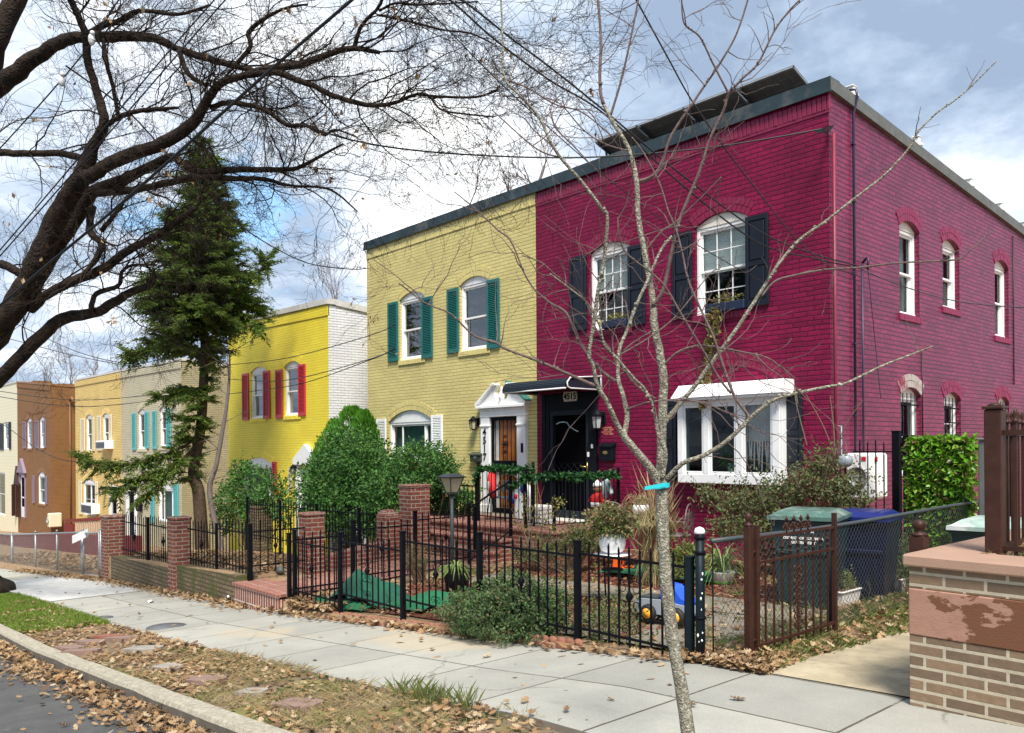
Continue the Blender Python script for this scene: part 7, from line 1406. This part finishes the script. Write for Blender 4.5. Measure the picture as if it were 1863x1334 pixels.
# young street tree in front
SAP = [
 [(1268, 1450, 3.55, 17), (1258, 1390, 3.56, 15.5), (1247, 1300, 3.58, 14), (1232, 1210, 3.6, 13.5), (1219, 1130, 3.62, 13), (1211, 1050, 3.64, 12.5), (1206, 970, 3.66, 12.5), (1204, 900, 3.68, 12.5), (1200, 870, 3.7, 15)],
 [(1200, 885, 3.7, 11), (1203, 840, 3.72, 10), (1205, 760, 3.74, 9.5), (1207, 690, 3.76, 9), (1200, 640, 3.78, 8.5), (1190, 590, 3.8, 8), (1187, 540, 3.82, 7), (1172, 460, 3.84, 6), (1161, 390, 3.86, 5.5), (1158, 330, 3.88, 5.5), (1144, 272, 3.9, 4.5), (1110, 213, 3.92, 4), (1092, 165, 3.94, 3.5), (1093, 72, 3.96, 3), (1087, -10, 3.98, 2.5)],
 [(1200, 885, 3.7, 8), (1185, 855, 3.68, 9), (1155, 818, 3.66, 8), (1135, 794, 3.65, 7.5), (1124, 775, 3.64, 5.5), (1106, 735, 3.6, 5), (1088, 704, 3.58, 4.5), (1079, 667, 3.56, 4), (1072, 645, 3.55, 4), (1081, 585, 3.53, 4), (1088, 530, 3.5, 4), (1098, 481, 3.48, 3.7), (1105, 398, 3.46, 3.5), (1095, 380, 3.45, 3.5), (1073, 350, 3.44, 3.3), (1056, 328, 3.43, 3.2), (1020, 287, 3.42, 3), (1000, 255, 3.4, 3), (982, 216, 3.4, 2.8), (950, 178, 3.4, 2.5), (918, 142, 3.4, 2.3), (915, 80, 3.4, 2), (911, -10, 3.4, 1.8)],
 [(1135, 794, 3.65, 6.5), (1141, 757, 3.67, 5.5), (1134, 722, 3.68, 5), (1125, 690, 3.7, 4.5), (1126, 640, 3.72, 4), (1142, 598, 3.74, 3.6), (1157, 557, 3.76, 3.4), (1180, 506, 3.78, 3.2), (1202, 456, 3.8, 3), (1222, 430, 3.82, 2.5)],
 [(1120, 694, 3.7, 4), (1095, 676, 3.7, 3.6), (1068, 645, 3.7, 3.4), (1050, 613, 3.7, 3.2), (1030, 570, 3.7, 3), (1000, 551, 3.7, 2.6), (975, 530, 3.7, 2)],
 [(1082, 702, 3.58, 3.8), (1050, 688, 3.56, 3.4), (998, 665, 3.54, 3), (960, 650, 3.52, 2.7), (917, 634, 3.5, 2.5), (903, 624, 3.5, 2.8), (863, 611, 3.48, 2), (822, 573, 3.46, 1.8), (791, 559, 3.45, 1.7), (768, 548, 3.44, 1.6), (728, 517, 3.42, 1.2)],
 [(1206, 772, 3.74, 5.5), (1230, 743, 3.74, 5), (1266, 700, 3.72, 4.6), (1291, 664, 3.7, 4.4), (1315, 633, 3.7, 4.2), (1351, 582, 3.68, 4), (1393, 517, 3.66, 3.6), (1416, 481, 3.65, 3.3), (1455, 436, 3.64, 3), (1500, 404, 3.62, 2.8), (1547, 367, 3.6, 2.6), (1576, 345, 3.59, 2.4), (1615, 313, 3.58, 2.2), (1655, 268, 3.57, 2.1), (1671, 239, 3.56, 2), (1705, 205, 3.55, 1.8), (1734, 185, 3.54, 1.7), (1768, 156, 3.53, 1.5), (1812, 112, 3.5, 1.2)],
 [(1212, 872, 3.68, 5.5), (1241, 844, 3.64, 5), (1279, 829, 3.62, 4.8), (1315, 808, 3.6, 4.5), (1350, 777, 3.58, 4.2), (1367, 759, 3.57, 4.5), (1405, 730, 3.55, 3.6), (1455, 714, 3.53, 3.2), (1509, 703, 3.51, 2.8), (1540, 697, 3.5, 2.6), (1600, 668, 3.48, 2.3), (1640, 652, 3.47, 2), (1697, 630, 3.46, 1.5)],
 [(1365, 761, 3.57, 3.8), (1336, 720, 3.6, 3.2), (1320, 678, 3.62, 2.8), (1298, 613, 3.64, 2.5), (1281, 576, 3.66, 2.3), (1253, 512, 3.68, 2.1), (1242, 464, 3.7, 2), (1230, 418, 3.71, 1.9), (1216, 385, 3.72, 1.8), (1200, 334, 3.74, 1.6), (1172, 280, 3.76, 1.5), (1150, 250, 3.77, 1.3)],
 [(1330, 716, 3.6, 2.6), (1306, 685, 3.6, 2.5), (1281, 641, 3.58, 2.3), (1239, 571, 3.56, 2.2), (1211, 523, 3.55, 2.1), (1183, 495, 3.54, 2), (1140, 461, 3.52, 1.8), (1126, 425, 3.5, 1.6), (1124, 396, 3.5, 1.4)],
 [(1188, 556, 3.8, 4.6), (1206, 528, 3.78, 4.2), (1219, 472, 3.76, 3.8), (1233, 410, 3.74, 3.6), (1253, 359, 3.72, 3.4), (1273, 311, 3.7, 3.2), (1292, 252, 3.68, 3), (1316, 202, 3.66, 2.9), (1326, 171, 3.65, 3), (1352, 142, 3.63, 2.3), (1379, 115, 3.62, 2.2), (1408, 58, 3.6, 2), (1432, 24, 3.59, 1.8), (1460, -5, 3.58, 1.5)],
 [(1326, 171, 3.65, 2.2), (1297, 115, 3.64, 2.1), (1273, 67, 3.62, 1.8), (1245, 43, 3.61, 1.7), (1240, -5, 3.6, 1.5)],
 [(1160, 331, 3.88, 4.2), (1185, 322, 3.86, 3.8), (1203, 300, 3.85, 3.6), (1222, 246, 3.83, 3), (1261, 187, 3.8, 2.7), (1286, 150, 3.79, 2.4), (1307, 120, 3.78, 2.2), (1340, 62, 3.76, 2), (1362, -5, 3.75, 1.8)],
 [(1110, 213, 3.92, 2.6), (1132, 139, 3.9, 2.4), (1149, 62, 3.88, 2.1), (1162, -5, 3.87, 1.8)],
 [(1385, 540, 3.66, 2.6), (1410, 512, 3.65, 2.4), (1450, 500, 3.64, 2.3), (1500, 491, 3.62, 2.2), (1560, 487, 3.6, 2), (1640, 478, 3.58, 1.9), (1737, 473, 3.56, 1.7), (1760, 460, 3.55, 1.4), (1805, 420, 3.54, 1)],
 [(1208, 664, 3.76, 3), (1233, 641, 3.74, 2.5), (1270, 629, 3.72, 2.3), (1303, 632, 3.7, 2.1), (1337, 638, 3.68, 2), (1393, 650, 3.66, 1.8), (1420, 668, 3.65, 1.4), (1447, 689, 3.64, 1.1)],
 [(1205, 870, 3.66, 5), (1211, 825, 3.64, 4.5), (1198, 791, 3.63, 4), (1192, 757, 3.62, 3.4), (1187, 735, 3.61, 3.2), (1171, 706, 3.6, 3), (1153, 688, 3.59, 2.8), (1122, 652, 3.57, 2.6), (1099, 627, 3.55, 2.6), (1093, 600, 3.54, 2.2), (1080, 570, 3.53, 2), (1065, 548, 3.52, 1.9), (1030, 520, 3.5, 1.7), (1000, 498, 3.48, 1.4)],
 [(1192, 726, 3.76, 2.4), (1155, 699, 3.75, 2.3), (1120, 650, 3.74, 2.2), (1085, 600, 3.72, 2), (1060, 540, 3.7, 1.8), (1010, 500, 3.68, 1.5), (985, 478, 3.67, 1.2), (950, 465, 3.66, 1)],
 [(1140, 745, 3.66, 2), (1180, 732, 3.64, 1.8), (1230, 728, 3.62, 1.8), (1280, 733, 3.6, 1.7), (1320, 750, 3.59, 1.4), (1358, 764, 3.58, 1.1)], [(975, 530, 3.6, 2), (955, 500, 3.6, 1.8), (930, 440, 3.6, 1.8), (905, 418, 3.6, 1.6), (870, 385, 3.6, 1.4), (828, 350, 3.6, 1.1)],
 [(1190, 600, 3.8, 1.8), (1150, 625, 3.78, 1.7), (1133, 640, 3.77, 1.5)], [(1127, 646, 3.72, 1.8), (1180, 615, 3.74, 1.7), (1230, 575, 3.75, 1.5), (1290, 500, 3.76, 1.2), (1310, 490, 3.76, 1)], [(1175, 455, 3.84, 2), (1205, 420, 3.84, 1.8), (1228, 405, 3.84, 1.7), (1275, 360, 3.83, 1.2), (1312, 322, 3.82, 1)],
 [(1075, 300, 3.9, 1.4), (1040, 262, 3.9, 1.4), (1010, 232, 3.9, 1.3), (1000, 195, 3.9, 1.1)], [(1146, 275, 3.9, 1.6), (1100, 262, 3.9, 1.5), (1060, 235, 3.9, 1.4), (1020, 190, 3.9, 1.2), (985, 176, 3.9, 1)], [(920, 145, 3.4, 1.8), (960, 160, 3.4, 1.7), (1010, 190, 3.4, 1.6), (1060, 205, 3.4, 1.4), (1115, 250, 3.4, 1.2)], [(1020, 287, 3.42, 1.8), (985, 276, 3.42, 1.7), (950, 250, 3.42, 1.4), (895, 200, 3.4, 1.1)],
]
sp = thing('young_street_tree', 'slim bare young tree with turquoise band round its forked lichen spotted trunk', 'tree', atD(1268, 1450, 3.55)); mb = MB(); th_ = MB(); tw = MB()
for L in SAP:
    q = spline([(atD(px, py, d), r*.88/FPX*d) for px, py, d, r in L], 6); q = [(p+rv(rr*.08), rr*(1+.08*mnoise.noise(p*9))) for p, rr in q]
    th_ = MB(); ks = [k for k, x in enumerate(q) if x[1] < 3.9*.88/FPX*3.75]; k0 = ks[0] if ks and L[0][3] >= 10 else len(q)-1
    tgt = mb if L[0][3] >= 10 else th_
    tgt.tube([x[0] for x in q[:k0+1]], [x[1] for x in q[:k0+1]], 10 if L[0][3] > 7 else 7)
    if k0 < len(q)-1: th_.tube([x[0] for x in q[k0:]], [x[1] for x in q[k0:]], 7)
    for i in range(6, len(q)):
        p, rr = q[i]
        if rr < .011 and rnd.random() < (.17 if p.dot(RT)/p.dot(FW) < .32 else .07):
            dr = (q[i][0]-q[i-1][0]).normalized(); grow(tw, p, (dr*.5+rv(.8)).normalized(), rnd.uniform(.10, .5 if p.dot(RT)/p.dot(FW) < .3 else .2), .0026, rnd.choice((0, 1, 1, 2)), .32, .02, 6, .9, 2, 4, .0009)
        if rr < .008 and rnd.random() < .18: th_.ball(p+rv(rr), rr*1.35, 6, 5)
    if th_.v: th_.build('branch', 'sapling_bark' if 10 > L[0][3] >= 5 else 'sapling_twig', sp)
mb.build('trunk', 'sapling_bark', sp); tw.build('twigs', 'sapling_twig', sp)
mb = MB(); c = atD(1204, 884, 3.68); pts = [c+RT*(.036*math.cos(a*.449))+FW*(.036*math.sin(a*.449))+UP*(.006*math.cos(a*.449)) for a in range(15)]
V = []; 
for p in pts: V += [p-UP*.010, p+UP*.010]
mb.add(V, [(2*i, 2*i+2, 2*i+3, 2*i+1) for i in range(len(pts)-1)], True); e0 = atD(1213, 881, 3.63); e1 = atD(1173, 887, 3.62); mb.hexa([e0-UP*.010, e1-UP*.012, e1-UP*.012+FW*.002, e0-UP*.010+FW*.002, e0+UP*.008, e1+UP*.004, e1+UP*.004+FW*.002, e0+UP*.008+FW*.002]); mb.build('ribbon', 'cyan_ribbon', sp)
# hemlock in front of the beige house
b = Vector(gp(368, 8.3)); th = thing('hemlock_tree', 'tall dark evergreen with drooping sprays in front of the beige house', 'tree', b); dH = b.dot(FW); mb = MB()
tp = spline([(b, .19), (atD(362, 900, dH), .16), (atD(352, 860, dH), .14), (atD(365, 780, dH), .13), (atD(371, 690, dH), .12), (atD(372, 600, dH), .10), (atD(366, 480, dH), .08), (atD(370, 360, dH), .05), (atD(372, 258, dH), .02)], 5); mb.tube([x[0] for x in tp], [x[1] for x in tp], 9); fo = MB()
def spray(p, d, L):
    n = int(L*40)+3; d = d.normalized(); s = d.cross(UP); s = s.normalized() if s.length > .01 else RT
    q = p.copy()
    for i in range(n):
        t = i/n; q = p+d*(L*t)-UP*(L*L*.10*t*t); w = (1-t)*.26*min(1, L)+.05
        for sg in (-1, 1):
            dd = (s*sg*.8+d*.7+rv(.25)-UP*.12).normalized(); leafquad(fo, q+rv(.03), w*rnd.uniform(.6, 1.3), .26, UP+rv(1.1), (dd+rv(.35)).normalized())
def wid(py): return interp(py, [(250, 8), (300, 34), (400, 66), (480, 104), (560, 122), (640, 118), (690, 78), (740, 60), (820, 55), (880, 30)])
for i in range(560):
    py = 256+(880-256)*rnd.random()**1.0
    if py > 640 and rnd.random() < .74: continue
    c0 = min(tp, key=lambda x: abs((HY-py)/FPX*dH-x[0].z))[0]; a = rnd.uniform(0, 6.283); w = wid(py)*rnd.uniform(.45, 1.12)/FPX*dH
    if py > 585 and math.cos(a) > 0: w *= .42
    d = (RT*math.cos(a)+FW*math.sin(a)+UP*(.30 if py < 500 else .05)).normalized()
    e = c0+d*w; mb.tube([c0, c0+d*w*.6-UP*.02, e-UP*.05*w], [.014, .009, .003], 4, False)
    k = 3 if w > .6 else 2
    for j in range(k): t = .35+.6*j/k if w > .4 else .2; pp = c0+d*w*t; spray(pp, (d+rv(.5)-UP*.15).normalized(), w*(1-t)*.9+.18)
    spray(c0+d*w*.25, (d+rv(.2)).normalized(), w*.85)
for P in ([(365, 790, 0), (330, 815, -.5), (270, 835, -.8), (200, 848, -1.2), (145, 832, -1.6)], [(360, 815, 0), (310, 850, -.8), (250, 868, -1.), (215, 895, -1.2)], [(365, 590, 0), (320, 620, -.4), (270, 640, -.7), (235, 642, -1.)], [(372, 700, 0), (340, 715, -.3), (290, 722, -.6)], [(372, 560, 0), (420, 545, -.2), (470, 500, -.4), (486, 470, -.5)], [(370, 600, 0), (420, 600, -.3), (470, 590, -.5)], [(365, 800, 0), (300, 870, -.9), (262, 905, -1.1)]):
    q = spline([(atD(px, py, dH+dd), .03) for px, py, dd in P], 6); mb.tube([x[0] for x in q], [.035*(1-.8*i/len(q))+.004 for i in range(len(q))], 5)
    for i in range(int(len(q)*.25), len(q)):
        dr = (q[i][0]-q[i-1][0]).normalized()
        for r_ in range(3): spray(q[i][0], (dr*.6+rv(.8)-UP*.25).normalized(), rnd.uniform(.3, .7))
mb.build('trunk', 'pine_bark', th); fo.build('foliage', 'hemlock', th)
# slim bare tree beside the hemlock
b = Vector(gp(408, 8.6)); th = thing('bare_tree', 'thin leaning bare tree touching the hemlock trunk', 'tree', b); d_ = b.dot(FW); mb = MB(); q = spline([(b, .08), (atD(382, 900, d_), .07), (atD(395, 840, d_), .06), (atD(415, 720, d_), .04), (atD(418, 640, d_), .02)], 5); mb.tube([x[0] for x in q], [x[1] for x in q], 7)
for i in range(6, len(q)): grow(mb, q[i][0], (rv(1)+UP*.4).normalized(), rnd.uniform(.5, 1.1), .012, 1, .25, 0, 5)
mb.build('trunk', 'far_bark', th)
# far bare trees
def far_tree(px, pyb, pyt, Y, lab, seed=0, spread=.6, lev=4, r=.12, mat='far_bark', wsp=3, nm='bare_tree'):
    p = atY(px, pyt, Y); b = Vector((p.x, Y, -3 if Y > 12 else 0)); z0 = atY(px, pyb, Y).z; th = thing(nm, lab, 'tree', b, 'bare winter trees behind the houses'); Ht = p.z-z0; mb = MB()
    mb.tube([b, Vector((b.x, b.y, z0))], [r*1.2, r], 7); 
    for k in range(wsp): grow(mb, Vector((b.x, b.y, z0-.2*Ht*k/wsp)), (UP+rv(spread*.7)).normalized(), Ht*rnd.uniform(.5, .65), r*.6, lev, .16, .05, 5, spread, 3, 3, .012*Y/40, .68)
    mb.build('crown', mat, th)
for i, (px, pb, pt, Y) in enumerate(((45, 730, 655, 38), (85, 720, 640, 44), (130, 715, 632, 40), (175, 705, 645, 46), (215, 690, 650, 42), (15, 735, 672, 46))): far_tree(px, pb, pt, Y, ['bare reddish tree far behind the roof of the brown house', 'bare tree far off just right of the brown house roof', 'tall bare tree rising behind the left end of the mustard roof', 'bare tree behind the mustard roof, third along from the brown house', 'bare tree fading behind the hemlock over the mustard roof', 'bare tree at the far left over the clapboard house'][i], lev=4, r=.2)
far_tree(625, 600, 455, 24, 'pale bare tree above the white side wall of the yellow house', lev=4, r=.12); far_tree(975, 345, 245, 26, 'wispy bare tree crown showing above the khaki roof next to the wires', lev=4, r=.10); far_tree(925, 355, 300, 27, 'small wispy treetop over the khaki roof', lev=3, r=.08)
# ---------------------------------------------------------------- overhead wires
def wire(lab, pts, r, mat='cable', name='overhead_cable', grp='overhead cables', sub=8):
    q = spline([(atD(*p), r) for p in pts], sub); mb = MB(); mb.tube([x[0] for x in q], r, 6); return tag(mb.build(name, mat, loc=q[0][0]), lab, 'cable', grp)
wire('thickest black cable crossing from the top centre down to the left edge', [(720, -70, 7.6), (640, 0, 7.8), (480, 138, 8.3), (320, 282, 8.8), (200, 388, 9.3), (86, 482, 9.8), (0, 556, 10.2), (-80, 622, 10.6)], .018, sub=5)
wire('thin black cable through the oak, upper of the close pair', [(470, -90, 9.5), (390, 0, 9.7), (300, 102, 9.9), (190, 232, 10.2), (90, 350, 10.5), (0, 455, 10.8), (-60, 520, 11)], .009)
wire('thin black cable through the oak, lower of the close pair', [(485, -80, 9.4), (410, 0, 9.6), (320, 103, 9.8), (205, 235, 10.1), (100, 352, 10.4), (0, 466, 10.7), (-60, 530, 11)], .009)
wire('black cable with white wrapped splices at the upper left', [(280, -80, 9.8), (216, 0, 10), (169, 75, 10.3), (95, 165, 10.6), (0, 270, 11), (-50, 322, 11.3)], .009)
for px, py, d, lab in ((167, 72, 10.28, 'white wrapped splice on the upper left cable'), (112, 147, 10.5, 'smaller pale splice lower on the upper left cable')):
    c = atD(px, py, d); mb = MB(); mb.ball(c, .055, 8, 6, (.8, .8, 1.4)); mb.ball(c+Vector((.03, 0, .07)), .03, 8, 6); tag(mb.build('cable_splice', 'white_wrap', loc=c), lab, 'splice')
wire('service cable sagging from the oak to the khaki house corner', [(120, 120, 11.2), (230, 201, 12.5), (310, 285, 13.5), (400, 374, 15), (450, 420, 16), (520, 462, 17.5), (572, 482, 18.5), (640, 490, 19.6), (668, 488, 19.9)], .012)
wire('twisted service cable reaching the top corner of the magenta house', [(540, 225, 9.5), (640, 255, 9.9), (740, 272, 10.1), (860, 282, 10.3), (1000, 287, 10.5), (1120, 284, 10.6), (1280, 270, 10.8), (1400, 252, 10.9), (1500, 234, 10.9)], .011)
wire('upper of two parallel cables falling to the magenta side wall', [(780, -30, 7), (840, 0, 7.2), (930, 70, 7.6), (1000, 122, 7.9), (1095, 198, 8.3), (1240, 318, 9), (1380, 420, 9.8), (1480, 462, 10.4), (1562, 484, 10.9)], .009)
wire('lower of two parallel cables falling to the magenta side wall', [(760, -30, 7), (818, 0, 7.2), (900, 72, 7.6), (1000, 146, 8), (1100, 208, 8.4), (1240, 336, 9.1), (1380, 442, 9.9), (1480, 470, 10.5), (1564, 488, 10.9)], .009)
wire('fine cable under the double cables in front of the khaki roof', [(740, -20, 6.8), (830, 70, 7.2), (930, 170, 7.7), (1100, 320, 8.6), (1260, 440, 9.4), (1400, 520, 10)], .005)
wire('steep dark cable from the top centre right over the magenta roof', [(1135, -40, 5.5), (1163, 10, 5.7), (1215, 105, 6.1), (1261, 187, 6.6), (1330, 285, 7.2), (1384, 355, 7.8), (1440, 425, 8.5), (1500, 478, 9.3), (1560, 500, 10.6)], .006)
wire('slack wire crossing from the side wall bracket to the right edge', [(1566, 490, 10.9), (1640, 520, 10.6), (1740, 548, 10.3), (1863, 560, 10), (1960, 562, 9.7)], .007)
for k, (a, b_, c_) in enumerate((((416, 664), (520, 652), (668, 612)), ((416, 690), (520, 692), (668, 655)), ((416, 717), (540, 700), (668, 657)))):
    wire(['topmost of three wires crossing the yellow house', 'middle wire of three crossing the yellow house', 'lowest wire crossing the yellow house front'][k], [(a[0], a[1], 21), (b_[0], b_[1], 17.5), (c_[0], c_[1], 14.8), (720, c_[1]-22, 14)], .008)
for k, (a, b_, c_) in enumerate((((30, 590), (140, 640), (240, 662)), ((30, 620), (140, 640+8), (260, 668)), ((0, 712), (150, 728), (330, 712)), ((0, 722), (150, 740), (330, 722)), ((0, 770), (120, 838), (330, 830)))):
    wire(['upper wire before the far bare trees', 'second wire before the far bare trees', 'higher wire across the brown and mustard houses', 'lower wire across the brown and mustard houses', 'long sagging wire below the mustard upper windows'][k], [(a[0]-60, a[1]-15, 24), (a[0], a[1], 24), (b_[0], b_[1], 24), (c_[0], c_[1], 23), (c_[0]+70, c_[1]-14, 22)], .010)
# ---------------------------------------------------------------- fallen leaves and grass
OUT = [(0, 0), (.10, .16), (.22, .10), (.30, .30), (.42, .14), (.55, .36), (.64, .16), (.80, .22), (1, 0)]
def leaf(mb, p, s, tilt=.5, lob=True):
    a = rnd.uniform(0, 6.283); ex = Vector((math.cos(a), math.sin(a), rnd.uniform(-tilt, tilt))).normalized(); ey = UP.cross(ex).normalized()+UP*rnd.uniform(-tilt, tilt); ey.normalize(); nz_ = ex.cross(ey)
    cl = rnd.uniform(-.3, 1.0); w = rnd.uniform(.8, 1.3); o = len(mb.v)
    f = lambda u, v: p+ex*((u-.5)*s)+ey*(v*s*w)+nz_*(s*cl*(abs(v)*1.1+(u-.5)**2*1.2))
    oo = OUT if lob else [(0, 0), (.3, .25), (.7, .22), (1, 0)]
    m = len(oo); mb.v += [f(u, v) for u, v in oo]+[f(u, -v) for u, v in oo[1:-1]]
    mb.f.append(tuple(o+k for k in range(m))); mb.f.append(tuple([o, ]+[o+m-1][:0]+[o+m-1]+[o+m+k for k in range(m-3, -1, -1)])); mb.sm += [False, False]
def scatter(name, mat, n, fpos, s=(.07, .12), tilt=.45, hz=.03, lob=True):
    mb = MB()
    for i in range(n):
        q = fpos()
        if q is None: continue
        x, y, z = q; leaf(mb, Vector((x, y, z+hz*rnd.random()**1.5)), rnd.uniform(*s), tilt, lob)
    o = mb.build(name, mat); o['kind'] = 'stuff'; return o
U = rnd.uniform
def near(x0, x1, k=1.6): return x1-(x1-x0)*rnd.random()**k  # denser near the camera end
def f_verge():
    x = near(-16, -3.2, 1.0); y = U(2.30, 3.32)
    if mnoise.noise(Vector((x*.9, y*1.6, 1)))*.9+(.35 if x < -6.2 else -.10)-(.45 if x < -11.6 else 0) < rnd.uniform(-.5, .45): return None
    if any((x-a)**2+(y-b_)**2 < (r_*.85)**2 and rnd.random() < .9 for a, b_, r_ in STONES): return None
    return x, y, g(x)
scatter('verge_leaves', 'dry_leaf', 8000, f_verge, (.03, .075))
def f_gut(): x = near(-22, -3.5, 1.0); w = .10+.13*(mnoise.noise(Vector((x*1.1, 0, 5)))+1); y = 2.12-abs(rnd.gauss(0, w*.75)); return x, y, g(x)-.135+.05*max(0, 1-(2.12-y)/.25)*rnd.random()
scatter('gutter_leaves', 'dry_leaf', 4200, f_gut, (.035, .09), .7, .05)
def f_foot(): x = near(-26, -3.6, 1.0); return (x, 5.08-abs(rnd.gauss(0, .09 if x > -11 else .14)), g(x)+.02) if not (-6.6 < x < -5.2) and not (-9.3 < x < -3.7 and rnd.random() < .6) else None
scatter('path_side_leaves', 'dry_leaf', 900, lambda: (lambda x, y: (x, y, max(yard(x, y), g(x))+.03))(U(-10.2, -9.0), 5.03+abs(rnd.gauss(0, .3))), (.05, .10), .7, .04)
scatter('wall_foot_leaves', 'dry_leaf', 2600, f_foot, (.05, .10), .7, .06)
def f_corner(): x = U(-3.8, -3.0); return x, 4.98+abs(rnd.gauss(0, .18)), g(x)+.01+.02*rnd.random()
scatter('corner_leaves', 'dry_leaf', 700, f_corner, (.04, .085), .7, .05)
def f_side(): x = U(-3.9, -3.0); y = 5.1+5*rnd.random()**1.3; return x, y, yard(x, y)+.03
scatter('drive_edge_leaves', 'dry_leaf', 1100, f_side, (.04, .09), .7, .05)
def f_pave():
    x = near(-18, -2.5, 1.0); return x, U(3.35, 5.0), g(x)+.01
scatter('pavement_leaves', 'dry_leaf', 75, f_pave, (.05, .10), .25, .01)
def f_yardL(): x = U(-18.0, -11.9); y = 5.4+3.2*rnd.random(); return x, y, yard(x, y)+.02
scatter('left_yard_leaves', 'dry_leaf', 6500, f_yardL, (.06, .11), .6, .05)
def f_yardM(): x = U(-10.1, -3.7); y = 5.2+4.5*rnd.random(); return x, y, yard(x, y)+.03
scatter('garden_leaves', 'dry_leaf', 1500, f_yardM, (.05, .09), .5, .03); scatter('mulch_chips', 'dry_leaf_red', 5200, lambda: (lambda x, y: (x, y, yard(x, y)+.035))(U(-9.5, -4.6), rnd.choice((U(5.3, 7.0), U(7.8, 10)))), (.03, .07), .7, .03, False)
scatter('far_yard_leaves', 'dry_leaf', 2600, lambda: (lambda x, y: (x, y, yard(x, y)+.04))(U(-32, -18.3), U(5.3, 6.9)), (.08, .14), .6, .05)
scatter('planter_leaves', 'dry_leaf', 260, lambda: (U(-1.75, .5), U(5.25, 7), -.66), (.05, .09), .7, .03)
def blades(name, mat, n, fpos, h, w=.006, lean=.4):
    mb = MB()
    for i in range(n):
        q = fpos()
        if q is None: continue
        p = Vector(q); a = rnd.uniform(0, 6.283); s = Vector((math.cos(a), math.sin(a), 0))*w; hh = rnd.uniform(*h); l = Vector((rnd.uniform(-lean, lean), rnd.uniform(-lean, lean), 1))*hh
        o = len(mb.v); mb.v += [p-s, p+s, p+l*.6+s*.6+Vector((l.x, l.y, 0))*.1, p+l+Vector((l.x, l.y, 0))*.5]; mb.f.append((o, o+1, o+2, o+3)); mb.sm.append(False)
    o = mb.build(name, mat); o['kind'] = 'stuff'; return o
def f_lawn():
    x = U(-17.5, -11.0); y = U(2.3, 3.32)
    if x > -12.0+.5*mnoise.noise(Vector((y*3, 0, 0)))+.2*(y-2.3): return None
    if mnoise.noise(Vector((x*2, y*2, 8))) < -.45: return None
    return x, y, g(x)-.01
sheet('grass_ground', 'grass_base', frange(-30, -12.0, .4), [2.31, 2.7, 3.0, 3.28], lambda x, y: g(x)+.002)
blades('lawn_grass', 'lawn', 34000, f_lawn, (.03, .075), .006)
def f_weed():
    x = near(-9, -3.2, .8); y = U(2.31, 3.31)
    return (x, y, g(x)-.01) if mnoise.noise(Vector((x*1.7+3, y*2.5, 2))) > .10 else None
blades('verge_weeds', 'weeds', 9000, f_weed, (.015, .04), .004, .8)
blades('verge_straw', 'dry_grass', 6000, lambda: (lambda x, y: (x, y, g(x)) if mnoise.noise(Vector((x*1.3+9, y*2.1, 2))) > -.05 else None)(U(-8, -3.2), U(2.31, 3.36)), (.02, .06), .0022, 1.5)
blades('edge_tufts', 'weeds', 260, lambda: (lambda c: (c[0]+rnd.gauss(0, .05), c[1]+rnd.gauss(0, .04), g(c[0])))(rnd.choice(((-4.55, 3.27), (-4.4, 3.28), (-4.1, 3.25), (-4.75, 3.26)))), (.05, .16), .003, .5)
blades('drive_edge_weeds', 'weeds', 9000, lambda: (lambda x, y: (x, y, yard(x, y)+.01) if mnoise.noise(Vector((x*4, y*2, 4))) > -.2 else None)(U(-3.9, -3.0), U(5.2, 9.5)), (.03, .09), .005, .9)
blades('bed_weeds', 'weeds', 5000, lambda: (lambda x, y: (x, y, yard(x, y)+.02) if mnoise.noise(Vector((x*2, y*2, 6))) > .1 else None)(U(-9.5, -3.8), U(5.2, 9.5)), (.03, .10), .006, .8)
blades('planter_grass', 'weeds', 1500, lambda: (U(-1.75, 0), U(5.24, 6.6), -.68), (.03, .08), .004, .7)
